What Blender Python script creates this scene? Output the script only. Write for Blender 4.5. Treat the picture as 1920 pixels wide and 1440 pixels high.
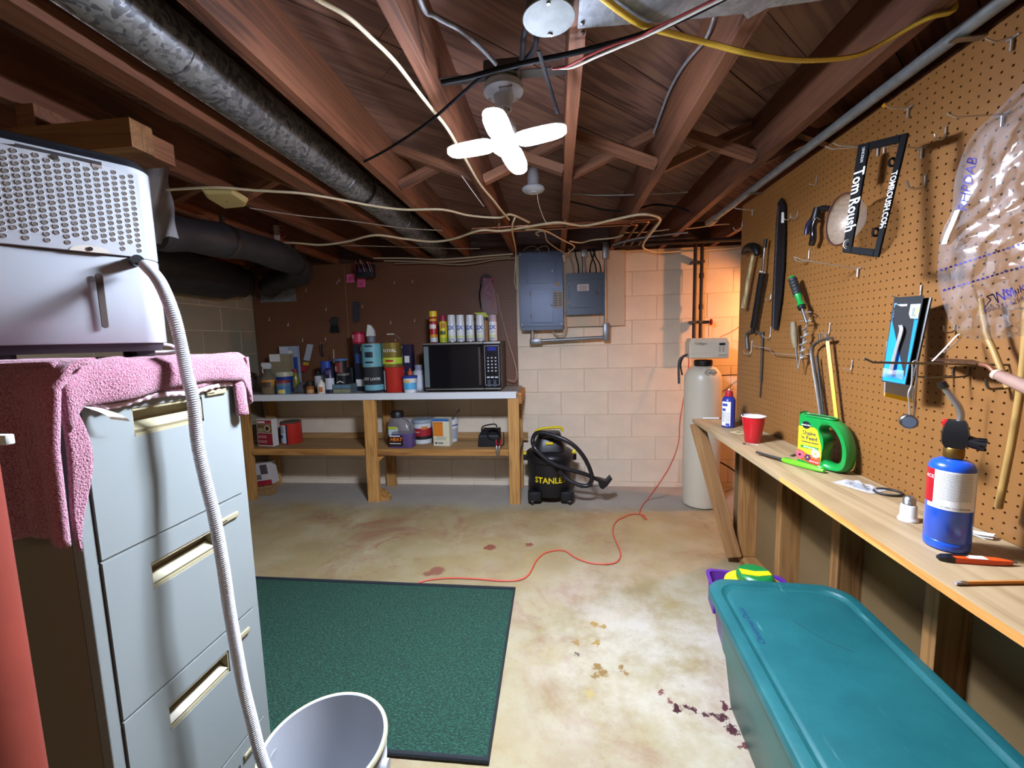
import bpy, math, random
from mathutils import Vector, Matrix
random.seed(7)
for o in list(bpy.data.objects): bpy.data.objects.remove(o, do_unlink=True)
scene = bpy.context.scene
COL = scene.collection

# ---------------------------------------------------------------- camera
CAM_Z = 1.33
FPX = 788.68                       # focal length in pixels of a 1920x1440 frame
def _rot(p, y, r):
    cp, sp, cy, sy, cr, sr = math.cos(p), math.sin(p), math.cos(y), math.sin(y), math.cos(r), math.sin(r)
    B = Matrix(((1,0,0),(0,0,-1),(0,1,0)))
    Ry = Matrix(((cy,0,sy),(0,1,0),(-sy,0,cy)))
    Rx = Matrix(((1,0,0),(0,cp,-sp),(0,sp,cp)))
    Rz = Matrix(((cr,-sr,0),(sr,cr,0),(0,0,1)))
    return Rz @ Rx @ Ry @ B
CM = _rot(.1063, .109, -.0265)     # world -> camera (x right, y down, z forward)
cam_data = bpy.data.cameras.new('camera'); cam = bpy.data.objects.new('camera', cam_data); COL.objects.link(cam)
cam_data.sensor_width = 36.0; cam_data.lens = FPX / 1920 * 36.0; cam_data.clip_start = .02; cam_data.clip_end = 50
_r, _d, _f = CM[0], CM[1], CM[2]
cam.matrix_world = Matrix(((_r[0], -_d[0], -_f[0], 0), (_r[1], -_d[1], -_f[1], 0), (_r[2], -_d[2], -_f[2], CAM_Z), (0,0,0,1)))
scene.camera = cam
def hit(x, y, X=None, Y=None, Z=None):
    """photo pixel -> point on the plane x=X, y=Y or z=Z"""
    d = CM.transposed() @ Vector(((x-960)/FPX, (y-720)/FPX, 1))
    t = X/d.x if X is not None else (Y/d.y if Y is not None else (Z-CAM_Z)/d.z)
    return Vector((d.x*t, d.y*t, d.z*t + CAM_Z))

# ---------------------------------------------------------------- world and exposure
w = bpy.data.worlds.new('world'); scene.world = w; w.use_nodes = True
w.node_tree.nodes['Background'].inputs[0].default_value = (.5,.5,.55,1)
w.node_tree.nodes['Background'].inputs[1].default_value = .02
vs = scene.view_settings
vs.view_transform = 'Standard'; vs.look = 'None'; vs.gamma = 1; vs.use_curve_mapping = False
vs.exposure = 0.22
LED_STRENGTH = 820.0   # the folding LED bulb under the joists
WARM_POWER = 5.0       # bare bulb in the rest of the basement behind the photographer
ORANGE_POWER = 44.0    # clamp lamp behind the pegboard partition

# ---------------------------------------------------------------- colour and materials
def srgb(hx):
    hx = hx.lstrip('#'); c = []
    for i in (0,2,4):
        v = int(hx[i:i+2],16)/255
        c.append(v/12.92 if v <= .04045 else ((v+.055)/1.055)**2.4)
    return (c[0], c[1], c[2], 1)
MATS = {}
def nodes_of(m): return m.node_tree.nodes, m.node_tree.links
def mat(hx, rough=.5, metal=0, var=.0, vscale=20, bump=0, bscale=60, coat=0, alpha=1, trans=0, emit=0, name=None, spec=.5, stretch=None):
    key = (hx, rough, metal, var, vscale, bump, bscale, coat, alpha, trans, emit, spec, stretch)
    if key in MATS: return MATS[key]
    m = bpy.data.materials.new(name or 'mat_'+hx.lstrip('#')); m.use_nodes = True
    n, l = nodes_of(m); b = n['Principled BSDF']; c = srgb(hx)
    b.inputs['Base Color'].default_value = c; b.inputs['Roughness'].default_value = rough
    b.inputs['Metallic'].default_value = metal; b.inputs['Coat Weight'].default_value = coat
    b.inputs['Alpha'].default_value = alpha; b.inputs['Transmission Weight'].default_value = trans
    b.inputs['Specular IOR Level'].default_value = spec
    if emit: b.inputs['Emission Color'].default_value = c; b.inputs['Emission Strength'].default_value = emit
    if var or bump:
        tc = n.new('ShaderNodeTexCoord'); src = tc.outputs['Object']
        if stretch:
            mp = n.new('ShaderNodeMapping'); mp.inputs['Scale'].default_value = stretch
            l.new(src, mp.inputs[0]); src = mp.outputs[0]
    if var:
        t = n.new('ShaderNodeTexNoise'); t.inputs['Scale'].default_value = vscale; t.inputs['Detail'].default_value = 5
        l.new(src, t.inputs['Vector'])
        mr = n.new('ShaderNodeMapRange'); mr.inputs[1].default_value = .3; mr.inputs[2].default_value = .7
        mr.inputs[3].default_value = 1-var; mr.inputs[4].default_value = 1+var*.5
        l.new(t.outputs[0], mr.inputs[0])
        mx = n.new('ShaderNodeVectorMath'); mx.operation = 'SCALE'; mx.inputs[0].default_value = c[:3]
        l.new(mr.outputs[0], mx.inputs['Scale']); l.new(mx.outputs[0], b.inputs['Base Color'])
    if bump:
        t2 = n.new('ShaderNodeTexNoise'); t2.inputs['Scale'].default_value = bscale; t2.inputs['Detail'].default_value = 4
        l.new(src, t2.inputs['Vector'])
        bp = n.new('ShaderNodeBump'); bp.inputs['Strength'].default_value = bump; bp.inputs['Distance'].default_value = .004
        l.new(t2.outputs[0], bp.inputs['Height']); l.new(bp.outputs[0], b.inputs['Normal'])
    MATS[key] = m
    return m
def ramp(n, stops):
    r = n.new('ShaderNodeValToRGB'); e = r.color_ramp.elements
    while len(e) < len(stops): e.new(.5)
    for i, (p, c) in enumerate(stops): e[i].position = p; e[i].color = srgb(c) if isinstance(c, str) else c
    return r
def wood(name, c1, c2, c3, axis='Y', scale=1.0, rough=.65, knots=True, bump=.15):
    """sawn timber, the grain runs along an object axis"""
    m = bpy.data.materials.new(name); m.use_nodes = True; n, l = nodes_of(m); b = n['Principled BSDF']
    tc = n.new('ShaderNodeTexCoord'); oi = n.new('ShaderNodeObjectInfo')
    add = n.new('ShaderNodeVectorMath'); add.operation = 'ADD'
    cmb = n.new('ShaderNodeCombineXYZ'); mul = n.new('ShaderNodeMath'); mul.operation = 'MULTIPLY'; mul.inputs[1].default_value = 37
    l.new(oi.outputs['Random'], mul.inputs[0]); [l.new(mul.outputs[0], cmb.inputs[i]) for i in range(3)]
    l.new(tc.outputs['Object'], add.inputs[0]); l.new(cmb.outputs[0], add.inputs[1])
    mp = n.new('ShaderNodeMapping')
    s = {'X': (1.2,22,22), 'Y': (22,1.2,22), 'Z': (22,22,1.2)}[axis]
    mp.inputs['Scale'].default_value = tuple(v*scale for v in s); l.new(add.outputs[0], mp.inputs[0])
    t = n.new('ShaderNodeTexNoise'); t.inputs['Scale'].default_value = 1; t.inputs['Detail'].default_value = 3; t.inputs['Distortion'].default_value = .4
    l.new(mp.outputs[0], t.inputs[0])
    sn = n.new('ShaderNodeMath'); sn.operation = 'MULTIPLY'; sn.inputs[1].default_value = 34; l.new(t.outputs[0], sn.inputs[0])
    s2 = n.new('ShaderNodeMath'); s2.operation = 'SINE'; l.new(sn.outputs[0], s2.inputs[0])
    mr = n.new('ShaderNodeMapRange'); mr.inputs[1].default_value = -1; l.new(s2.outputs[0], mr.inputs[0])
    t3 = n.new('ShaderNodeTexNoise'); t3.inputs['Scale'].default_value = 2.3; l.new(add.outputs[0], t3.inputs[0])
    mx0 = n.new('ShaderNodeMath'); mx0.operation = 'MULTIPLY_ADD'; mx0.inputs[1].default_value = .35
    l.new(mr.outputs[0], mx0.inputs[0]); l.new(t3.outputs[0], mx0.inputs[2])
    r = ramp(n, [(.3,c3),(.55,c1),(.9,c2)]); l.new(mx0.outputs[0], r.inputs[0])
    hs = n.new('ShaderNodeHueSaturation'); mv = n.new('ShaderNodeMapRange'); mv.inputs[3].default_value = .8; mv.inputs[4].default_value = 1.15
    l.new(oi.outputs['Random'], mv.inputs[0]); l.new(mv.outputs[0], hs.inputs['Value']); l.new(r.outputs[0], hs.inputs['Color'])
    l.new(hs.outputs[0], b.inputs['Base Color']); b.inputs['Roughness'].default_value = rough
    bp = n.new('ShaderNodeBump'); bp.inputs['Strength'].default_value = bump; bp.inputs['Distance'].default_value = .003
    l.new(mr.outputs[0], bp.inputs['Height']); l.new(bp.outputs[0], b.inputs['Normal'])
    return m

# ---------------------------------------------------------------- mesh builder
def catmull(pts, n=6, closed=False):
    P = [Vector(p) for p in pts]; out = []; N = len(P)
    if N < 3 and not closed: return P
    rng = range(N if closed else N-1)
    for i in rng:
        if closed: a, b, c, d = P[i-1], P[i], P[(i+1)%N], P[(i+2)%N]
        else: a, b, c, d = P[max(i-1,0)], P[i], P[i+1], P[min(i+2,N-1)]
        for k in range(n):
            t = k/n
            out.append(.5*((2*b) + (c-a)*t + (2*a-5*b+4*c-d)*t*t + (3*b-3*c+d-a)*t**3))
    if not closed: out.append(P[-1])
    return out
class MB:
    def __init__(s, m=None): s.v = []; s.f = []; s.mi = []; s.M = m or Matrix.Identity(4); s.cur = 0
    def _add(s, vs, fs):
        o = len(s.v); s.v += [tuple(s.M @ Vector(p)) for p in vs]
        s.f += [tuple(i+o for i in q) for q in fs]; s.mi += [s.cur]*len(fs); return s
    def box(s, a, b):
        (x0,y0,z0),(x1,y1,z1) = [min(p,q) for p,q in zip(a,b)], [max(p,q) for p,q in zip(a,b)]
        return s._add([(x0,y0,z0),(x1,y0,z0),(x1,y1,z0),(x0,y1,z0),(x0,y0,z1),(x1,y0,z1),(x1,y1,z1),(x0,y1,z1)],
                      [(0,3,2,1),(4,5,6,7),(0,1,5,4),(1,2,6,5),(2,3,7,6),(3,0,4,7)])
    def rbox(s, a, b, r=.005, seg=2):
        """box with all vertical edges rounded and a small bevel on top and bottom"""
        x0,y0,z0 = [min(p,q) for p,q in zip(a,b)]; x1,y1,z1 = [max(p,q) for p,q in zip(a,b)]
        r = min(r, (x1-x0)*.49, (y1-y0)*.49, (z1-z0)*.49)
        def ring(ins, z):
            rr = max(r-ins, r*.15); out = []
            for cx,cy,a0 in ((x1-ins-rr,y1-ins-rr,0),(x0+ins+rr,y1-ins-rr,90),(x0+ins+rr,y0+ins+rr,180),(x1-ins-rr,y0+ins+rr,270)):
                for k in range(seg+1):
                    a = math.radians(a0+90*k/seg); out.append((cx+rr*math.cos(a), cy+rr*math.sin(a), z))
            return out
        e = r*.5
        R = [ring(e,z0), ring(e*.3,z0+e*.3), ring(0,z0+e), ring(0,z1-e), ring(e*.3,z1-e*.3), ring(e,z1)]
        return s.loft(R, True, True)
    def loft(s, rings, cap0=True, cap1=True, closed=True):
        n = len(rings[0]); vs = [p for r in rings for p in r]; fs = []
        for i in range(len(rings)-1):
            for k in range(n if closed else n-1):
                a = i*n+k; b = i*n+(k+1)%n; fs.append((a,b,b+n,a+n))
        if cap0: fs.append(tuple(range(n-1,-1,-1)))
        if cap1: fs.append(tuple((len(rings)-1)*n+k for k in range(n)))
        return s._add(vs, fs)
    def lathe(s, prof, c=(0,0,0), n=24, cap=True, axis='Z'):
        R = []
        for r,z in prof:
            ring = []
            for k in range(n):
                a = 2*math.pi*k/n; x,y = r*math.cos(a), r*math.sin(a)
                p = (x,y,z) if axis == 'Z' else ((z,x,y) if axis == 'X' else (y,z,x))
                ring.append((c[0]+p[0],c[1]+p[1],c[2]+p[2]))
            R.append(ring)
        return s.loft(R, cap and prof[0][0] > 1e-6, cap and prof[-1][0] > 1e-6)
    def tube(s, pts, r, n=8, smooth=0, cap=True, closed=False, flat=1.0):
        P = catmull(pts, smooth, closed) if smooth else [Vector(p) for p in pts]
        rr = r if callable(r) else (lambda t: r)
        N = len(P); rings = []; up = None
        for i,p in enumerate(P):
            if closed: t = P[(i+1)%N]-P[i-1]
            else: t = P[min(i+1,N-1)]-P[max(i-1,0)]
            if t.length < 1e-9: t = Vector((0,0,1))
            t.normalize()
            if up is None:
                up = Vector((0,0,1)) if abs(t.z) < .9 else Vector((1,0,0))
            sd = t.cross(up)
            if sd.length < 1e-6: sd = t.orthogonal()
            sd.normalize(); up = sd.cross(t).normalized()
            q = rr(i/max(N-1,1))
            rings.append([tuple(p + sd*(q*math.cos(2*math.pi*k/n)) + up*(q*flat*math.sin(2*math.pi*k/n))) for k in range(n)])
        if closed:
            rings.append(rings[0]); return s.loft(rings, False, False)
        return s.loft(rings, cap, cap)
    def prism(s, outline, z0, z1):
        """outline in xy (counter-clockwise), extruded in z"""
        return s.loft([[(x,y,z0) for x,y in outline], [(x,y,z1) for x,y in outline]])
    def quad(s, a, b, c, d): return s._add([a,b,c,d], [(0,1,2,3)])
    def grid(s, fn, nu, nv):
        vs = [fn(i/nu, j/nv) for j in range(nv+1) for i in range(nu+1)]
        fs = [(j*(nu+1)+i, j*(nu+1)+i+1, (j+1)*(nu+1)+i+1, (j+1)*(nu+1)+i) for j in range(nv) for i in range(nu)]
        return s._add(vs, fs)
    def build(s, name, m, parent=None, smooth=None, bevel=0, solid=0, subsurf=0):
        me = bpy.data.meshes.new(name); me.from_pydata(s.v, [], s.f); me.update()
        for q in (m if isinstance(m, (list, tuple)) else [m]): me.materials.append(q)
        if any(s.mi): me.polygons.foreach_set('material_index', s.mi)
        o = bpy.data.objects.new(name, me); COL.objects.link(o)
        if parent is not None: o.parent = parent
        fix_normals(me)
        if smooth is not None:
            me.polygons.foreach_set('use_smooth', [True]*len(me.polygons))
            me.set_sharp_from_angle(angle=math.radians(smooth))
        if solid:
            d = o.modifiers.new('solid','SOLIDIFY'); d.thickness = solid; d.offset = 0
        if bevel:
            d = o.modifiers.new('bevel','BEVEL'); d.width = bevel; d.segments = 2; d.limit_method = 'ANGLE'
        if subsurf:
            d = o.modifiers.new('sub','SUBSURF'); d.levels = subsurf; d.render_levels = subsurf
        return o
import bmesh
def fix_normals(me):
    bm = bmesh.new(); bm.from_mesh(me); bmesh.ops.recalc_face_normals(bm, faces=bm.faces); bm.to_mesh(me); bm.free()
def thing(name, label, cat, loc=(0,0,0), rz=0, group=None):
    o = bpy.data.objects.new(name, None); COL.objects.link(o); o.empty_display_size = .05
    o.location = loc; o.rotation_euler = (0,0,rz); return tag(o, label, cat, group)
def tag(o, label, cat, group=None):
    o['label'] = label; o['category'] = cat
    if group: o['group'] = group
    return o
def struct(o): o['kind'] = 'structure'; return o
def at(o, loc, rot=(0,0,0)): o.location = loc; o.rotation_euler = rot; return o
def dup(o, parent=None, loc=None, rot=None, name=None):
    c = o.copy(); COL.objects.link(c); c.parent = parent
    if loc is not None: c.location = loc
    if rot is not None: c.rotation_euler = rot
    for ch in o.children: dup(ch, c)
    return c
def text_data(body, size, ax='CENTER', ay='CENTER', shear=0, off=0):
    cu = bpy.data.curves.new('txt', 'FONT'); cu.body = body; cu.size = size; cu.align_x = ax; cu.align_y = ay
    cu.shear = shear; cu.resolution_u = 2; cu.offset = off; cu.fill_mode = 'FRONT'
    o = bpy.data.objects.new('txt', cu); me = bpy.data.meshes.new_from_object(o)
    bpy.data.objects.remove(o); bpy.data.curves.remove(cu); me.materials.clear(); return me
def print_on(name, body, size, m, parent, loc, rot=(math.pi/2,0,0), wrap=None, **k):
    """flat lettering; wrap = radius bends it round a vertical cylinder facing -y"""
    me = text_data(body, size, **k); me.name = name; me.materials.append(m)
    if wrap:
        bm = bmesh.new(); bm.from_mesh(me)
        xs = [v.co.x for v in bm.verts]; st = wrap*.14; k = math.ceil(min(xs)/st)
        while k*st < max(xs):
            bmesh.ops.bisect_plane(bm, geom=bm.verts[:]+bm.edges[:]+bm.faces[:], plane_co=(k*st,0,0), plane_no=(1,0,0)); k += 1
        bmesh.ops.triangulate(bm, faces=bm.faces)
        bm.to_mesh(me); bm.free()
        for v in me.vertices:
            a = v.co.x/wrap; z = v.co.y; v.co = (wrap*math.sin(a), -wrap*math.cos(a), z)
        rot = (0,0,rot[2])
    o = bpy.data.objects.new(name, me); COL.objects.link(o); o.parent = parent; o.location = loc; o.rotation_euler = rot
    return o
# ================================================================ the setting
XL, XR, YB, YN, ZC = -2.81, 2.35, 3.71, -1.55, 2.24      # left wall, far right wall, back wall, rear wall, subfloor
PEG_X = 1.031                                             # face of the pegboard on the partition
JB = 2.043                                                # underside of the joists

SPOTS = [(.407,1.422,.016,'#3a0d16'),(.44,1.424,.013,'#3a0d16'),(.465,1.42,.014,'#3a0d16'),(.50,1.412,.012,'#3a0d16'),(.53,1.405,.011,'#3a0d16'),(.554,1.401,.017,'#3a0d16'),(.581,1.44,.016,'#45141c'),(.575,1.46,.012,'#45141c'),(.567,1.356,.022,'#3a0d16'),(.581,1.297,.013,'#5b2a2c'),(.367,1.487,.014,'#6a3a36'),(.39,1.455,.012,'#6a3a36'),
         (.154,1.85,.022,'#93783f'),(.19,1.84,.014,'#93783f'),(.151,1.736,.02,'#93783f'),(.06,1.73,.014,'#8a7040'),(.06,1.663,.010,'#4d4436'),(.141,1.60,.018,'#7d6234'),(.16,1.57,.020,'#7d6234'),(.13,1.555,.016,'#7d6234'),(.239,1.606,.017,'#7d6234'),(.25,1.575,.012,'#7d6234'),(.101,1.466,.016,'#a08c58'),(-.714,2.259,.05,'#7d5340'),(-.76,2.22,.03,'#7d5340'),(-.45,2.55,.04,'#7d4a3c'),(-.2,2.6,.03,'#7d4a3c')]
def concrete_floor():
    m = bpy.data.materials.new('painted_concrete'); m.use_nodes = True; n, l = nodes_of(m); b = n['Principled BSDF']
    tc = n.new('ShaderNodeTexCoord'); P = tc.outputs['Object']
    def noise(sc, det=6, rough=.6, dist=0, vec=P):
        t = n.new('ShaderNodeTexNoise'); t.inputs['Scale'].default_value = sc; t.inputs['Detail'].default_value = det
        t.inputs['Roughness'].default_value = rough; t.inputs['Distortion'].default_value = dist; l.new(vec, t.inputs['Vector']); return t.outputs[0]
    def mix(fac, a, bcol):
        x = n.new('ShaderNodeMix'); x.data_type = 'RGBA'
        if isinstance(fac, float): x.inputs[0].default_value = fac
        else: l.new(fac, x.inputs[0])
        for v, i in ((a,6),(bcol,7)):
            if isinstance(v, str): x.inputs[i].default_value = srgb(v)
            else: l.new(v, x.inputs[i])
        return x.outputs[2]
    def rng(v, a, bb, c=0, d=1):
        r = n.new('ShaderNodeMapRange'); r.inputs[1].default_value = a; r.inputs[2].default_value = bb; r.inputs[3].default_value = c; r.inputs[4].default_value = d
        l.new(v, r.inputs[0]); return r.outputs[0]
    def mul(a, c):
        r = n.new('ShaderNodeMath'); r.operation = 'MULTIPLY'; l.new(a, r.inputs[0])
        if isinstance(c, float): r.inputs[1].default_value = c
        else: l.new(c, r.inputs[1])
        return r.outputs[0]
    def spot(cx, cy, r0, r1, sx=1.0):
        mp = n.new('ShaderNodeVectorMath'); mp.operation = 'SUBTRACT'; l.new(P, mp.inputs[0]); mp.inputs[1].default_value = (cx,cy,0)
        sc = n.new('ShaderNodeVectorMath'); sc.operation = 'MULTIPLY'; l.new(mp.outputs[0], sc.inputs[0]); sc.inputs[1].default_value = (1/sx,1,0)
        ln = n.new('ShaderNodeVectorMath'); ln.operation = 'LENGTH'; l.new(sc.outputs[0], ln.inputs[0])
        return rng(ln.outputs['Value'], r0, r1, 1, 0)
    base = mix(rng(noise(1.3), .35,.65), '#9c8d62', '#867755')
    base = mix(rng(noise(3.5,8,.7), .45,.7), base, '#a39a7c')
    base = mix(mul(rng(noise(14,10,.8), .5,.72), .6), base, '#857655')
    base = mix(mul(rng(noise(70,6,.8), .55,.7), .45), base, '#7c6e58')
    # worn red-brown floor paint
    red = mul(rng(noise(2.2,10,.72,.6), .5,.64), rng(noise(.9,3), .36,.6))
    base = mix(mul(red,.8), base, '#7d4a3c')
    base = mix(mul(mul(rng(noise(5,10,.75,.8), .56,.66), rng(noise(1.1,2), .45,.62)), .8), base, '#7d4a3a')
    # bare grey strip along the back wall and pale patch of floor in the middle
    sep = n.new('ShaderNodeSeparateXYZ'); l.new(P, sep.inputs[0])
    ed = n.new('ShaderNodeMath'); ed.operation = 'ADD'; l.new(sep.outputs[1], ed.inputs[0]); l.new(mul(noise(2.6,6), .35), ed.inputs[1])
    base = mix(mul(rng(ed.outputs[0], 3.28, 3.5), .85), base, '#98928c')
    base = mix(mul(spot(.45,1.75,.15,.9), rng(noise(3,8,.7), .38,.6)), base, '#b7b0a0')
    # tan peeled spots and a dark red spill in front of the tote
    nz = n.new('ShaderNodeTexNoise'); nz.inputs['Scale'].default_value = 38; nz.inputs['Detail'].default_value = 6; nz.inputs['Roughness'].default_value = .7; l.new(P, nz.inputs['Vector'])
    wv = n.new('ShaderNodeVectorMath'); wv.operation = 'MULTIPLY_ADD'; wv.inputs[1].default_value = (.09,.09,0); wv.inputs[2].default_value = (-.045,-.045,0); l.new(nz.outputs['Color'], wv.inputs[0])
    pw = n.new('ShaderNodeVectorMath'); pw.operation = 'ADD'; l.new(P, pw.inputs[0]); l.new(wv.outputs[0], pw.inputs[1])
    P0 = P; P = pw.outputs[0]
    for (x, y, r, c) in SPOTS: base = mix(spot(x, y, r*.8, r), base, c)
    P = P0
    base = mix(mul(rng(noise(60,4,.7), .62,.72), .5), base, '#5d5040')
    l.new(base, b.inputs['Base Color']); 
    rr = rng(noise(5,6), .3,.7,.42,.75); l.new(rr, b.inputs['Roughness'])
    bp = n.new('ShaderNodeBump'); bp.inputs['Strength'].default_value = .25; bp.inputs['Distance'].default_value = .004
    l.new(noise(35,10,.75), bp.inputs['Height']); l.new(bp.outputs[0], b.inputs['Normal'])
    return m
struct(MB().box((XL-.2,YN-.2,-.1),(XR+.2,YB+.2,0)).build('floor', concrete_floor()))

# ---- block walls: every block a piece of its own
M_BLOCK = mat('#dccdb6', .55, var=.10, vscale=5, bump=.35, bscale=45, name='painted_block')
M_MORTAR = mat('#c9b99f', .7, var=.12, vscale=8, bump=.3, bscale=60, name='painted_mortar')
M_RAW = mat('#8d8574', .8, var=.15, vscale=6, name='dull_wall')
wall_back = struct(MB().box((XL-.2,YB+.0028,-.05),(XR+.2,YB+.15,ZC+.2)).build('wall_back', M_MORTAR))
wall_left = struct(MB().box((XL-.15,YN-.2,-.05),(XL-.004,YB+.05,ZC+.2)).build('wall_left', M_MORTAR))
struct(MB().box((XR,YN-.2,-.05),(XR+.15,YB+.05,ZC+.2)).build('wall_right_far', M_RAW))
struct(MB().box((XL-.2,YN-.15,-.05),(XR+.2,YN,ZC+.2)).build('wall_rear', M_RAW))
CH, BL = .2032, .4064
def block_mesh(w, h):
    e = .0045
    q = MB(); d = .03; b = .007
    R = [[(-w/2,d,-h/2),(w/2,d,-h/2),(w/2,d,h/2),(-w/2,d,h/2)], [(-w/2,b*.6,-h/2),(w/2,b*.6,-h/2),(w/2,b*.6,h/2),(-w/2,b*.6,h/2)],
         [(-w/2+b*.4,0,-h/2+b*.4),(w/2-b*.4,0,-h/2+b*.4),(w/2-b*.4,0,h/2-b*.4),(-w/2+b*.4,0,h/2-b*.4)]]
    q.loft(R); o = q.build('concrete_block', M_BLOCK); me = o.data; bpy.data.objects.remove(o); return me
BLK = block_mesh(BL-.004, CH-.004)
HALF = {}
def lay(parent, u0, u1, z0, rows, anchor, place):
    for r in range(rows):
        zb = z0 + r*CH; zt = min(zb+CH, 2.072)
        k = math.floor((u0-anchor)/BL)-1
        off = (r % 2)*BL/2
        while True:
            a = anchor + off + k*BL; b = a+BL; k += 1
            if a >= u1-.01: break
            a2, b2 = max(a,u0), min(b,u1)
            if b2-a2 < .03: continue
            if zt-zb < CH-.01 or b2-a2 < BL-.01:
                key = (round(b2-a2,2), round(zt-zb,2))
                if key not in HALF: HALF[key] = block_mesh(b2-a2-.004, zt-zb-.004)
                me = HALF[key]
            else: me = BLK
            o = bpy.data.objects.new('concrete_block', me); COL.objects.link(o); o.parent = parent
            place(o, (a2+b2)/2, (zb+zt)/2)
anc = hit(1229, 800, Y=YB).x
def pb(o, u, z): o.location = (u, YB+random.uniform(-.001,.0012), z); o.rotation_euler = (0, random.uniform(-.002,.002), 0)
lay(wall_back, XL, XR, .04-CH, 11, anc, pb)
def pl(o, u, z): o.location = (XL+random.uniform(-.001,.001), u, z); o.rotation_euler = (0,0,math.pi/2)
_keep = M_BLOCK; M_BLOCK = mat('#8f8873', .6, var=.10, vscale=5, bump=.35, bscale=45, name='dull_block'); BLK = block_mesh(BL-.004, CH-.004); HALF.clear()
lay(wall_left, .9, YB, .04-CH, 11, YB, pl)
M_RIM = wood('rim_timber', '#3d2720', '#4a3027', '#2a1a15', axis='X')
MB().box((XL,YB-.012,2.044),(XR,YB+.003,ZC)).build('rim_board', M_RIM, wall_back); MB().box((XL-.003,YN,2.075),(XL+.012,YB,ZC)).build('rim_board', M_RIM, wall_left)

# ---- ceiling: diagonal board subfloor on joists, cross bridging
M_PLANK = wood('subfloor_board', '#6a4a40', '#82604f', '#432a24', axis='X', scale=.8)
M_JOIST = wood('joist_timber', '#633b26', '#74482f', '#412516', axis='Y', scale=1.0)
M_BRIDGE = wood('bridging_timber', '#6f4730', '#80553a', '#4e3021', axis='X', scale=1.2)
ceiling = struct(MB().box((XL-.2,YN-.2,ZC+.022),(XR+.2,YB+.2,ZC+.06)).build('ceiling', mat('#2a1a15', .9, name='dark_boards')))
PW = .19
def plank_piece(off, a, b, idx):
    me_w = PW-.004
    o = MB().box((-(b-a)/2+.001,-me_w/2,0),((b-a)/2-.001,me_w/2,.021)).build('subfloor_plank', M_PLANK, ceiling)
    c = (a+b)/2; s2 = math.sqrt(.5)
    o.location = (c*s2 - off*s2, c*s2 + off*s2, ZC+random.uniform(-.0015,.0015)); o.rotation_euler = (0,0,math.pi/4)
k0 = 1.114
for i in range(-16, 16):
    off = k0 + (i+.5)*PW
    lo, hi = -3.2, 4.6; s2 = math.sqrt(.5)
    # clip the diagonal to the room
    lo = max((XL)/s2+off, (YN)/s2-off); hi = min((XR)/s2+off, (YB)/s2-off)
    if hi-lo < .1: continue
    cuts = sorted([lo, hi] + [lo+(hi-lo)*random.uniform(.3,.7)] if hi-lo > 2 else [lo, hi])
    for a, b in zip(cuts, cuts[1:]): plank_piece(off, a, b, i)
JX = [(-2.795,-2.757),(-2.389,-2.351),(-1.983,-1.945),(-1.577,-1.539),(-1.178,-1.139),(-1.138,-1.100),(-.770,-.732),(-.366,-.328),(.040,.078),(.440,.478),(.846,.884),(1.252,1.290),(1.658,1.696),(2.064,2.102)]
for a, b in JX:
    q = MB(Matrix.Translation((-(a+b)/2,0,0))); q.box((a,YN,JB),(b,YB-.012,ZC))
    o = q.build('joist', M_JOIST, ceiling); o.location = ((a+b)/2,0,0)
def bridging(x0, x1, y):
    for s, dy in ((1,-.024),(-1,.024)):
        L = math.hypot(x1-x0, ZC-JB-.05); an = math.atan2(ZC-JB-.05, x1-x0)*s
        q = MB().box((-L/2,-.019,-.019),(L/2,.019,.019)).build('cross_brace', M_BRIDGE, ceiling)
        q.location = ((x0+x1)/2, y+dy, (JB+ZC)/2); q.rotation_euler = (0,an,0)
for (a, b), (c, d) in zip(JX, JX[1:]):
    if c-b > .2 and abs(b+1.1) > .01: bridging(b, c, 2.0)
for dy in (-.024,.024):                               # flat braces over the round duct
    q = MB().box((-.165,-.019,-.016),(.165,.019,.016)).build('cross_brace', M_BRIDGE, ceiling); q.location = (-.935, 2.0+dy, 2.2235)

# ---- partition with pegboard on the right: studs, plates, hardboard back
M_STUD = wood('stud_timber', '#94693a', '#a87c48', '#6e4b28', axis='Z', scale=1.0)
M_PLATE = wood('plate_timber', '#94693a', '#a87c48', '#6e4b28', axis='Y', scale=1.0)
M_HARD = mat('#77613f', .6, var=.12, vscale=4, bump=.05, name='hardboard')
PF = 2.55                                            # far end of the partition
wall_right = struct(MB().box((1.124,YN,0),(1.13,PF,JB-.002)).build('wall_right', M_HARD))
for y in (2.47, 2.045, 1.64, 1.228, .80, .40, 0, -.4, -.8, -1.2):
    q = MB().box((-.0445,-.022,-.98),(.0445,.022,.98)).build('stud', M_STUD, wall_right, bevel=.002); q.location = (1.0795, y, 1.02)
MB().box((1.035,YN,0),(1.124,PF,.038)).build('sole_plate', M_PLATE, wall_right)
MB().box((1.035,YN,JB-.045),(1.124,PF,JB-.004)).build('top_plate', M_BRIDGE, wall_right)
MB().box((1.035,PF-.012,.04),(1.124,PF,JB-.05)).build('end_panel', M_HARD, wall_right)
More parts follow.
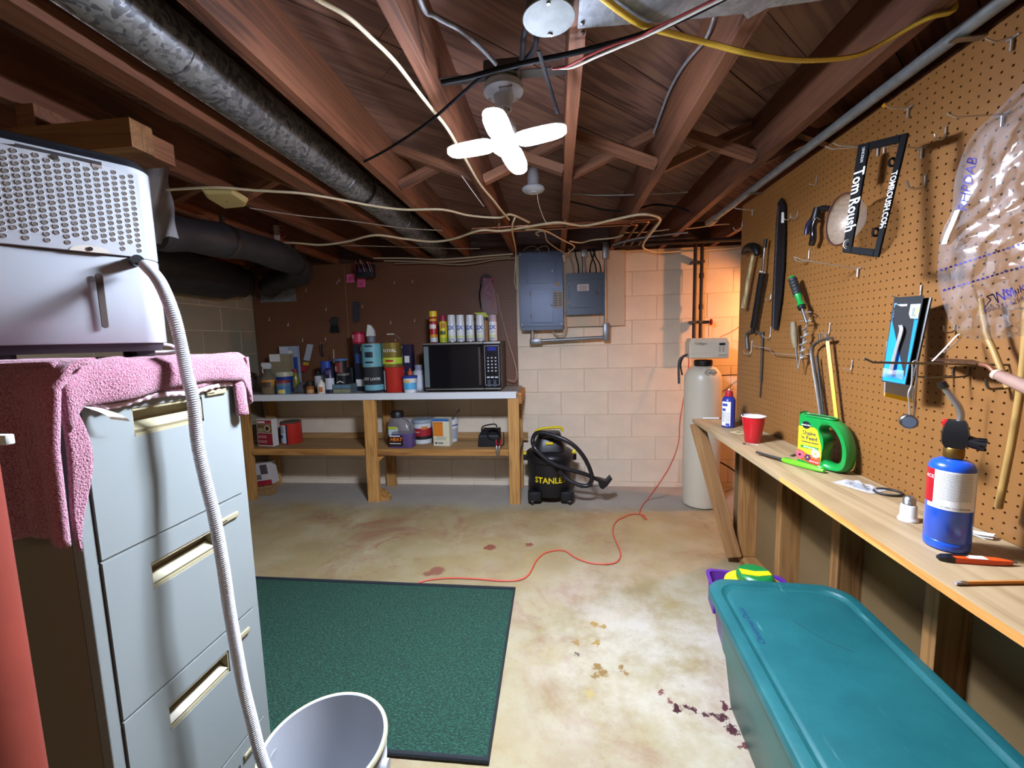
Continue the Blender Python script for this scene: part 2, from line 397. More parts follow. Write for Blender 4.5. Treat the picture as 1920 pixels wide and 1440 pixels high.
def pegboard(name, parent, m, w, h, thick=.0055, r=.0032, nseg=6, margin=.0):
    """hardboard sheet in the local xz plane facing -y with a real hole every inch"""
    P = .0254; nu, nv = int(w/P), int(h/P); V = []; F = []
    for j in range(nv+1):
        for i in range(nu+1): V.append((i*P, 0, j*P))
    for j in range(nv):
        for i in range(nu):
            a = j*(nu+1)+i; c = [a, a+1, a+nu+2, a+nu+1]; o = len(V)
            cx, cz = (i+.5)*P, (j+.5)*P
            n = 8
            for k in range(n):
                an = 2*math.pi*(k+.5)/n - math.pi*.75 - math.pi/8
                V.append((cx+r*math.cos(an), 0, cz+r*math.sin(an)))
            for k in range(n):
                an = 2*math.pi*(k+.5)/n - math.pi*.75 - math.pi/8
                V.append((cx+r*math.cos(an), thick, cz+r*math.sin(an)))
            for q in range(4):
                k = q*2
                F.append((c[q], o+k, o+(k+1)%n)) if False else None
                F.append((c[q], c[(q+1)%4], o+(k+2)%n, o+(k+1)%n, o+k))
            for k in range(n): F.append((o+k, o+(k+1)%n, o+n+(k+1)%n, o+n+k))
    me = bpy.data.meshes.new(name); me.from_pydata(V, [], F); me.materials.append(m); me.update()
    o = bpy.data.objects.new(name, me); COL.objects.link(o); o.parent = parent; return o, nu*P, nv*P
M_PEG = mat('#845829', .5, var=.10, vscale=3, bump=.05, bscale=120, name='tan_pegboard')
g0 = hit(1720+1185/7.2, 640+690/7.2, X=PEG_X)         # one hole measured in the photograph
P1 = .0254
n_far = math.floor((PF-g0.y)/P1); n_dn = math.floor((g0.z-.838)/P1)
yf = g0.y + (n_far+.5)*P1; zb = g0.z - (n_dn+.5)*P1
peg, pw_, ph_ = pegboard('pegboard_sheet', wall_right, M_PEG, 2.44+.02, 1.21)
peg.rotation_euler = (0,0,-math.pi/2); peg.location = (PEG_X, yf, zb)
# ---- lamps (each light sits in the lamp that gives it)
def point(name, loc, power, col, r, parent=None):
    d = bpy.data.lights.new(name, 'POINT'); d.energy = power; d.color = col; d.shadow_soft_size = r
    o = bpy.data.objects.new(name, d); COL.objects.link(o); o.location = loc; o.parent = parent; return o
M_WHITE_PL = mat('#d9d9d6', .35, name='white_plastic')
M_PORC = mat('#a4a6aa', .5, coat=.0, name='porcelain')
M_ZINC = mat('#a9a9a6', .35, metal=1, name='zinc')
M_STEELD = mat('#6b6b6b', .45, metal=1, name='dark_steel')
M_BLACK = mat('#101013', .45, name='black_plastic')
M_LED = mat('#dfe9ff', .4, emit=LED_STRENGTH, name='led_panel'); M_LEDW = mat('#dfe9ff', .4, emit=LED_STRENGTH*.16, name='led_side')
LX, LY = -.143, 1.286
lh = thing('lampholder', 'white porcelain lampholder with keyhole plate holding the lit folding bulb', 'lampholder', (LX,LY,2.03))
MB().lathe([(.001,.03),(.05,.03),(.057,.022),(.057,.006),(.05,0),(.03,-.004),(.026,-.02),(.024,-.04),(.017,-.04),(.017,-.01),(.001,-.01)], n=40).build('base', M_PORC, lh, smooth=40)
MB().box((-.008,-.045,-.004),(.03,-.02,.002)).build('outlet_slot', mat('#8d8f96',.5), lh)
for x, y in ((-.042,.01),(.038,.022)): MB().lathe([(.0045,-.003),(.0045,.004)], (x,y,0), 10).build('screw', M_ZINC, lh)
MB().box((-.05,-.05,.03),(.05,.05,.07)).build('ceiling_box', M_STEELD, lh, bevel=.006)
MB().box((-.215,-.02,.05),(.183,.02,.052)).build('hanger_bar', M_STEELD, lh)
bulb = thing('folding_led_bulb', 'glowing white four-leaf folding LED bulb screwed into the lampholder', 'light bulb', (LX,LY,1.90))
MB().lathe([(.013,.105),(.013,.07),(.03,.055),(.038,.03),(.042,0)], n=28).build('hub', M_WHITE_PL, bulb, smooth=50); MB().lathe([(.041,-.001),(.036,-.02),(.02,-.032),(.001,-.034)], n=28).build('lower_lens', M_LED, bulb, smooth=50)
MB().lathe([(.0128,.13),(.0138,.125),(.0128,.12),(.0138,.115),(.0128,.11),(.0138,.105)], n=18).build('screw_base', M_ZINC, bulb, smooth=40)
def leaf(ang, tilt):
    out = []
    L, W = .145, .032
    for k in range(28):
        t = 2*math.pi*k/28; c, s_ = math.cos(t), math.sin(t)
        x = L/2*math.copysign(abs(c)**.55, c); y = W*math.copysign(abs(s_)**.75, s_)*(1-.12*c)
        out.append((x, y))
    T = Matrix.Rotation(ang,4,'Z') @ Matrix.Translation((.036,0,.0)) @ Matrix.Rotation(tilt,4,'Y')
    q = MB(); q.loft([[(x+L/2,y,.004) for x,y in out],[(x+L/2,y,-.006) for x,y in out]]).build('leaf', M_LEDW, bulb, smooth=50).matrix_local = T
    q = MB(); q.loft([[(x+L/2,y,-.006) for x,y in out],[(x*.92+L/2,y*.85,-.011) for x,y in out]]); o = q.build('led_face', M_LED, bulb, smooth=50); o.matrix_local = T
    q = MB(); q.loft([[(x*.9+L/2,y*.8,.011) for x,y in out],[(x*1.01+L/2,y*1.03,.0075) for x,y in out],[(x*1.01+L/2,y*1.03,.0045) for x,y in out]])
    p = q.build('heat_sink', M_WHITE_PL, bulb, smooth=50); p.matrix_local = T
for a, t in ((math.radians(168),.0),(math.radians(-12),-.06),(math.radians(-94),.0),(math.radians(80),.12)): leaf(a, t)
# bare warm bulb in the rest of the basement, behind the photographer
wb = thing('bare_bulb', 'bare warm bulb in a ceiling lampholder in the rest of the basement', 'light bulb', (-1.2,-.9,2.0))
MB().lathe([(.012,.03),(.013,.0),(.03,-.035),(.03,-.055),(.018,-.078),(.001,-.083)], n=20).build('glass', mat('#ffd9a0',.3,emit=6,name='warm_glass'), wb, smooth=60)
MB().lathe([(.055,.04),(.055,.03),(.02,.028),(.02,0)], n=24).build('socket', M_PORC, wb, smooth=40)
point('warm_light', (0,0,-.13), WARM_POWER, (1,.72,.42), .05, wb)
# clamp lamp with a reflector behind the partition, aimed at the corner of the back wall
cl = thing('clamp_lamp', 'metal reflector clamp lamp behind the pegboard partition', 'lamp', (1.90,3.25,1.62))
cl.rotation_euler = (math.radians(0),math.radians(40),0)
MB().lathe([(.03,.05),(.04,.03),(.09,-.03),(.098,-.05)], n=28, cap=False).build('reflector', mat('#b0b0ae',.4,metal=1), cl, smooth=50, solid=.001)
MB().lathe([(.02,.12),(.022,.05),(.012,.03)], n=16).build('socket', M_BLACK, cl, smooth=40)
MB().lathe([(.012,.03),(.026,0),(.02,-.025),(.001,-.03)], n=16).build('lit_bulb', mat('#ffb060',.3,emit=8), cl, smooth=50)
MB().tube([(0,0,.12),(-.05,0,.30),(-.141,0,.452)], .008, smooth=4).build('clamp_arm', M_STEELD, cl, smooth=50)
point('orange_light', (0,0,-.038), ORANGE_POWER, (1,.36,.11), .02, cl)
# ================================================================ things on the ceiling
M_GALV = bpy.data.materials.new('galvanised'); M_GALV.use_nodes = True
def _galv(m, c1, c2):
    n, l = nodes_of(m); b = n['Principled BSDF']; tc = n.new('ShaderNodeTexCoord')
    v = n.new('ShaderNodeTexVoronoi'); v.inputs['Scale'].default_value = 75; t = n.new('ShaderNodeTexNoise'); t.inputs['Scale'].default_value = 9; t.inputs['Detail'].default_value = 6
    ad = n.new('ShaderNodeVectorMath'); ad.operation = 'MULTIPLY_ADD'; ad.inputs[1].default_value = (.12,.12,.12)
    l.new(t.outputs['Color'], ad.inputs[0]); l.new(tc.outputs['Object'], ad.inputs[2]); l.new(ad.outputs[0], v.inputs['Vector']); l.new(tc.outputs['Object'], t.inputs['Vector'])
    mx = n.new('ShaderNodeMix'); mx.data_type = 'FLOAT'; mx.inputs[0].default_value = .5
    sp = n.new('ShaderNodeSeparateColor'); l.new(v.outputs['Color'], sp.inputs[0]); l.new(sp.outputs[0], mx.inputs[2]); l.new(t.outputs[0], mx.inputs[3])
    r = ramp(n, [(.3,c1),(.7,c2)]); l.new(mx.outputs[0], r.inputs[0]); l.new(r.outputs[0], b.inputs['Base Color'])
    b.inputs['Metallic'].default_value = .75; b.inputs['Roughness'].default_value = .48
_galv(M_GALV, '#64686c', '#a0a5a9')
M_SHEET = bpy.data.materials.new('galvanised_sheet'); M_SHEET.use_nodes = True; _galv(M_SHEET, '#8c9299', '#a6acb4')
M_NM = mat('#cbbd9d', .5, name='cream_cable'); M_NMD = mat('#93897b', .5, name='dusty_cable')
M_CABK = mat('#101014', .8, spec=.15, name='black_cable'); M_CABR = mat('#8d2a2f', .5, name='red_wire'); M_CABY = mat('#b8952a', .5, var=.1, vscale=200, name='yellow_cable')
M_CABG = mat('#85868a', .5, var=.3, vscale=60, name='grey_cable'); M_COPPER = mat('#9a6a52', .35, metal=.9, var=.25, vscale=12, name='copper')
M_IRON = mat('#3b322e', .55, metal=.5, var=.3, vscale=20, name='dark_pipe')
M_INSUL = mat('#2b2c31', .55, var=.3, vscale=12, bump=.5, bscale=25, name='black_duct_wrap')

def path(pts):
    out = []
    for p in pts:
        if isinstance(p, Vector): out.append(p); continue
        x, y, k, v = p
        out.append(hit(x, y, **{k: v}))
    return out
def cable(name, label, pts, r, m, cat='cable', smooth=6, n=7, group=None, flat=1.0):
    P = path(pts); o = P[0].copy()
    q = MB().tube([p-o for p in P], r, n, smooth, flat=flat).build(name, m, None, smooth=60); q.location = o
    return tag(q, label, cat, group)
Z1 = JB-.012

# round heating duct between the joists
d = thing('round_duct', 'round galvanised duct running between the joists to the back wall', 'duct', (-1.0,0,2.125))
R = .076
for a, b in ((-1.5,1.12),(1.12,2.0),(2.0,2.75),(2.75,3.686)):
    s_ = MB().lathe([(R,a),(R,b-.03),(R+.0025,b-.028),(R+.0025,b)], n=36, axis='Y', cap=False).build('duct_section', M_GALV, d, smooth=40)
    MB().box((-.004,a+.01,-R-.003),(.004,b-.04,-R+.002)).build('lock_seam', M_GALV, d).rotation_euler = (0,.5,0)
MB().lathe([(R+.004,2.16),(R+.004,2.185)], n=36, axis='Y', cap=False).build('hanger_strap', M_BLACK, d, smooth=40)
for y in (.9,2.2,3.2): MB().box((-.012,y,R-.002),(.012,y+.02,.108)).build('hanger', M_STEELD, d)

# junction box with a blank cover, second lampholder further back
jb = thing('junction_box', 'round ceiling junction box closed by a blank metal disc cover', 'junction box', hit(1029,33,Z=2.02))
MB().lathe([(.052,.0),(.053,.004),(.052,.021),(.001,.0215)], n=32).build('box', M_STEELD, jb, smooth=40)
MB().lathe([(.001,-.003),(.056,-.003),(.057,-.001),(.056,.0),(.001,.0)], n=40).build('cover', mat('#6a7272',.6,var=.3,vscale=30), jb, smooth=40)
for x, y in ((.0,-.045),(.0,.045),(.004,.047)): MB().lathe([(.004,-.006),(.004,0)], (x,y,0), 10).build('screw', M_STEELD, jb)
MB().tube([(-.04,.02,.03),(-.06,.09,.03),(-.075,.2,.045),(-.1,.25,.05)], .007, smooth=5).build('black_cable', M_CABK, jb, smooth=60)
MB().tube([(-.03,.04,.03),(-.03,.1,.03),(-.045,.17,.04),(-.085,.25,.06)], .007, smooth=5).build('black_cable', M_CABK, jb, smooth=60)
l2 = thing('lampholder', 'empty white lampholder with a pull cord near the back wall', 'lampholder', hit(1000,358,Y=2.25))
MB().lathe([(.001,.02),(.05,.02),(.057,.012),(.057,.004),(.05,-.003),(.024,-.008),(.024,-.012),(.001,-.012)], n=32).build('base', M_PORC, l2, smooth=40)
MB().lathe([(.03,.02),(.03,.06),(.022,.14)], n=16).build('stem_box', mat('#8d8a8c',.5), l2, smooth=40)
MB().tube([(.02,0,-.01),(.025,.01,-.06),(.05,.03,-.13),(.07,.05,-.16)], .0015, 5, 4).build('pull_cord', M_NM, l2)

# sheet metal nailed under the joists (closed joist bay)
F = [hit(x,y,Z=JB-.004) for x,y in ((1083,54),(1200,44),(1320,34),(1393,26),(1402,36),(1412,30),(1440,15),(1560,-2))]
O = Vector((F[0].x, .45, JB-.004))
q = MB(); top = [(p.x-O.x, p.y-O.y) for p in F]; out = [(0,0)]+[( .84,0)]+list(reversed(top))
q.prism(out, 0, .0015); sm = q.build('sheet_metal_panel', M_SHEET); sm.location = O
tag(sm, 'grey galvanised sheet with a ragged edge nailed under the joists', 'sheet metal')
for x, y in ((1092,44),(1093,62)):
    p = hit(x,y,Z=JB-.006); MB().lathe([(.001,-.003),(.005,-.001),(.005,.003)], n=8).build('nail_head', M_STEELD, sm).location = p-O

# cables
cable('cable', 'cream cable running diagonally under the joists towards the lit bulb', [(300,-330,'Z',Z1),(480,-110,'Z',Z1),(585,-10,'Z',Z1),(598,0,'Z',Z1),(650,30,'Z',Z1),(700,75,'Z',Z1),(740,115,'Z',Z1),(775,160,'Z',Z1),(810,205,'Z',Z1),(838,240,'Z',Z1),(865,285,'Z',Z1),(900,345,'Z',Z1),(925,375,'Z',Z1-.008),(938,392,'Z',Z1-.014),(955,412,'Z',Z1-.014)], .0055, M_NM)
cable('cable', 'speckled grey cable dropping from above into the lamp box', [hit(787,0,Z=2.09)+Vector((.03,-.9,0)),hit(787,0,Z=2.09)+Vector((.02,-.3,0)),(787,0,'Z',2.09),(815,30,'Z',2.085),(860,55,'Z',2.08),(900,88,'Z',2.07),(930,120,'Z',2.06)], .006, M_CABG)
cable('cable', 'thin black cable clipped to the joist beside the round duct', [(683,303,'Z',Z1),(705,292,'Z',Z1),(740,272,'Z',Z1),(800,232,'Z',Z1-.01),(850,190,'Z',Z1-.01),(890,155,'Z',Z1),(925,130,'Z',Z1)], .0045, M_CABK)
cable('cable', 'thick black cable crossing under the joists past the lamp box', [(828,155,'Z',2.013),(880,145,'Z',2.013),(930,131,'Z',2.013),(1000,115,'Z',2.013),(1060,103,'Z',2.013),(1130,86,'Z',2.013),(1200,66,'Z',2.013),(1280,35,'Z',2.013),(1360,-5,'Z',2.013),(1520,-90,'Z',2.013),(1700,-190,'Z',2.013)], .0065, M_CABK)
cable('cable', 'white wire stripped from the black cable beside the joist', [(1035,127,'Z',2.003),(1060,128,'Z',2.003),(1080,124,'Z',2.003),(1120,106,'Z',2.003),(1170,85,'Z',2.003),(1230,59,'Z',2.003),(1350,0,'Z',2.003),(1520,-82,'Z',2.003),(1700,-182,'Z',2.003)], .003, mat('#d8d6d0',.5))
cable('cable', 'thin red wire running beside the white stripped wire', [(1035,129,'Z',1.9965),(1062,125,'Z',1.9965),(1100,106,'Z',1.9965),(1150,84,'Z',1.9965),(1200,68,'Z',1.9965),(1230,52,'Z',1.9965),(1350,-6,'Z',1.9965),(1520,-86,'Z',1.9965)], .0025, M_CABR)
tie = [hit(1010,95,Z=Z1-.02), hit(1027,150,Z=Z1-.03), hit(1046,212,Z=Z1-.045)]
tag(MB().tube(tie, .005, 6, 4, flat=.35).build('cable_tie', M_CABK), 'black strap tied round the cables next to the lampholder', 'cable tie')
cable('cable', 'yellow cable sagging across the joists towards the pegboard', [(980,-180,'Z',Z1),(1070,-60,'Z',Z1-.006),(1122,-12,'Z',2.030),(1165,22,'Z',2.030),(1205,47,'Z',2.030),(1255,62,'Z',2.030),(1330,81,'Z',2.030),(1400,99,'Z',Z1-.03),(1480,112,'Z',Z1-.03),(1550,112,'Z',Z1-.025),(1610,103,'Z',Z1-.015),(1660,78,'Z',Z1-.003),(1720,44,'Z',2.034),(1752,30,'Z',2.034),Vector((.898,hit(1760,28,Z=2.034).y,2.04)),Vector((.897,hit(1760,28,Z=2.034).y+.01,2.075)),Vector((.895,hit(1760,28,Z=2.034).y+.03,2.14))], .0085, M_CABY, flat=.6)
cable('cable', 'grey cable stapled to the side of a joist right of the lamp', [(1340,30,'X',.429),(1322,75,'X',.429),(1283,122,'X',.429),(1258,165,'X',.429),(1240,210,'X',.429),(1226,250,'X',.429)], .005, M_CABG)
cable('cable', 'long cream cable stapled across the joists past the yellowed cover', [(312,356,'Z',Z1),(380,352,'Z',Z1),(420,352,'Z',Z1),(480,357,'Z',Z1),(560,362,'Z',Z1),(620,371,'Z',Z1),(700,386,'Z',Z1),(760,393,'Z',Z1),(830,393,'Z',Z1),(880,404,'Z',Z1),(935,408,'Z',Z1),(958,402,'Z',Z1),(992,417,'Z',Z1)], .006, M_NM)
cable('cable', 'wavy cream cable looped along the copper pipes to the back wall', [(318,472,'Z',2.022),(380,468,'Z',2.022),(425,462,'Z',2.022),(480,460,'Z',2.022),(540,455,'Z',2.022),(600,459,'Z',2.005),(650,453,'Z',2.01),(703,441,'Z',2.02),(760,448,'Z',2.005),(810,453,'Z',2.0),(850,448,'Z',2.005),(900,432,'Z',2.003),(940,433,'Z',2.003),(990,425,'Z',2.003),(1045,417,'Z',2.003),(1095,423,'Z',2.003),(1150,412,'Z',2.003),(1200,402,'Z',2.003),(1228,405,'Z',2.003),(1238,413,'Z',1.995),(1225,432,'Z',1.977),(1206,458,'Z',1.973),(1212,468,'Y',3.5),(1240,473,'Y',3.64),(1290,470,'Y',3.66),(1340,468,'Y',3.66),(1388,464,'Y',3.66)], .007, M_NM)
cable('cable', 'thin dusty wire under the joists between yellowed cover and copper pipes', [(468,390,'Z',Z1),(560,404,'Z',Z1),(640,412,'Z',Z1),(700,420,'Z',Z1),(760,428,'Z',Z1),(830,432,'Z',Z1)], .003, M_NMD)
cable('cable', 'thin dusty wire running left of the round duct to the back', [(640,460,'Z',2.03),(760,463,'Z',2.03),(850,466,'Z',2.03),(900,466,'Z',2.03)], .003, M_NMD)
for i, ((a, b), lab) in enumerate(zip((((720,489),(958,481)), ((700,484),(962,476)), ((740,494),(965,484))), ('lowest cream cable strung along the top of the back pegboard', 'upper cream cable strung along the top of the back pegboard', 'middle dusty cable strung along the top of the back pegboard'))):
    YY = (3.62,3.50,3.60)[i]
    cable('cable', lab, [(a[0],a[1],'Y',YY),(a[0]+60,a[1]+1-i,'Y',YY),(a[0]+130,a[1]+2,'Y',YY),(b[0]-40,b[1]+3,'Y',YY),(b[0],b[1],'Y',YY)], .005, (M_NM,M_NM,M_NMD)[i])
cable('cable', 'cream cable hanging from the joists down the edge of the panel', [(966,407,'Z',2.02),(960,430,'Z',1.986),(967,470,'Z',2.022),(966,500,'Y',3.56),(965,530,'Y',3.66),(970,548,'Y',3.66)], .005, M_NM)
cable('cable', 'cream cable angled from the copper pipes into the breaker panel', [(985,430,'Z',2.003),(1020,432,'Z',2.006),(1055,450,'Z',2.03),(1077,462,'Y',3.46),(1068,472,'Y',3.55),(1058,482,'Y',3.585)], .005, M_NM)
cable('cable', 'cream cable curling down into the top of the small panel', [(1010,442,'Z',1.99),(1005,437,'Z',1.988),(1020,434,'Z',1.988),(1026,452,'Z',1.994),(1044,466,'Z',1.998),(1068,482,'Y',3.62),(1077,512,'Y',3.655)], .005, M_NMD)
for x0, x1, lab in ((995,1012,'first cable loop entering the top of the breaker panel'),(1018,1030,'second cable loop entering the top of the breaker panel')):
    YY = 3.645 if x0 < 1000 else 3.615
    cable('cable', lab, [(x0-14,470,'Y',YY),(x0-4,463,'Y',YY),(x0+8,462,'Y',YY),(x1,472,'Y',YY)], .005, M_NMD)
cable('cable', 'cream cable strung from the small panel to the joists', [(1068,452,'Z',2.03),(1090,455,'Z',2.03),(1110,450,'Z',2.03),(1150,446,'Z',2.03),(1168,441,'Z',2.03)], .005, M_NM)
cable('cable', 'grey cable strung along the back beam above the wall board', [(1150,459,'Z',1.990),(1190,448,'Z',1.990),(1240,441,'Z',1.990),(1290,436,'Z',1.990)], .005, M_CABG)
cable('cable', 'short pale cable end above the dark pipes by the partition', [(1168,436,'Y',3.3),(1210,435,'Y',3.3),(1255,430,'Y',3.3)], .005, M_NM)
cable('cable', 'pale cable curling past the end of the grey conduit', [(1275,430,'Y',3.24),(1310,426,'Y',3.24),(1345,421,'Y',3.24),(1368,420,'Y',3.24)], .005, M_NM)
cable('cable', 'stiff pale wire hanging from the joist behind the bulb', [(866,330,'Z',2.04),(885,357,'Z',2.02),(907,387,'Z',2.0)], .002, mat('#d9cfd8',.4), cat='wire', smooth=0)
cable('cable', 'dark cable swagged under the boards behind the second lampholder', [(1068,378,'Y',2.5),(1100,385,'Y',2.6),(1130,393,'Y',2.6),(1165,396,'Y',2.6)], .005, M_CABK)
cable('cable', 'dark cable sagging between the joists left of the partition', [(1195,392,'Y',2.7),(1225,384,'Y',2.7),(1260,387,'Y',2.7),(1293,396,'Y',2.7)], .006, M_CABK)
cable('cable', 'speckled thin wire strung under the boards right of the bulb', [(1070,363,'Y',2.5),(1120,366,'Y',2.5),(1190,365,'Y',2.5),(1240,363,'Y',2.5),(1290,360,'Y',2.5)], .003, M_CABG)

# copper pipes along the joists, turning to the back wall
PZ, IY = 2.022, 3.40
for i, (y0, xr, yr) in enumerate(((428,1240,409),(433,1218,414),(438,1196,420))):
    c = hit(xr, yr, Z=PZ); a = hit(884, y0, Z=PZ)
    P = [Vector((a.x,c.y,PZ)), Vector((c.x-.03,c.y,PZ)), Vector((c.x-.009,c.y+.009,PZ)), Vector((c.x,c.y+.03,PZ)), Vector((c.x,IY-.012,PZ))]
    t = tag(MB().tube(P, .008, 8).build('copper_pipe', M_COPPER, smooth=60), ('outermost', 'middle', 'innermost')[i]+' copper water pipe hung under the joists and bent to the back wall', 'pipe', 'copper water pipes')
    for x in (-.347,.059,.459): MB().box((x-.006,c.y-.011,PZ-.010),(x+.006,c.y+.011,JB)).build('pipe_clip', M_COPPER, t)
x0, x1 = hit(1150,461,Z=PZ).x, 1.42
tag(MB().tube([(x0,IY,2.026),(x1,IY,2.026)], .016, 12).build('iron_pipe', M_IRON, smooth=60), 'thick dark pipe along the beam over the water softener', 'pipe')
tag(MB().tube([hit(1165,453,Z=2.005), hit(1300,444,Z=2.005)], .009, 12).build('iron_pipe', M_IRON, smooth=60), 'thin dark pipe slung under the copper pipes beside the thick dark pipe', 'pipe')
# conduit along the top of the partition
A = Vector((.985, 2.86, 2.042)); B = Vector((.985,-1.4,2.042))
cd = tag(MB().tube([A,B], .017, 16).build('steel_conduit', mat('#8d9090',.5,metal=.6,var=.25,vscale=30), smooth=60), 'long grey steel pipe along the top of the pegboard partition', 'pipe')
MB().tube([A+Vector((0,.07,-.0)),A+Vector((0,-.05,0))], .026, 12).build('coupling', mat('#9b8f7c',.5,metal=.7), cd, smooth=60)
for y in (2.3,1.2): MB().box((.962,y,2.02),(1.035,y+.02,2.024)).build('strap', M_ZINC, cd)

# girder end, yellowed plastic cover
gx = thing('girder', 'short doubled timber girder under the joists above the dehumidifier', 'beam', (-1.19,1.138,1.902))
for i in range(2): MB().box((-1.45,.0345*i,0),(0,.0345*i+.0335,.078)).build('ply', M_STUD if False else wood('girder_ply%d'%i,'#7d5730','#8c643a','#5e3f20',axis='X'), gx)
MB().box((-.36,.0,.078),(-.30,.17,.1405)).build('packing_block', M_BRIDGE, gx); MB().box((-.30,.070,.012),(-.03,.17,.078)).build('side_block', wood('side_block','#6f4528','#7d5032','#523119',axis='Y'), gx)
c = thing('ceiling_cover', 'yellowed plastic octagonal cover fixed under a joist', 'cover plate', hit(425,377,Z=2.02))
o_ = [hit(x,y,Z=2.02)-hit(425,377,Z=2.02) for x,y in ((378,361),(436,360),(466,380),(462,389),(421,393),(385,372))]
q = MB(); q.loft([[(p.x*1.0,p.y*1.0,.022) for p in o_],[(p.x,p.y,.012) for p in o_],[(p.x*.85,p.y*.85,-.002) for p in o_]])
q.build('shell', mat('#cbbd84',.5,var=.05), c, bevel=.004); MB().lathe([(.004,-.004),(.004,0)], n=8).build('screw', mat('#7a3d20',.5), c)

# black wrapped ducts at the left end of the back wall
fd = thing('wrapped_duct', 'black wrapped flexible duct bending down into the back wall collar', 'duct', (0,0,0))
cc = hit(521,541,Y=3.66)
Pp = [hit(290,432,Y=1.86), hit(345,440,Y=2.00), hit(420,452,Y=2.22), hit(500,472,Y=2.55), hit(552,494,Y=2.92), hit(560,515,Y=3.20), Vector((cc.x+.20,3.40,cc.z+.03)), Vector((cc.x+.05,3.50,cc.z+.01)), Vector((cc.x,3.56,cc.z))]
MB().tube(Pp, lambda t: .088+.006*math.sin(t*34), 20, 8).build('flexible_sleeve', M_INSUL, fd, smooth=60)
MB().tube([Vector((cc.x,3.55,cc.z)), Vector((cc.x,3.678,cc.z))], .082, 24, cap=False).build('metal_collar', M_GALV, fd, smooth=40)
for p in (Pp[2], Pp[4]):
    MB().lathe([(.096,-.012),(.096,.012)], (p.x,p.y,p.z), 24, cap=False, axis='Y').build('hanger_band', M_STEELD, fd, smooth=40)
    MB().box((p.x-.010,p.y-.010,p.z+.094),(p.x+.010,p.y+.010,JB+.004)).build('hanger_strap', M_STEELD, fd)
a, b = hit(485,517,Y=3.682), hit(556,565,Y=3.682)
MB().box((a.x,3.676,b.z),(b.x,3.682,a.z)).build('wall_plate', M_SHEET, fd)
bt = thing('duct_boot', 'dark wrapped duct boot hanging against the left wall', 'duct', (0,0,0))
rings = []
for X_, zt, zb_, y0, y1 in ((-2.809,1.98,1.74,2.25,3.55),(-2.68,1.99,1.72,2.3,3.52),(-2.58,1.99,1.76,2.4,3.45),(-2.50,1.97,1.86,2.5,3.3)):
    rg = []
    for k in range(20):
        t = 2*math.pi*k/20; c_, s_ = math.cos(t), math.sin(t)
        rg.append((X_, (y0+y1)/2+(y1-y0)/2*math.copysign(abs(c_)**.6,c_), (zt+zb_)/2+(zt-zb_)/2*math.copysign(abs(s_)**.6,s_)+.012*math.sin(k*2.3)))
    rings.append(rg)
MB().loft(rings).build('wrap', M_INSUL, bt, smooth=60)
# small terminal board, black relay box and pink notes at the top of the back wall
tb = thing('terminal_strip', 'small white terminal strip with red wires under the joists', 'terminal strip', hit(500,438,Y=2.8)+Vector((.09,0,0)))
MB().box((-.03,-.01,-.05),(.0,.01,.05)).build('strip', mat('#b9a9a9',.5), tb)
for k in range(4): MB().tube([(0,0,-.04+.026*k),(.035,-.01,-.035+.026*k),(.05,0,-.02+.02*k)], .003, 5, 3).build('wire', M_CABR, tb)
MB().tube([(-.03,0,.02),(-.065,0,.03)], .003, 5).build('lead', M_NMD, tb)
MB().box((-.012,-.008,.05),(-.006,.008,.16)).build('hanger', M_STEELD, tb)
rb = thing('relay_box', 'black open relay box with coiled wires hanging over the pink notes', 'electrical box', hit(685,507,Y=3.55))
MB().rbox((-.07,-.04,-.06),(.08,.04,.05), .01).build('housing', mat('#1c1f2b',.4), rb, smooth=40)
MB().box((-.04,-.047,-.02),(.06,-.04,.01)).build('faceplate', mat('#3a4668',.4), rb)
for k in range(7):
    an = k*.9; MB().tube([(-.06+.02*k,-.045,.05),(-.05+.02*k,-.07,.07+.01*math.sin(an)),(-.03+.018*k,-.06,.03),(-.02+.018*k,-.05,-.02)], .003, 5, 4).build('wire', (M_CABR,M_CABK,M_NMD)[k%3], rb)
MB().box((-.08,-.03,.0),(-.07,.03,.05)).build('red_terminal', M_CABR, rb)
MB().box((-.005,.0,.05),(.005,.02,.22)).build('hanger', M_STEELD, rb)
M_PINK = mat('#e0629a', .7, name='pink_paper'); M_INK = mat('#2c1a30', .7, name='ink')
for x, y, lab in ((657.5,522,'upper pink sticky note below the black relay box'),(678,531,'lower pink sticky note below the black relay box')):
    p = hit(x,y,Y=3.672); n_ = thing('sticky_note', lab, 'note', p, 0, 'pink sticky notes')
    MB().grid(lambda u,v: ((u-.5)*.076, -.012*(1-v)**2, (v-.5)*.076), 3, 5).build('paper', M_PINK, n_)
    for k in range(2): MB().box((-.02,-.010,-.018+.016*k),(.014+.008*k,-.0095,-.014+.016*k)).build('scribble', M_INK, n_)
# ================================================================ file cabinet, dehumidifier, towel, post, bucket, carpet
M_CAB = mat('#808785', .42, var=.03, vscale=3, bump=.03, bscale=300, name='cabinet_enamel')
M_CABSIDE = mat('#7b7364', .5, name='cabinet_side')
M_CREAM = mat('#989072', .45, name='cream_plastic')
CX, CY0, CY1, CT = -.80, .594, .971, 1.295
fc = thing('file_cabinet', 'tall pale grey four-drawer steel file cabinet under a pink towel', 'file cabinet', (CX, (CY0+CY1)/2, 0))
w2 = (CY1-CY0)/2; DEP = .66
q = MB()
q.box((-DEP,-w2,0),(-.02,-w2+.004,CT)); q.box((-DEP,w2-.004,0),(-.02,w2,CT)); q.box((-DEP,-w2,CT-.012),(-.02,w2,CT)); q.box((-DEP,-w2,0),(-DEP+.004,w2,CT)); q.box((-DEP,-w2,0),(-.02,w2,.02))
q.build('case', M_CABSIDE, fc)
q = MB()
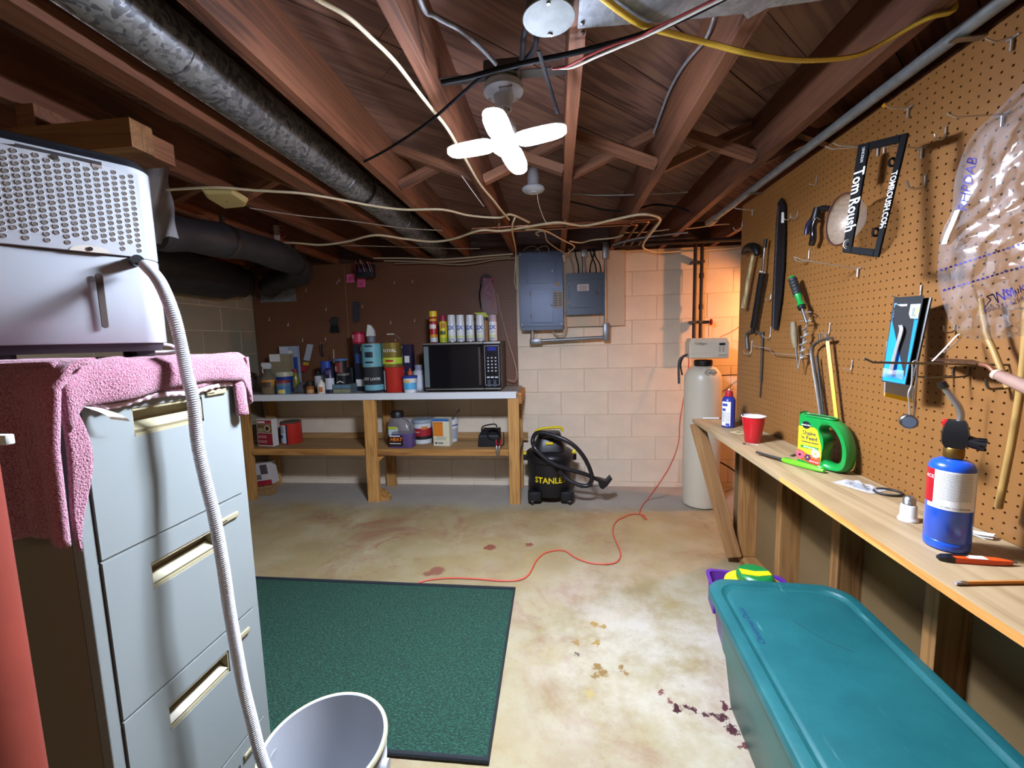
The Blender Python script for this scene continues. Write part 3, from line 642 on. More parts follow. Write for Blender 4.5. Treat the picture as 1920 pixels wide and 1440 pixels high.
q.box((-.02,-w2,0),(0,-w2+.021,CT)); q.box((-.02,w2-.021,0),(0,w2,CT)); q.box((-.02,-w2+.021,CT-.028),(0,w2-.021,CT)); q.box((-.02,-w2+.021,0),(0,w2-.021,.052))
q.build('front_frame', M_CAB, fc, bevel=.002)
PIT = .307
for k in range(4):
    zt = CT-.030-PIT*k; zb_ = zt-PIT+.006
    if k: MB().box((-.015,-w2+.022,zt+.0005),(.0015,w2-.022,zt+.0045)).build('rail', M_CAB, fc)
    dr = thing('d','x','y'); bpy.data.objects.remove(dr)
    y0, y1 = -w2+.023, w2-.023
    # recessed pull, cut out of the drawer front
    py0, py1, pz0, pz1 = -.083, .075, zt-.100, zt-.045
    q = MB()
    q.box((-.018,y0,zb_),(.004,y1,pz0)); q.box((-.018,y0,pz1),(.004,y1,zt)); q.box((-.018,y0,pz0),(.004,py0,pz1)); q.box((-.018,py1,pz0),(.004,y1,pz1))
    d_ = q.build('drawer', M_CAB, fc)
    q = MB()
    q.box((-.03,py0,pz0),(-.026,py1,pz1)); q.box((-.026,py0,pz0),(.002,py1,pz0+.006)); q.box((-.026,py0,pz1-.006),(.002,py1,pz1)); q.box((-.026,py0,pz0),(.002,py0+.003,pz1)); q.box((-.026,py1-.003,pz0),(.002,py1,pz1))
    q.build('pull_recess', M_CREAM, d_)
    q = MB(); q.loft([[(-.02,py0+.003,pz0+.006),(-.002,py0+.003,pz0+.006),(.001,py0+.003,pz0+.012),(-.02,py0+.003,pz0+.026)],[(-.02,py1-.003,pz0+.006),(-.002,py1-.003,pz0+.006),(.001,py1-.003,pz0+.012),(-.02,py1-.003,pz0+.026)]])
    q.build('pull_lip', M_CREAM, d_)
    MB().box((.004,.085,zt-.046),(.010,.142,zt-.032)).build('latch', M_CREAM, d_, bevel=.003)
    MB().box((.0101,.088,zt-.041),(.0106,.104,zt-.039)).build('latch_slot', M_BLACK, d_)

# pink towel draped over the cabinet
M_TOWEL = bpy.data.materials.new('pink_terry'); M_TOWEL.use_nodes = True
n_, l_ = nodes_of(M_TOWEL); b_ = n_['Principled BSDF']; b_.inputs['Roughness'].default_value = .95; b_.inputs['Sheen Weight'].default_value = .3
tc_ = n_.new('ShaderNodeTexCoord'); t1 = n_.new('ShaderNodeTexNoise'); t1.inputs['Scale'].default_value = 330; t1.inputs['Detail'].default_value = 2; l_.new(tc_.outputs['Object'], t1.inputs[0])
r_ = ramp(n_, [(.3,'#834856'),(.55,'#a66c7d'),(.8,'#b58694')]); l_.new(t1.outputs[0], r_.inputs[0]); l_.new(r_.outputs[0], b_.inputs['Base Color'])
bp_ = n_.new('ShaderNodeBump'); bp_.inputs['Strength'].default_value = 1; bp_.inputs['Distance'].default_value = .006; l_.new(t1.outputs[0], bp_.inputs['Height']); l_.new(bp_.outputs[0], b_.inputs['Normal'])
M_HEM = mat('#d9bcc6', .9, var=.15, vscale=150, bump=.6, bscale=200, name='towel_hem')
tw = thing('towel', 'pink terry towel draped over the top of the file cabinet', 'towel', (CX, 0, CT))
def drape(profile, nv, edge_wave):
    return profile
def front_flap(u, v):
    # u along the cabinet width (y), v from rear of the top, over the edge and down the front
    y = CY0-.012+u*(CY1-CY0+.035)
    drop = .026 + .006*math.sin(u*7+.5) - .008*u + (.055*max(0,(u-.93)/.07)) + (.04*max(0,(.06-u)/.06))
    L1 = .62
    s_ = v*(L1+drop+.02)
    wob = .004*math.sin(u*21+v*9)
    if s_ < L1-.02: return (-L1+s_, y, .012+wob*.6)
    a = min((s_-L1+.02)/.03, 1)*math.pi/2
    if a < math.pi/2: return (-.02+.03*math.sin(a)+.007, y, -.013+.03*math.cos(a)+wob*.5)
    d2 = s_-L1-.01
    return (.018+wob+.010*math.sin(u*9)*d2*6, y, -.016-d2)
top = MB().grid(front_flap, 44, 50).build('front_drape', M_TOWEL, tw, smooth=80, solid=.008)
def under_flap(u, v):
    y = CY0+.03+u*(CY1-CY0-.045)
    d2 = .02+v*(.036-.006*u+.003*math.sin(u*13))
    return (.011+.002*math.sin(u*17+v*4), y, -d2)
MB().grid(under_flap, 36, 8).build('under_layer', M_TOWEL, tw, smooth=80, solid=.004)
def hem(u, v):
    y = CY0+.03+u*(CY1-CY0-.045); zz = -.02-(.036-.006*u+.003*math.sin(u*13))
    return (.012+.002*math.sin(u*110), y, zz-.001-v*.010)
MB().grid(hem, 120, 2).build('hem', M_HEM, tw, smooth=80, solid=.004)
def side_flap(u, v):
    # hangs down the camera-facing side; u along -x from the front edge
    L = [(-.03,.30),(0,.26),(.10,.26),(.14,.24),(.5,.22),(.6,.22)]
    x = .035-u*.52
    drop = .262 - .01*math.sin(u*9) if u < .32 else .262-(u-.32)*.25
    bulge = .018*math.sin(u*26+1.3)*min(v*2,1) + .012*math.sin(u*11)
    s_ = v*(drop+.05)
    if s_ < .05:
        a = s_/.05*math.pi/2
        return (x, CY0+.03-.048*math.sin(a), -.012+.03*math.cos(a))
    return (x-.03*(s_-.05)*(1-u*2), CY0-.018-abs(bulge)-.003, -.012-(s_-.05))
MB().grid(side_flap, 46, 26).build('side_drape', M_TOWEL, tw, smooth=80, solid=.010)
def corner_fold(u, v):
    # the loose front corner hangs free in an S curve past the cabinet edge
    z = -.05-v*.245
    s_ = .5-.5*math.cos(v*math.pi*1.6)
    return (.013+.005*math.sin(v*6), CY0-.014+u*(.016+.016*math.sin(v*4.2)), z)
MB().grid(corner_fold, 6, 24).build('corner_fold', M_TOWEL, tw, smooth=80, solid=.008)
def far_corner(u, v): return (.013+.012*math.sin(u*3.1)*v, CY1-.028+u*.03, -.03-v*.105)
MB().grid(far_corner, 6, 14).build('far_corner', M_TOWEL, tw, smooth=80, solid=.012)
def far_side(u, v): return (.02-u*.20, CY1+.018+.008*math.sin(u*20)*v, .008-v*(.115+.02*math.sin(u*6)))
MB().grid(far_side, 16, 12).build('far_drape', M_TOWEL, tw, smooth=80, solid=.008)
def care(u, v): return (.016+.016*math.sin(v*2.4), CY0+.012+u*.032+v*.036, -.055-.030*v-.010*u)
MB().grid(care, 4, 8).build('care_tag', mat('#e3e3e0',.8), tw, smooth=80)

# dehumidifier
dirv = Vector((.545,.838,0)); nrm = Vector((.838,-.545,0))
DA = Vector((-.885,.888,0))
dh = thing('dehumidifier', 'white dehumidifier with a perforated front standing on the towel', 'dehumidifier', (0,0,0))
dh.matrix_world = Matrix(((dirv.x,-nrm.x,0,DA.x),(dirv.y,-nrm.y,0,DA.y),(0,0,1,CT+.018),(0,0,0,1)))
M_DH = mat('#a0a4a8', .18, coat=.5, name='gloss_white'); M_DHG = mat('#968d82', .6, name='grille_shadow')
W_, D_ = .31, .19
def dh_ring(z, ins=0.0, bow=.012):
    out = []; r = .045
    N = 10
    for cx, cy, a0 in ((-r,r,270),(-r,D_-r,0),(-W_+r,D_-r,90),(-W_+r,r,180)):
        for k in range(N+1):
            a = math.radians(a0+90*k/N); out.append((cx+(r-ins)*math.cos(a), cy+(r-ins)*math.sin(a), z))
    res = []
    for x, y, zz in out:
        t = (x+W_/2)/(W_/2); res.append((x, y - (bow*(1-t*t) if y < D_/2 else 0), zz))
    return res
def shell(z0, z1, name, m):
    return MB().loft([dh_ring(z0,.002),dh_ring(z0+.002),dh_ring(z1-.002),dh_ring(z1,.002)]).build(name, m, dh, smooth=45)
shell(.030,.213,'water_tank',M_DH)
body = shell(.2145,.405,'upper_body',M_DH)
MB().loft([dh_ring(.402,.004),dh_ring(.414,.006),dh_ring(.424,.014),dh_ring(.428,.03)]).build('top_cover', mat('#15161b',.3), dh, smooth=45)
MB().loft([dh_ring(.012,.012),dh_ring(.030,.006)]).build('base', mat('#221f24',.4), dh, smooth=45)
for x, y in ((-.045,.035),(-.255,.035),(-.045,.15),(-.255,.15)): MB().lathe([(.018,-.004),(.02,.004),(.02,.012)], (x,y,0), 16).build('caster', M_BLACK, dh, smooth=40)
def fy(x):
    t = (x+W_/2)/(W_/2); return -.012*(1-t*t)
# perforated front panel: each opening is a dished hole of its own
pan = MB()
px0, px1, pz0, pz1 = -.268, -.028, .2155, .392
pan.grid(lambda u,v: (px0+u*(px1-px0), fy(px0+u*(px1-px0))-.0022, pz0+v*(pz1-pz0)), 24, 4)
pan = pan.build('front_panel', mat('#a6aaae', .25, coat=.4), dh, smooth=40)
hq = MB().lathe([(.0045,.0006),(.0044,-.0008),(.0039,-.0010),(.0037,-.0004)], n=12, axis='Y', cap=False); hq.cur = 1; hq.lathe([(.0037,-.0004),(.001,-.0003)], n=12, axis='Y'); hole = hq.build('vent_hole', [mat('#b5b8ba',.3), mat('#5c554e',.8)], pan, smooth=40)
hm = hole.data; bpy.data.objects.remove(hole)
cols = 17; rows = 15
for i in range(cols):
    for j in range(rows):
        if (j == 0 or j == rows-1) and (i % 2 == 1): continue
        x = px0+.012+i*(px1-px0-.024)/(cols-1); z = pz0+.014+j*.01105 + (.0055 if i % 2 else 0)
        if i % 2 and j == rows-2: pass
        if abs(x+.118) < .028 and j == 0: continue
        o = bpy.data.objects.new('vent_hole', hm); COL.objects.link(o); o.parent = pan; o.location = (x, fy(x)-.0026, z)
MB().loft([[(-.118+.03*math.cos(a),fy(-.118)-.004,.2150+max(0,.013*math.sin(a))) for a in [math.pi*k/10 for k in range(11)]],[(-.118+.026*math.cos(a),fy(-.118)-.001,.2150+max(0,.011*math.sin(a))) for a in [math.pi*k/10 for k in range(11)]]]).build('tank_grip', mat('#bdb6a8',.5), dh)
MB().lathe([(.004,-.006),(.004,0)], (-.118,fy(-.118),.221), 10, axis='Y').build('drain_cap', M_BLACK, dh)
MB().box((-.200,fy(-.13)-.003,.392),(-.085,.004,.398)).build('filter_notch', mat('#2a272a',.5), dh)
MB().box((-.1,fy(-.09)-.004,.386),(-.085,.004,.395)).build('filter_tab', mat('#8b7f78',.5), dh)
MB().lathe([(.0045,-.003),(.0045,0)], (-.150,fy(-.15)-.002,.388), 10, axis='Y').build('screw', M_STEELD, dh)
q = MB(); xs = -.110
q.loft([[(xs+.006*math.cos(a), fy(xs)-.0015, .118+(.050 if math.sin(a) >= 0 else -.050)+.006*math.sin(a)) for a in [2*math.pi*k/20 for k in range(20)]],[(xs+.005*math.cos(a), fy(xs)-.003, .118+(.050 if math.sin(a) >= 0 else -.050)+.005*math.sin(a)) for a in [2*math.pi*k/20 for k in range(20)]]])
q.build('level_window', mat('#41362f',.75), dh)
MB().lathe([(.011,-.03),(.011,.01)], (-.050,fy(-.05),.205), 14, axis='Y').build('hose_outlet', M_BLACK, dh, smooth=40)
MB().tube([(-.02,.12,.03),(.02,.11,.024),(.035,.12,.010),(.03,.15,.008),(-.02,.165,.009)], .004, 7, 6).build('power_cord', M_WHITE_PL, dh, smooth=60)

# corrugated drain hose from the dehumidifier into the bucket
hp = [hit(272,496,Y=.835), hit(300,530,Y=.80), hit(325,590,Y=.785), hit(340,650,Y=.785), hit(350,700,Y=.78), hit(362,750,Y=.775), hit(370,830,Y=.775), hit(385,900,Y=.775), hit(402,970,Y=.775), hit(418,1060,Y=.775), hit(428,1130,Y=.78), hit(440,1200,Y=.785), hit(455,1280,Y=.79), hit(472,1350,Y=.785), hit(490,1420,Y=.781), Vector((-.658,.793,.325)), Vector((-.635,.81,.23))]
sm_ = catmull(hp, 26); rings = []
ln = [0]
for a, b in zip(sm_, sm_[1:]): ln.append(ln[-1]+(b-a).length)
from bisect import bisect
def samp(s_):
    i = min(max(bisect(ln, s_)-1,0), len(sm_)-2); t = (s_-ln[i])/max(ln[i+1]-ln[i],1e-9); return sm_[i].lerp(sm_[i+1], t)
NR = int(ln[-1]/.0022); pts = [samp(ln[-1]*k/NR) for k in range(NR+1)]
M_HOSE = mat('#bcc0c4', .35, trans=.0, coat=.2, name='translucent_hose')
nb = nodes_of(M_HOSE)[0]['Principled BSDF']; nb.inputs['Subsurface Weight'].default_value = .25; nb.inputs['Subsurface Radius'].default_value = (.02,.02,.02)
cnt = [0]
def hr(t): return .0112+.0014*(1 if int(round(t*NR))%2 else -1)*.7
hs = MB().tube([p-hp[0] for p in pts], hr, 12).build('drain_hose', M_HOSE, smooth=70); hs.location = hp[0]
tag(hs, 'white corrugated drain hose running from the dehumidifier into the bucket', 'hose')

# white bucket
bk = thing('bucket', 'white ribbed plastic bucket catching the drain hose', 'bucket', (-.575,.865,0))
M_BKT = mat('#aeb1b5', .3, name='bucket_white'); nb = nodes_of(M_BKT)[0]['Principled BSDF']; nb.inputs['Subsurface Weight'].default_value = .15; nb.inputs['Subsurface Radius'].default_value = (.02,.02,.02)
prof = [(.001,.0),(.122,0),(.126,.006),(.133,.25),(.140,.255),(.140,.262),(.134,.266),(.135,.29),(.142,.295),(.142,.302),(.136,.306),(.137,.33),(.144,.335),(.144,.342),(.139,.346),(.140,.36),(.1455,.362),(.147,.367),(.1445,.371),(.138,.370),(.136,.34),(.130,.26),(.122,.01),(.001,.008)]
MB().lathe(prof, n=64).build('shell', M_BKT, bk, smooth=40)
MB().lathe([(.1475,.3615),(.1482,.367),(.1455,.372),(.140,.3712)], n=64, cap=False).build('rim', mat('#b5b392',.35), bk, smooth=60)
for s_ in (-1,1): MB().lathe([(.016,-.004),(.016,.012)], (s_*.146,0,.32), 14, axis='X').build('handle_ear', M_BKT, bk, smooth=40)
MB().tube([(-.155,0,.32),(-.15,-.06,.26),(-.10,-.13,.215),(0,-.158,.20),(.10,-.13,.215),(.15,-.06,.26),(.155,0,.32)], .002, 6, 6).build('wire_handle', M_ZINC, bk, smooth=60)

# red steel post
rp = thing('steel_post', 'rust red round steel post beside the file cabinet', 'post', (-.745,.42,0))
MB().lathe([(.045,.012),(.045,2.03)], n=32).build('column', mat('#762a1b', .6, var=.12, vscale=9, bump=.1, name='red_oxide'), rp, smooth=40)
MB().box((-.08,-.08,0),(.08,.08,.012)).build('foot_plate', mat('#7c3325',.5), rp); MB().box((-.08,-.08,2.03),(.08,.08,2.042)).build('head_plate', mat('#7c3325',.5), rp)
kn = hit(12,824,Y=.42)
q = MB(); q.rbox((-.03,-.005,-.006),(.006,.005,.006), .003); kq = q.build('cord_hook', M_WHITE_PL, rp, smooth=40); kq.location = (kn.x+.745, 0, kn.z)

# grey plastic sheet hanging behind the dehumidifier
pp = hit(311,335,Y=1.35)
def crumple(u, v): return ((u-.5)*.16+.003*math.sin(v*7+u*3), .008*math.sin(u*9+v*4)+.004*math.sin(v*15+u*11), -v*.30+.01*math.sin(u*9))
M_FILM = mat('#b6b6b8', .25, alpha=.55, name='grey_film')
ps = MB().grid(crumple, 18, 26).build('plastic_sheet', M_FILM, smooth=30); ps.location = pp+Vector((-.06,0,.10))
tag(ps, 'crumpled clear plastic sheet hanging from the joist behind the dehumidifier', 'plastic sheet')

# green carpet with dark bound edge
M_CARPET = bpy.data.materials.new('green_loop_carpet'); M_CARPET.use_nodes = True
n_, l_ = nodes_of(M_CARPET); b_ = n_['Principled BSDF']; b_.inputs['Roughness'].default_value = .95
tc_ = n_.new('ShaderNodeTexCoord'); mp_ = n_.new('ShaderNodeMapping'); mp_.inputs['Scale'].default_value = (1,1.9,1); l_.new(tc_.outputs['Object'], mp_.inputs[0])
t1 = n_.new('ShaderNodeTexNoise'); t1.inputs['Scale'].default_value = 105; t1.inputs['Detail'].default_value = 3; l_.new(mp_.outputs[0], t1.inputs[0])
r_ = ramp(n_, [(.32,'#0b211a'),(.55,'#184232'),(.75,'#2f6550')]); l_.new(t1.outputs[0], r_.inputs[0]); l_.new(r_.outputs[0], b_.inputs['Base Color'])
bp_ = n_.new('ShaderNodeBump'); bp_.inputs['Strength'].default_value = 1; bp_.inputs['Distance'].default_value = .006; l_.new(t1.outputs[0], bp_.inputs['Height']); l_.new(bp_.outputs[0], b_.inputs['Normal'])
ca = thing('carpet', 'dark green loop-pile carpet mat with a black bound edge', 'carpet', (-1.0,1.63,0))
Cq = [(-.775,-.455),(.763,-.455),(.755,.465),(-.775,.475)]
MB().prism(Cq, .0005, .008).build('pile', M_CARPET, ca)
MB().tube([(x,y,.0095) for x,y in Cq], .010, 8, closed=True).build('bound_edge', mat('#1b2126',.9,bump=.5,bscale=200), ca)
# ================================================================ narrow bench along the pegboard, and what stands on it
BZ = .834
M_PLY = wood('bench_plywood', '#a08660', '#b39a74', '#82674a', axis='Y', scale=.5, rough=.55)
nb = thing('narrow_bench', 'narrow plywood bench along the tan pegboard with a slanted end brace', 'bench', (0,0,0))
MB().loft([[(1.029,-1.3,BZ-.019),(1.029,2.55,BZ-.019),(.788,2.55,BZ-.019),(.74,.81,BZ-.019),(.735,-1.3,BZ-.019)],[(1.029,-1.3,BZ),(1.029,2.55,BZ),(.788,2.55,BZ),(.74,.81,BZ),(.735,-1.3,BZ)]]).build('top', M_PLY, nb)
MB().loft([[(.79,2.55,BZ-.019),(.74,.81,BZ-.019),(.735,-1.3,BZ-.019)]+[(.7355,-1.3,BZ-.019),(.7405,.81,BZ-.019),(.7905,2.55,BZ-.019)][:0],[(.79,2.55,BZ),(.74,.81,BZ),(.735,-1.3,BZ)]],False,False,False).build('front_edge', wood('bench_edge','#b9823f','#cb9650','#946428',axis='Y'), nb).location = (-.0008,0,0)
bp0, bp1 = Vector((.80,2.50,BZ-.02)), Vector((1.000,2.44,.045)); ax = (bp1-bp0)
M4 = ax.to_track_quat('Z','Y').to_matrix().to_4x4(); M4.translation = bp0
o = MB().box((-.019,-.04,0),(.019,.04,ax.length)).build('brace', wood('brace','#8a6238','#9d7446','#664425',axis='Z'), nb, bevel=.002); o.matrix_local = M4
for y in (2.0, 1.6, 1.2, .8):
    MB().prism([(0,0),(.0,-.16),(-.2,0)], -.01, .01).build('bracket', M_STUD, nb).matrix_local = Matrix.Translation((1.026,y,BZ-.0195)) @ Matrix.Rotation(math.pi/2,4,'X')

def stand(x, y, r=0, Z=BZ):
    p = hit(x,y,Z=Z); d = Vector((p.x,p.y,0)).normalized(); return p+d*r
def face_cam(p): return math.atan2(p.x, p.y)*-1
def label_sheet(r, z0, z1, a0, a1, n=16):
    """paper label wrapped on a cylinder; angle 0 faces -y"""
    return MB().grid(lambda u,v: (r*math.sin(a0+(a1-a0)*u), -r*math.cos(a0+(a1-a0)*u), z0+(z1-z0)*v), n, 1)
M_PAPER = mat('#e4e4e0', .6, name='white_label'); M_BLUEINK = mat('#243a8c', .6, name='blue_ink'); M_TXT = mat('#3a3a42', .6, name='dark_print')
def fineprint(parent, r, z0, z1, a0, a1, rows, m=M_TXT, h=.0009):
    q = MB(); rnd = random.Random(3)
    for k in range(rows):
        z = z1-(z1-z0)*(k+.5)/rows; a = a0
        while a < a1-.05:
            b = min(a+rnd.uniform(.05,.16), a1)
            for s_ in range(3):
                u0, u1 = a+(b-a)*s_/3, a+(b-a)*(s_+1)/3
                q.quad((r*math.sin(u0),-r*math.cos(u0),z-h),(r*math.sin(u1),-r*math.cos(u1),z-h),(r*math.sin(u1),-r*math.cos(u1),z+h),(r*math.sin(u0),-r*math.cos(u0),z+h))
            a = b+.02
    return q.build('fine_print', m, parent)

# blue spray can with a red cap
p = stand(1365,803,.033); t = thing('spray_can', 'blue lubricant spray can with a red cap at the far end of the narrow bench', 'spray can', p, face_cam(p)-.25)
MB().lathe([(.030,0),(.033,.003),(.033,.146),(.031,.150),(.026,.160),(.016,.168),(.001,.169)], n=32).build('can', mat('#242c7a',.3,coat=.3), t, smooth=40)
label_sheet(.0334,.012,.140,-.9,.55).build('label', M_PAPER, t, smooth=60)
MB().lathe([(.0265,.158),(.0295,.150),(.032,.148)], n=32, cap=False).build('shoulder', M_ZINC, t, smooth=50)
MB().lathe([(.020,.166),(.019,.180),(.016,.194),(.010,.197),(.001,.197)], n=20).build('cap', mat('#a01c24',.35), t, smooth=40)
MB().lathe([(.006,.19),(.005,.204),(.001,.205)], n=10).build('nozzle', mat('#cfcfd4',.3), t, smooth=40)
for k in range(2): label_sheet(.0338,.116-.026*k,.130-.026*k,-.75,.1-.25*k,8).build('blue_print', M_BLUEINK, t, smooth=60)
fineprint(t, .0337, .03, .085, -.8, .45, 12); MB().box((-.004,-.0342,.014),(.014,-.0338,.026)).build('barcode', M_BLUEINK, t)

# red cup
p = stand(1411,832,.034); t = thing('party_cup', 'red plastic party cup with a white inside on the narrow bench', 'cup', p)
MB().lathe([(.001,.0),(.031,0),(.033,.002),(.037,.045),(.0375,.047),(.043,.085),(.0435,.087),(.047,.116),(.0495,.118),(.0495,.121),(.0465,.121)], n=36, cap=False).build('outer_wall', mat('#b3141f',.3,coat=.2), t, smooth=40)
MB().lathe([(.0466,.1205),(.042,.083),(.035,.04),(.031,.004),(.001,.004)], n=36, cap=False).build('lining', mat('#dcdce0',.35), t, smooth=40)
MB().lathe([(.0470,.1195),(.0502,.1192),(.0506,.1208),(.0502,.1224),(.0470,.122)], n=36, cap=False).build('rim', mat('#e6e6ea',.35), t, smooth=60)
MB().tube([(-.03,.0,.012),(-.045,.005,.128)], .003, 6).build('dark_stick', M_BLACK, t)

# green fertiliser jug
pa, pb_ = hit(1497,868,Z=BZ), hit(1605,890,Z=BZ)
jd = Vector((.45,-.893,0)); ang = math.atan2(jd.y, jd.x)
t = thing('fertilizer_jug', 'green plastic fertiliser jug with a big moulded handle and yellow flower label', 'jug', pa+Vector((-.010,.0,0)), ang)
JW, JH, JT = .178, .185, .055
outer = [(0,.004),(.010,0),(.115,-.0),(.150,.004),(.168,.018),(.176,.045),(.176,.085),(.166,.125),(.148,.158),(.128,.176),(.110,.183),(.060,.185),(.006,.187),(.0,.182)]
outer = [(max(p_.x,-.001),max(p_.y,0)) for p_ in catmull([(x,z,0) for x,z in outer], 3, True)]
inner = [(.094,.035),(.112,.026),(.134,.028),(.150,.048),(.152,.088),(.142,.122),(.122,.150),(.100,.158),(.086,.148),(.084,.132),(.096,.112),(.098,.080),(.092,.055)]
inner = [(p_.x,p_.y) for p_ in catmull([(x,z,0) for x,z in inner], 3, True)]
M_JUG = mat('#118a3a',.35,coat=.2,name='green_plastic')
def ring_prism(outl, hol, y0, y1, rnd):
    """solid slab with a hole: bridges outline and hole by nearest angles"""
    bm = bmesh.new(); 
    def loop(pts, y): return [bm.verts.new((x,y,z)) for x,z in pts]
    def shrink(pts, cx, cz, k): return [(cx+(x-cx)*k, cz+(z-cz)*k) for x,z in pts]
    cx = sum(x for x,_ in outl)/len(outl); cz = sum(z for _,z in outl)/len(outl)
    hx = sum(x for x,_ in hol)/len(hol); hz = sum(z for _,z in hol)/len(hol)
    O = [loop(shrink(outl,cx,cz,.93),y0), loop(outl,y0+rnd), loop(outl,y1-rnd), loop(shrink(outl,cx,cz,.93),y1)]
    I = [loop(shrink(hol,hx,hz,1.16),y0), loop(hol,y0+rnd), loop(hol,y1-rnd), loop(shrink(hol,hx,hz,1.16),y1)]
    for L in (O,I):
        for a, b in zip(L, L[1:]):
            n = len(a)
            for k in range(n): bm.faces.new((a[k],a[(k+1)%n],b[(k+1)%n],b[k]))
    for a, b in ((O[0],I[0]),(O[-1],I[-1])):
        es = [bm.edges.get((a[k],a[(k+1)%len(a)])) for k in range(len(a))]+[bm.edges.get((b[k],b[(k+1)%len(b)])) for k in range(len(b))]
        bmesh.ops.triangle_fill(bm, edges=es, use_beauty=True)
    me = bpy.data.meshes.new('slab'); bmesh.ops.recalc_face_normals(bm, faces=bm.faces); bm.to_mesh(me); bm.free(); return me
me = ring_prism(outer, inner, 0, JT, .012); me.materials.append(M_JUG)
me.polygons.foreach_set('use_smooth', [True]*len(me.polygons)); me.set_sharp_from_angle(angle=math.radians(50))
o = bpy.data.objects.new('body', me); COL.objects.link(o); o.parent = t
MB().box((.010,.012,.184),(.105,JT-.012,.1875)).build('open_mouth', mat('#0b3a1c',.6), t)
MB().tube([(.002,.01,.187),(.06,.006,.187),(.112,.010,.186),(.118,.028,.185),(.112,.045,.186),(.06,.049,.187),(.002,.045,.187),(-.001,.028,.187)], .003, 6, 4, closed=True).build('mouth_rim', M_JUG, t, smooth=60)
lab = [(.006,.020),(.088,.010),(.092,.050),(.090,.085),(.082,.112),(.074,.140),(.062,.148),(.006,.146)]
def flat_on(name, pts, m, parent, y, th=.0006): 
    q = MB(); q.loft([[(x,y,z) for x,z in pts],[(x,y-th,z) for x,z in pts]]); return q.build(name, m, parent)
flat_on('label', lab, mat('#e8d21d',.5), t, -.0002)
flat_on('flower_band', [(.007,.021),(.0875,.011),(.090,.042),(.070,.050),(.05,.045),(.03,.052),(.007,.060)], mat('#b5642b',.5,var=.4,vscale=60), t, -.0009)
flat_on('green_band', [(.016,.066),(.080,.066),(.082,.077),(.018,.077)], mat('#2c8a3c',.5), t, -.0009)
flat_on('red_corner', [(.048,.014),(.087,.011),(.089,.03),(.05,.034)], mat('#d2402c',.5), t, -.0014)
def disc(name, cx, cz, r, m, parent, y, n=20, sx=1): return flat_on(name, [(cx+r*sx*math.cos(2*math.pi*k/n), cz+r*math.sin(2*math.pi*k/n)) for k in range(n)], m, parent, y)
disc('brand_disc', .034, .153, .014, mat('#15181c',.5), t, -.0012, sx=1.1)
def blossom(cx, cz, r, n, m, c, y):
    pts = []
    for k in range(n*4):
        a = 2*math.pi*k/(n*4); pts.append((cx+r*(.7+.3*abs(math.cos(a*n/2)))*math.cos(a), cz+r*(.7+.3*abs(math.cos(a*n/2)))*math.sin(a)))
    flat_on('flower', pts, m, t, y); disc('flower_centre', cx, cz, r*.28, c, t, y-.0008)
blossom(.016,.038,.017,9,mat('#e2566b',.5),mat('#2a1118',.5),-.0018); blossom(.072,.054,.017,9,mat('#ecebe4',.5),mat('#d9a520',.5),-.0018); blossom(.045,.034,.012,6,mat('#3b2457',.5),mat('#c9a020',.5),-.0018)
for body, s_, x, z, m in (('Shake',.021,.046,.124,M_TXT),("'n Feed",.021,.046,.106,M_TXT),('Continuous Release',.0078,.050,.091,M_TXT),('All Purpose',.009,.049,.0715,mat('#efe9c8',.5)),('Miracle-Gro',.0068,.034,.153,M_PAPER),('NET WT 4.5 LB',.005,.068,.022,M_PAPER)):
    print_on('lettering', body, s_, m, t, (x,-.0022,z), (math.pi/2,0,0), off=.0003)

# grill lighter
a, b = hit(1418,853,Z=BZ), hit(1545,888,Z=BZ); v = b-a; t = thing('grill_lighter', 'bright green long-nosed grill lighter lying before the jug', 'lighter', a+Vector((0,0,.008)), math.atan2(v.y,v.x))
Lg = v.length
MB().tube([(0,0,.004),(Lg*.28,0,.002),(Lg*.46,0,.001)], lambda u: .0045+.002*u, 10).build('barrel', mat('#2a2422',.5), t, smooth=50)
q = MB(); pr = []
for k, (x, hw, hh) in enumerate(((.42,.006,.006),(.46,.011,.009),(.55,.012,.010),(.75,.0115,.010),(.92,.012,.009),(1.0,.008,.006))):
    pr.append([(Lg*x, hw*math.cos(2*math.pi*i/14), .002+hh*math.sin(2*math.pi*i/14)) for i in range(14)])
q.loft(pr).build('handle', mat('#5fd41e',.3,coat=.2), t, smooth=50)
MB().box((Lg*.45,-.004,.010),(Lg*.55,.004,.0125)).build('trigger', mat('#2f8a14',.4), t, bevel=.001)
MB().tube([(Lg*.9,-.006,.012),(Lg*.97,-.006,.010),(Lg*.97,.006,.010),(Lg*.9,.006,.012)], .002, 6, 3).build('loop', mat('#48b016',.4), t)

# propane torch
p = stand(1772,1036,.040); t = thing('propane_torch', 'blue propane cylinder with a black and steel torch head', 'torch', p, face_cam(p))
RP = .0395
MB().lathe([(.034,.0),(.038,.003),(RP,.010),(RP,.0205),(RP-.0008,.0215),(RP,.0225),(RP,.180),(.0385,.190),(.034,.198),(.024,.204),(.014,.206),(.012,.216),(.001,.216)], n=40).build('cylinder', mat('#1c4fb8',.28,coat=.3,name='blue_paint'), t, smooth=40)
label_sheet(RP+.0004,.096,.183,-1.05,1.25,24).build('label', M_PAPER, t, smooth=60)
label_sheet(RP+.0006,.106,.183,-1.5,-.72,10).build('red_label', mat('#a31420',.4), t, smooth=60)
fineprint(t, RP+.0008, .118, .180, -.66, .95, 17, mat('#8d8d90',.6), h=.0005)
print_on('lettering', 'ACE', .011, M_PAPER, t, (0,0,.165), (0,0,-.98), wrap=RP+.0012)
print_on('lettering', 'DOT-39 NRC 232/298 M1002', .0052, M_TXT, t, (0,0,.102), (0,0,.12), wrap=RP+.0009)
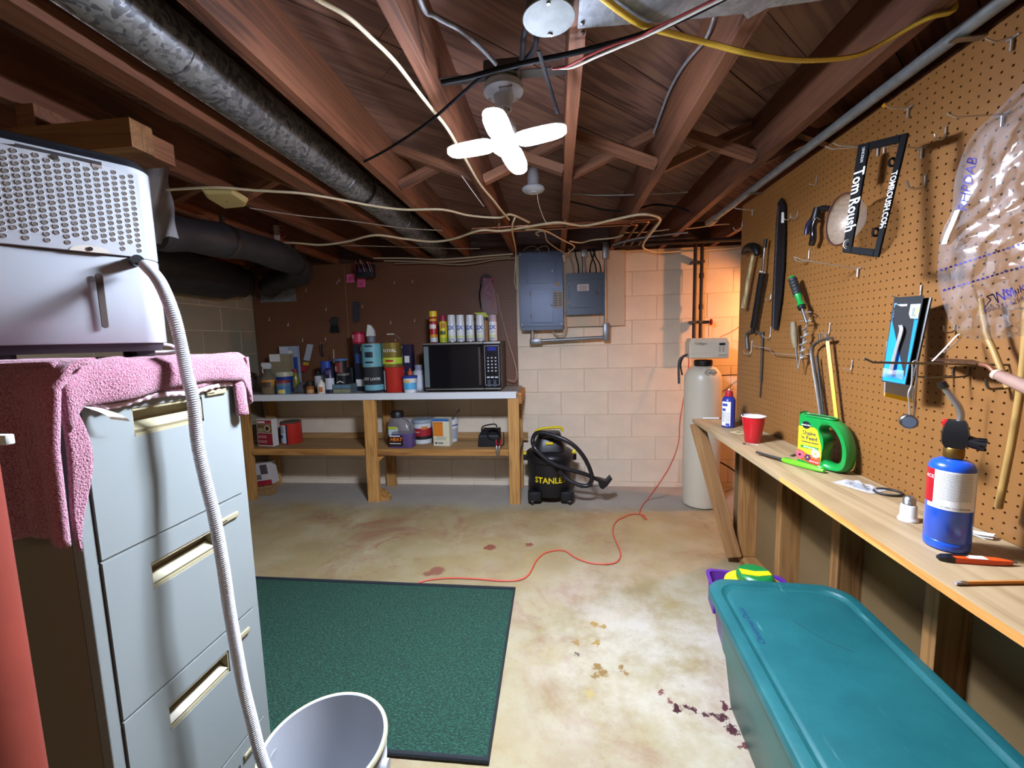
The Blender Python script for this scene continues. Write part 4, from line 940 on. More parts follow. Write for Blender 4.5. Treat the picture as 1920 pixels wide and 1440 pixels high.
MB().lathe([(.0165,.208),(.0175,.212),(.0175,.228),(.016,.231)], n=28).build('brass_collar', mat('#8a6a33',.4,metal=.9), t, smooth=40)
q = MB(); q.loft([[(x*k, y*k, z) for x,y in ((.016,.014),(-.016,.014),(-.018,0),(-.016,-.014),(.016,-.014),(.018,0))] for z,k in ((.230,.9),(.240,1.2),(.262,1.25),(.285,1.0),(.292,.8))]).build('grip', M_BLACK, t, smooth=50)
MB().tube([(.012,-.004,.252),(.030,-.006,.246),(.046,-.008,.243)], .0125, 12).build('valve_knob', M_BLACK, t, smooth=50)
for k in range(8): MB().box((.034,-.007-.001,-.001),(.047,-.005,.001)).build('knob_rib', M_BLACK, t).matrix_local = Matrix.Translation((0,-.007,.245)) @ Matrix.Rotation(k*math.pi/4,4,'X') @ Matrix.Translation((0,-.006,.0))
MB().rbox((-.022,-.006,.278),(-.009,.006,.292), .003).build('ignition_button', mat('#c3161d',.35), t, smooth=40)
MB().tube([(.005,0,.288),(.006,0,.305),(.001,0,.322),(-.012,0,.345),(-.024,0,.366)], .0065, 14, 5).build('burn_tube', mat('#c4c0ba',.3,metal=.9,name='heat_steel'), t, smooth=50)
MB().tube([(-.022,0,.362),(-.029,0,.375)], .0085, 14).build('burner_tip', mat('#565250',.4,metal=1), t, smooth=50)

# socket extender, zip bag, rubber belt, paper, knife, pencil and bits
p = stand(1702,980,.02); t = thing('socket_extender', 'white lamp socket extender standing on its flange beside the torch', 'socket adapter', p)
MB().lathe([(.021,0),(.0215,.004),(.019,.008),(.0175,.012),(.0165,.040),(.0145,.043)], n=28).build('body', M_WHITE_PL, t, smooth=40)
MB().lathe([(.0138,.043),(.0138,.045),(.0128,.047),(.0138,.049),(.0128,.051),(.0138,.053),(.0128,.055),(.0138,.057),(.0128,.059),(.011,.062),(.006,.066),(.001,.067)], n=24).build('screw_thread', M_ZINC, t, smooth=30)
a, b = hit(1573,902,Z=BZ), hit(1650,924,Z=BZ); c = (a+b)/2
M_CLEAR = mat('#e8ecf0', .12, alpha=.28, name='clear_film')
t = thing('zip_bag', 'small clear plastic bag of dark hardware lying behind the lighter', 'bag', c+Vector((0,0,.001)), math.atan2((b-a).y,(b-a).x))
rn = random.Random(5)
for sgn, nm in ((1,'top_film'),(0,'bottom_film')):
    MB().grid(lambda u,v: ((u-.5)*.115, (v-.5)*.075, (.001+.012*sgn*math.sin(math.pi*u)*math.sin(math.pi*v)*(1+.5*math.sin(u*17+v*11)))), 14, 10).build(nm, M_CLEAR, t, smooth=20)
for k in range(4): MB().tube([(-.03+.012*k,-.015,.003),(-.02+.014*k,.012,.005)], .003, 6).build('bolt', M_STEELD, t)
MB().box((-.005,-.02,.001),(.035,-.002,.005)).build('dark_clip', M_BLACK, t)
c = (hit(1636,918,Z=BZ)+hit(1694,932,Z=BZ))/2
o = MB().tube([(.034*math.cos(a)*1.0+.0,.030*math.sin(a),.004) for a in [2*math.pi*k/28 for k in range(28)]], .0035, 8, closed=True).build('rubber_ring', mat('#1d1b1a',.6), smooth=60); o.location = c
tag(o, 'black rubber drive belt ring lying beside the clear bag', 'rubber ring')
c = hit(1834,1002,Z=BZ)+Vector((-.014,0,0)); t = thing('folded_paper', 'crumpled white folded paper strip behind the torch', 'paper', c+Vector((0,0,.001)), -.9)
for k in range(3): MB().grid(lambda u,v: ((u-.5)*.07, (v-.5)*.024+.002*k, .0015+.003*k+.003*math.sin(u*5+k)), 6, 3).build('fold', M_PAPER, t)
a, b = hit(1757,1050,Z=BZ), hit(1903,1060,Z=BZ); v = b-a; t = thing('box_cutter', 'orange and black box cutter lying before the torch', 'knife', a+Vector((0,0,.006)), math.atan2(v.y,v.x)); Lg = v.length
MB().loft([[(Lg*x, hw*sy, .0+hz*sz) for sy,sz in ((-1,-1),(1,-1),(1,1),(-1,1))] for x,hw,hz in ((.18,.009,.006),(.5,.009,.006),(.8,.008,.005),(.96,.004,.003))]).build('handle', mat('#d9480e',.4), t, bevel=.001)
MB().loft([[(Lg*x, hw*sy, hz*sz) for sy,sz in ((-1,-1),(1,-1),(1,1),(-1,1))] for x,hw,hz in ((0,.004,.003),(.08,.009,.0055),(.2,.0095,.0062))]).build('end_cap', M_BLACK, t, bevel=.001)
MB().box((Lg*.15,.001,.0055),(Lg*.42,.007,.0072)).build('slider', M_BLACK, t); MB().box((Lg*.38,-.0085,.006),(Lg*.62,.006,.0066)).build('price_sticker', M_PAPER, t); MB().box((Lg*.95,-.002,-.001),(Lg*1.02,.002,.001)).build('blade_tip', M_STEELD, t)
a, b = hit(1794,1097,Z=BZ), hit(1922,1095,Z=BZ); v = (b-a).normalized(); t = thing('pencil', 'orange pencil with a metal ferrule hanging over the bench edge', 'pencil', a+Vector((0,0,.004)), math.atan2(v.y,v.x))
MB().tube([(.018,0,0),(.15,0,0)], .0036, 6).build('shaft', mat('#b5702a',.4), t); MB().tube([(.006,0,0),(.018,0,0)], .0038, 10).build('ferrule', M_ZINC, t); MB().tube([(-.003,0,0),(.006,0,0)], .0034, 10).build('eraser', mat('#9a8f8c',.7), t); MB().tube([(.15,0,0),(.168,0,0)], lambda u: .0036*(1-u)+.0003, 6).build('point', mat('#d8b583',.6), t)
a, b = hit(1308,784,Z=BZ), hit(1351,784,Z=BZ); v = (b-a).normalized(); t = thing('white_pen', 'white pen lying at the far end of the narrow bench', 'pen', a+Vector((.02,-.03,.005)), math.atan2(v.y,v.x))
MB().tube([(0,0,0),(.09,0,0)], .0045, 8).build('barrel', M_WHITE_PL, t, smooth=50); MB().tube([(.09,0,0),(.10,0,0)], .003, 8).build('tip', M_BLACK, t)
c = hit(1386,811,Z=BZ); o = MB().box((-.035,-.03,.0003),(.035,.03,.001)).build('paper_sticker', mat('#cdbb8a',.7,var=.1), None); o.location = c; o.rotation_euler = (0,0,.5); tag(o, 'tan paper sticker on the bench between can and red cup', 'sticker')
MB().box((-.02,-.015,.0011),(.02,-.009,.0013)).build('print', M_TXT, o); MB().box((-.015,.0,.0011),(.02,.012,.0013)).build('print', M_TXT, o)
c = hit(1395,833,Z=BZ); t = thing('cotter_key', 'small bent metal key lying before the red cup', 'key', c+Vector((0,0,.002)), -.3)
MB().lathe([(.006,0),(.006,.003)], n=14).build('head', M_STEELD, t); MB().tube([(.005,0,.0015),(.03,-.004,.0015),(.055,-.014,.0015)], .0012, 6, 3).build('wire', M_STEELD, t)
c = hit(1483,856,Z=BZ); t = thing('small_wrench', 'short steel wrench resting against the green jug', 'wrench', c+Vector((0,0,.002)), .5)
MB().box((0,-.005,0),(.04,.005,.004)).build('shank', M_STEELD, t, bevel=.001); MB().lathe([(.011,0),(.011,.005)], (.045,0,0), 14).build('head', M_ZINC, t)

# ================================================================ what hangs on the pegboard
def B(x, y, off=0.0): return hit(x, y, X=PEG_X-off)
M_HOOK = mat('#c9c8c4', .35, metal=.8, name='hook_zinc'); M_HOOKD = mat('#7b756a', .4, metal=1, name='hook_dull')
HL = 'zinc wire hook stuck in the tan pegboard'
def prong(bx, by, tx, ty, m=M_HOOK, label='long straight prong hook on the tan pegboard', group='straight prong hooks on the tan pegboard', r=.0022, plate=True, tipm=None, tlen=.02):
    b = B(bx,by); t_ = hit(tx,ty,Y=b.y+.004)
    t = thing('prong_hook', label, 'hook', b, 0, group); d = t_-b
    up = Vector((d.x/d.length*tlen, 0, .010))
    MB().tube([(.002,0,0),(-.012,0,0), d-Vector((up.x*1.0,0,.010)), d], r, 8).build('prong', m, t, smooth=50)
    if plate:
        MB().box((-.006,-.014,-.002),(-.002,.014,.002)).build('crossbar', m, t); MB().tube([(-.006,0,-.002),(-.006,0,-.028)], r*1.4, 8).build('brace_leg', m, t, smooth=50)
    if tipm: MB().tube([d-Vector((.0,0,0)), d+Vector((-.006,0,.003))], .005, 8).build('tip', tipm, t, smooth=50)
    return t
def jhook(x, yt, yb, tip, m=M_HOOK, r=.0020, label='short zinc J hook on the tan pegboard', group='short J hooks on the tan pegboard', reach=.03):
    """leg flat on the board from pixel row yt to yb, then out and up by tip"""
    a = B(x,yt); b = B(x,yb); b.y = a.y; t = thing('j_hook', label, 'hook', a, 0, group); L = a.z-b.z
    MB().tube([(.004,0,0),(-.003,0,0),(-.004,0,-L*.5),(-.006,0,-L*.92),(-reach*.4,0,-L*1.08),(-reach*.85,0,-L*.98),(-reach,0,-L*.98+tip)], r, 8, 4).build('wire', m, t, smooth=60)
    return t
prong(1707,202,1660,198, label='thin prong hook with a yellow tip on the tan pegboard', group=None, tipm=mat('#d89a1a',.5), r=.0016)
prong(1903,70,1848,72, label='prong hook high on the pegboard above the clear bag'); prong(1885,214,1776,213, label='prong hook reaching out of the clear bag'); prong(1733,277,1622,268, label='prong hook carrying the license frame'); prong(1662,272,1547,274, label='longer of two prong hooks beside the license frame'); prong(1650,275,1562,268, label='shorter of two prong hooks beside the license frame')
prong(1413,394,1374,388, label='prong hook under the grey pipe at the end of the pegboard'); prong(1892,684,1620,672, m=M_HOOKD, plate=False, label='longest dull prong hook running past the blue blister card', group=None, r=.0028)
prong(1612,503,1492,482, label='long prong hook left of the license frame shadow', group=None)
jhook(1777,237,258,.012, label='short J hook between the license frame and the clear bag'); jhook(1738,328,350,.020, reach=.05, r=.0028, label='large zinc U hook beside the license frame', group=None)
jhook(1533,330,345,.004, label='short J hook above the cutting pliers'); jhook(1393,415,430,.014, reach=.05, label='wide J hook above the hammer at the end of the pegboard'); jhook(1484,402,411,.006, label='short J hook touching the mower blade'); jhook(1497,397,408,.008, label='short J hook between mower blade and cutting pliers'); jhook(1447,552,562,.006, label='tiny J hook between gas strut and mower blade')
jhook(1600,676,693,.004, label='short J hook between the hacksaw and the blue blister card'); jhook(1447,613,632,.010, reach=.04, label='short J hook beside the thin rod of the bracket tool'); jhook(1519,468,488,.018, reach=.06, label='wide J hook above the nut driver'); jhook(1793,610,622,.016, reach=.03, m=M_HOOKD, label='dull J hook under the clear bag holding the zip tie'); jhook(1546,384,396,.004, label='short J hook holding the cutting pliers'); jhook(1730,535,556,.006, reach=.08, label='J hook holding the blue blister card')
jhook(1411,640,662,.012, reach=.045, r=.0024, label='J hook hanging under the grey bracket tool'); jhook(1636,268,282,.008, label='short J hook behind the top of the license frame'); jhook(1558,606,625,.008, label='J hook holding the hacksaw')
rk = thing('wire_rack', 'zinc wire rail holding the gimlet and awl on the pegboard', 'hook', B(1500,662), 0)
o0 = B(1500,662)
MB().tube([B(1409,648,.03)-o0, B(1444,654,.03)-o0, B(1447,662,.03)-o0, B(1497,666,.03)-o0, B(1518,664,.02)-o0], .002, 8).build('rail', M_HOOK, rk, smooth=50)
for x in (1444,1510): MB().tube([B(x,655 if x<1450 else 664,.03)-o0, B(x,655 if x<1450 else 664,-.003)-o0], .002, 8).build('peg', M_HOOK, rk)
rk2 = thing('wire_rack', 'zinc double-ring holder gripping the green handled driver', 'hook', B(1515,590), 0); o0 = B(1515,590)
for yy in (585,601): MB().tube([B(1500,yy,.045)-o0, B(1520,yy,.04)-o0, B(1519,yy,-.002)-o0], .002, 8, 3).build('ring_arm', M_HOOK, rk2, smooth=50)
MB().tube([B(1519,583)-o0, B(1517,603)-o0], .0022, 8).build('leg', M_HOOK, rk2)

def slab(px, off, th, name, m, parent=None, bevel=0):
    """outline traced in the plane parallel to the board, given real thickness"""
    P = [B(x,y,off) for x,y in px]
    o_ = parent.location if parent else Vector((0,0,0))
    q = MB(); q.loft([[tuple(Vector((p.x,p.y,p.z))-o_) for p in P],[tuple(Vector((p.x-th,p.y,p.z))-o_) for p in P]]); return q.build(name, m, parent, bevel=bevel)
# hammer
t = thing('hammer', 'claw hammer with a worn wooden handle hanging at the end of the pegboard', 'hammer', B(1405,470))
o0 = t.location
MB().tube([B(1412,478,.035)-o0, B(1404,520,.035)-o0, B(1394,577,.035)-o0], lambda u: .010+.005*u, 10, 4, flat=.75).build('handle', wood('hammer_handle','#9d8a63','#b39f76','#6e5c3e',axis='Z'), t, smooth=60)
MB().tube([B(1394,474,.035)-o0, B(1402,464,.035)-o0, B(1412,463,.035)-o0, B(1418,468,.035)-o0, B(1420,478,.035)-o0], lambda u: .012+.010*math.sin(u*3.1), 10, 4).build('head', mat('#1f1c1c',.5,metal=.6), t, smooth=60)
# gas strut
t = thing('gas_strut', 'black gas strut with a bare piston rod hanging beside the hammer', 'gas strut', B(1425,560)); o0 = t.location
MB().tube([B(1430,512,.03)-o0, B(1413,614,.03)-o0], .017, 16).build('cylinder', mat('#0d0d10',.2,coat=.5), t, smooth=50)
MB().tube([B(1434,462,.03)-o0, B(1430,512,.03)-o0], .006, 12).build('piston_rod', mat('#b9b3b0',.15,metal=1), t, smooth=50)
MB().tube([B(1436,448,.03)-o0, B(1434,464,.03)-o0], .008, 10).build('end_eye', M_BLACK, t, smooth=50); MB().tube([B(1425,509,.045)-o0, B(1434,511,.02)-o0], .004, 8).build('seal_ring', M_WHITE_PL, t)
MB().tube([B(1413,612,.03)-o0, B(1411,622,.03)-o0], .010, 10).build('lower_eye', M_BLACK, t, smooth=50)
# mower blade
t = thing('mower_blade', 'long black worn mower blade hanging upright on the pegboard', 'blade', B(1462,495))
slab(((1468,371),(1473,385),(1473,440),(1471,500),(1466,560),(1458,617),(1449,616),(1451,560),(1455,480),(1458,420),(1461,380)), .012, .008, 'blade', mat('#17171b',.5,metal=.3,var=.3,vscale=30), t, bevel=.001)
slab(((1458,385),(1461,385),(1454,520),(1451,616),(1448.5,616),(1452,520)), .0205, .001, 'worn_edge', mat('#77777a',.4,metal=.8,var=.4,vscale=50), t)
slab(((1466,398),(1470,398),(1470,418),(1465,418)), .0205, .001, 'label_scrap', M_PAPER, t)
# bracket with a thin rod
t = thing('bracket_tool', 'grey steel bracket with a long thin rod under the gas strut', 'tool', B(1415,640)); o0 = t.location
MB().tube([B(1402,655,.012)-o0, B(1400,630,.012)-o0, B(1406,622,.012)-o0, B(1420,622,.012)-o0, B(1430,632,.010)-o0], lambda u: .010-.004*u, 8, 4).build('bracket', mat('#5b5752',.5,metal=.6), t, smooth=60)
MB().tube([B(1430,622,.010)-o0, B(1427,715,.010)-o0], .006, 8).build('rod', mat('#4a4642',.45,metal=.7), t, smooth=60); MB().tube([B(1427,715,.010)-o0, B(1425,745,.010)-o0], .003, 8).build('rod_tip', mat('#3a3633',.45,metal=.7), t, smooth=60)
# side cutters
t = thing('cutting_pliers', 'black handled cutting pliers hanging next to the strainer', 'pliers', B(1530,410)); o0 = t.location
MB().tube([B(1533,388,.03)-o0, B(1531,400,.03)-o0, B(1528,413,.03)-o0], lambda u: .012+.006*u, 10, 3).build('jaws', mat('#17161a',.4,metal=.3), t, smooth=60)
MB().tube([B(1530,410,.035)-o0, B(1525,425,.04)-o0, B(1525,445,.04)-o0, B(1522,458,.035)-o0], .012, 10, 4).build('handle', mat('#0c0c10',.2,coat=.4), t, smooth=60)
MB().tube([B(1525,408,.03)-o0, B(1515,422,.03)-o0, B(1512,440,.03)-o0], .009, 10, 4).build('handle', mat('#1e2440',.3), t, smooth=60)
MB().tube([B(1540,390,.03)-o0, B(1556,391,.02)-o0], .010, 8).build('pivot_arm', M_BLACK, t, smooth=60); MB().tube([B(1523,413,.05)-o0, B(1530,408,.055)-o0, B(1538,412,.05)-o0], .0018, 6, 3).build('spring', M_ZINC, t)
# strainer
C = hit(1577,412,X=.905); vdir = (Vector((0,0,CAM_Z))-C).normalized()
maj = (hit(1612,367,X=.905)-hit(1542,457,X=.905)); rad = maj.length/2*.78; maj.normalize(); vdir = (vdir-maj*vdir.dot(maj)).normalized()
cands = [Matrix.Rotation(s_*math.radians(50),3,maj) @ vdir for s_ in (-1,1)]; nrm_ = min(cands, key=lambda q_: (CM @ q_).x)
mnr = nrm_.cross(maj).normalized()
Ms = Matrix(((maj.x,mnr.x,nrm_.x,C.x),(maj.y,mnr.y,nrm_.y,C.y),(maj.z,mnr.z,nrm_.z,C.z),(0,0,0,1)))
t = thing('strainer', 'round wire mesh strainer with a black handle hanging behind the license frame', 'strainer'); t.matrix_world = Ms
MB().tube([(rad*math.cos(2*math.pi*k/36),rad*math.sin(2*math.pi*k/36),0) for k in range(36)], .003, 8, closed=True).build('rim', mat('#4a2a24',.5,metal=.3), t, smooth=60)
M_MESH = mat('#b9b0a2', .5, metal=.3, alpha=.5, var=.2, vscale=90, name='wire_mesh')
MB().lathe([(rad,0),(rad*.95,-.012),(rad*.82,-.030),(rad*.6,-.045),(rad*.3,-.054),(.001,-.057)], n=36, cap=False).build('mesh_bowl', M_MESH, t, smooth=60)
hd = Ms.inverted()
a_, b_2, c_2 = hd @ hit(1603,362,X=.93), hd @ hit(1607,340,X=.95), hd @ hit(1625,288,X=.97)
for s_ in (-1,1): MB().tube([a_+Vector((0,.012*s_,0)), (a_+b_2)/2+Vector((0,.016*s_,0)), b_2+Vector((0,.006*s_,0))], .002, 6, 4).build('neck_wire', M_STEELD, t)
MB().tube([b_2, (b_2+c_2)/2, c_2], .017, 8, flat=.3).build('handle', M_BLACK, t, smooth=60)
# license plate frame
TL, TR, BR, BLf = hit(1612,273,Y=1.36), hit(1706,250,Y=1.25), hit(1650,483,Y=1.22), hit(1582,474,Y=1.32)
t = thing('license_frame', 'black license plate frame hung upright on a long prong hook', 'license plate frame', TL); o0 = TL.copy()
nf = (TR-TL).cross(BLf-TL).normalized()
if nf.y > 0: nf = -nf
def fq(u, v, w_=0): return tuple((TL*(1-u)*(1-v)+TR*u*(1-v)+BR*u*v+BLf*(1-u)*v) + nf*w_ - o0)
M_FRAME = mat('#0a0a0c',.8,spec=.15,name='frame_black')
def fbar(name, u0,u1,v0,v1):
    q = MB(); q.loft([[fq(u0,v0,0),fq(u1,v0,0),fq(u1,v1,0),fq(u0,v1,0)],[fq(u0,v0,.008),fq(u1,v0,.008),fq(u1,v1,.008),fq(u0,v1,.008)]]); return q.build(name, M_FRAME, t, bevel=.002)
fbar('left_bar',0,.25,0,1); fbar('right_bar',.86,1,0,1); fbar('top_bar',.25,.86,0,.065); fbar('bottom_bar',.25,.86,.94,1)
def fprint(body, size, u, v, m, **k):
    c = Vector(fq(u,v,.0095)); dn = (Vector(fq(u,1))-Vector(fq(u,0))).normalized(); rt = nf.cross(dn).normalized()
    rt = -rt if rt.x < 0 else rt
    # letters run downwards with their tops to the right
    me = text_data(body, size, **k); me.materials.append(m); o = bpy.data.objects.new('lettering', me); COL.objects.link(o); o.parent = t
    o.matrix_local = Matrix(((dn.x,rt.x,nf.x,c.x),(dn.y,rt.y,nf.y,c.y),(dn.z,rt.z,nf.z,c.z),(0,0,0,1)))
fprint('Tom Roush', .038, .125, .52, M_PAPER, off=.0006); fprint('TOMROUSH.COM', .0185, .93, .54, M_PAPER, off=.0003); fprint('LINCOLN', .010, .15, .11, M_PAPER); 
for u, v in ((.80,.22),(.78,.80)):
    c = Vector(fq(u,v,.004)); MB().tube([c+Vector((.008*math.cos(a),0,.010*math.sin(a))) for a in [2*math.pi*k/14 for k in range(14)]], .003, 6, closed=True).build('screw_eye', M_FRAME, t, smooth=60)
for r_2, v in ((.010,.925),(.006,.925)):
    c = Vector(fq(.135,v,.0095)); MB().tube([c+Vector((r_2*math.cos(a),0,r_2*1.2*math.sin(a))) for a in [2*math.pi*k/16 for k in range(16)]], .0012, 5, closed=True).build('logo_ring', M_PAPER, t)
# green driver
t = thing('nut_driver', 'nut driver with a ribbed green and black handle', 'screwdriver', B(1495,550)); o0 = t.location
ax0, ax1, ax2 = B(1485,520,.05), B(1504,578,.05), B(1513,606,.05)
def along(a, b, u): return a.lerp(b,u)-o0
MB().tube([along(ax0,ax1,0),along(ax0,ax1,.07)], .013, 14).build('end_cap', M_JUG, t, smooth=50)
MB().tube([along(ax0,ax1,u/20*.52+.06) for u in range(21)], lambda u: .0155+.0015*math.sin(u*32), 14).build('rubber_grip', mat('#1d2022',.6), t, smooth=30)
MB().tube([along(ax0,ax1,.57),along(ax0,ax1,.68),along(ax0,ax1,.82),along(ax0,ax1,.94)], lambda u: .015-.008*math.sin(u*2.6)+.006*u, 14, 4).build('green_neck', M_JUG, t, smooth=50)
MB().tube([along(ax0,ax1,.92),along(ax0,ax1,1.02)], .014, 14).build('collar', M_BLACK, t, smooth=50); MB().tube([along(ax1,ax2,0),along(ax1,ax2,1)], .006, 10).build('shank', M_ZINC, t, smooth=50)
# auger bit and awl
t = thing('auger_bit', 'spiral steel auger bit hanging under the nut driver', 'drill bit', B(1503,650)); o0 = t.location
A0, A1 = B(1513,604,.04)-o0, B(1497,690,.04)-o0; axd = (A1-A0).normalized(); sx = axd.orthogonal().normalized(); sy = axd.cross(sx)
MB().tube([A0,A1], .0035, 8).build('shank', M_HOOK, t, smooth=50)
hx = []
for k in range(65):
    u = k/64; a = u*4*2*math.pi; c = A0.lerp(A1,.12+.66*u); hx.append((c, sx*math.cos(a)+sy*math.sin(a)))
q = MB(); q.loft([[tuple(c+dv*.003+axd*.002),tuple(c+dv*.013+axd*.003),tuple(c+dv*.0135-axd*.001),tuple(c+dv*.003-axd*.003)] for c, dv in hx]); q.build('flute', M_HOOK, t, smooth=50)
t = thing('awl', 'awl with a weathered wooden handle beside the auger bit', 'awl', B(1490,640)); o0 = t.location
MB().tube([B(1487,604,.037)-o0,B(1488,620,.037)-o0,B(1490,640,.037)-o0,B(1492,653,.037)-o0], lambda u: .011+.004*math.sin(u*3.1)-.004*u, 10, 3).build('handle', wood('awl_handle','#75664c','#8c7b5c','#4c4030',axis='Z'), t, smooth=60)
MB().tube([B(1492,653,.037)-o0,B(1497,696,.037)-o0], lambda u: .0035*(1-u)+.001, 8).build('spike', M_STEELD, t, smooth=60)
# hacksaw
t = thing('hacksaw', 'hacksaw with a bent grey frame and a yellow bar standing behind the green jug', 'hacksaw', B(1545,710)); o0 = t.location
MB().tube([B(1560,634,.030)-o0,B(1545,636,.030)-o0,B(1528,645,.030)-o0,B(1522,658,.030)-o0,B(1526,690,.030)-o0,B(1534,740,.030)-o0,B(1541,790,.030)-o0], .008, 8, 3, flat=.6).build('frame', mat('#6a6660',.5,metal=.6,var=.2), t, smooth=60)
MB().tube([B(1531,668,.022)-o0,B(1537,720,.022)-o0,B(1546,790,.022)-o0], .004, 8).build('frame_rail', mat('#3e3b38',.5,metal=.6), t, smooth=60)
MB().tube([B(1552,640,.030)-o0,B(1570,795,.030)-o0], .0075, 4).build('yellow_bar', mat('#d8a910',.4), t)
MB().tube([B(1549,626,.030)-o0,B(1553,646,.030)-o0], .005, 8).build('wing_nut', M_ZINC, t); MB().tube([B(1536,626,.030)-o0,B(1538,640,.030)-o0], .004, 6).build('frame_tip', M_HOOKD, t)
# blister card with hooks, second pack behind
cA, cB, cC, cD = hit(1677,558,Y=1.31), hit(1733,554,Y=1.25), hit(1698,723,Y=1.24), hit(1653,715,Y=1.30)
t = thing('blister_card', 'blue blister card of bent wire hooks hanging on the pegboard', 'package', cA); o0 = cA.copy(); nc = (cB-cA).cross(cD-cA).normalized(); nc = -nc if nc.y > 0 else nc
def cq(u, v, w_=0): return tuple((cA*(1-u)*(1-v)+cB*u*(1-v)+cC*u*v+cD*(1-u)*v)+nc*w_-o0)
def cpatch(name, u0,u1,v0,v1, w0, w1, m):
    q = MB(); q.loft([[cq(u0,v0,w0),cq(u1,v0,w0),cq(u1,v1,w0),cq(u0,v1,w0)],[cq(u0,v0,w1),cq(u1,v0,w1),cq(u1,v1,w1),cq(u0,v1,w1)]]); return q.build(name, m, t)
cpatch('card',0,1,0,1,0,.001,mat('#0f1013',.8)); cpatch('blue_panel',.03,.97,.27,.985,.001,.0014,mat('#1b86e6',.8,spec=.2)); cpatch('header_panel',.04,.96,.13,.26,.001,.0014,mat('#3f98dc',.8,spec=.2)); cpatch('white_panel',.62,.96,.09,.25,.0014,.0017,mat('#a9b3b8',.8,spec=.2)); cpatch('picture',.72,.86,.13,.23,.0017,.002,mat('#5a6258',.5)); cpatch('picture_tag',.82,.93,.13,.21,.002,.0022,mat('#b7d433',.5)); cpatch('brand_mark',.05,.14,.07,.115,.0014,.0017,mat('#2f7fd6',.5)); cpatch('brand_strip',.17,.5,.085,.108,.0014,.0017,M_PAPER)
for k in range(3): cpatch('print_line',.08,.5-.05*k,.155+.03*k,.168+.03*k,.0014,.0017,M_PAPER)
for k in range(3): MB().tube([cq(.38+.05*k,.33,.006),cq(.48+.05*k,.40,.010),cq(.42+.04*k,.62,.010),cq(.34+.06*k,.90,.010)], .0018, 6, 4).build('wire_hook', M_HOOK, t)
MB().grid(lambda u,v: cq(.02+.85*u,.84+.10*v,.004+.02*math.sin(math.pi*u)*math.sin(math.pi*v)), 10, 6).build('blister', M_CLEAR, t, smooth=30)
back = cpatch('back_card',.12,1.14,.02,.99,-.020,-.012,mat('#0f1012',.4))
o0b = hit(1690,735,Y=1.33); t = thing('hook_pack', 'clear pack with a yellow bottom edge hanging behind the blue card', 'package', o0b)
q = MB(); P4 = [hit(x,y,Y=1.322)-o0b for x,y in ((1664,640),(1716,640),(1712,756),(1659,742))]; q.loft([[tuple(p) for p in P4],[tuple(p+Vector((0,.004,0))) for p in P4]]); q.build('clear_card', mat('#9a9a98',.3,alpha=.8), t)
q = MB(); P4 = [hit(x,y,Y=1.320)-o0b for x,y in ((1660,736),(1713,748),(1711,756),(1659,743))]; q.loft([[tuple(p) for p in P4],[tuple(p+Vector((0,.002,0))) for p in P4]]); q.build('yellow_edge', mat('#d9a80f',.4), t)
MB().tube([hit(1676,728,Y=1.325)-o0b,hit(1690,738,Y=1.325)-o0b,hit(1700,744,Y=1.325)-o0b], .002, 6, 3).build('wire_hook', M_HOOK, t)
# wire handle with a round weight
t = thing('tea_infuser', 'chromed wire tongs with a round metal puck hanging from the long prong', 'tongs', hit(1712,700,Y=1.14)); o0 = t.location
for dx in (0,10): MB().tube([hit(x+dx*.9,y,Y=1.14)-o0 for x,y in ((1711,680),(1709,720),(1703,738),(1705,760),(1705,780))], .0018, 6, 4).build('wire', M_HOOK, t, smooth=60)
MB().tube([hit(1716+6*math.cos(a),684+8*math.sin(a),Y=1.14)-o0 for a in [2*math.pi*k/16 for k in range(16)]], .0016, 6, closed=True).build('ring', M_HOOK, t, smooth=60)
pc = hit(1703,790,Y=1.14)-o0
q = MB().lathe([(.001,-.012),(.016,-.012),(.018,-.010),(.018,.006),(.016,.010),(.001,.010)], n=28, axis='Y').build('puck', mat('#a9abb0',.25,metal=1), t, smooth=40); q.location = pc; q.rotation_euler = (0,0,-.5)
q = MB().lathe([(.0135,-.0128),(.0135,-.0118)], n=24, axis='Y').build('puck_face', mat('#8a95a8',.35,metal=.7), t); q.location = pc; q.rotation_euler = (0,0,-.5)
# garden trowel
tip, heel, neck, hend = [p_+Vector((0,0,.006)) for p_ in (hit(1742,676,X=.985), hit(1838,688,X=.955), hit(1868,707,X=.95), hit(1940,738,X=.94))]
t = thing('trowel', 'rusty pointing trowel with a wooden handle lying on prong hooks', 'trowel', tip); o0 = tip.copy(); dv = (heel-tip); sd = Vector((-dv.y,dv.x,0)).normalized()
q = MB(); ol = [tip, tip.lerp(heel,.45)+sd*.045, heel+sd*.008, heel-sd*.008, tip.lerp(heel,.45)-sd*.030]
q.loft([[tuple(p-o0) for p in ol],[tuple(p-o0+Vector((0,0,.002))) for p in ol]]); q.build('blade', mat('#5b3b2a',.5,metal=.5,var=.3), t)
MB().tube([heel-o0, heel.lerp(neck,.5)+Vector((0,0,.006))-o0, neck-o0], .005, 8, 4).build('neck', mat('#8a5a40',.5,metal=.6), t, smooth=60)
MB().tube([neck-o0, neck.lerp(hend,.3)-o0, hend-o0], lambda u: .010+.004*u, 12, 3).build('handle', mat('#9a7868',.6,var=.15), t, smooth=60); MB().tube([neck.lerp(hend,-.02)-o0, neck.lerp(hend,.08)-o0], .0115, 12).build('ferrule', mat('#b9a08c',.5), t, smooth=60)
for x, lb_ in ((1790,'dull wire hook under the middle of the trowel blade'),(1820,'dull wire hook under the neck end of the trowel blade')): jhook(x,690,706,.0, reach=.10, m=M_HOOKD, r=.0024, label=lb_, group='hooks under the trowel')
jhook(1893,722,728,.022, reach=.05, m=M_HOOKD, r=.003, label='dull hook cradling the tan tubing', group=None)
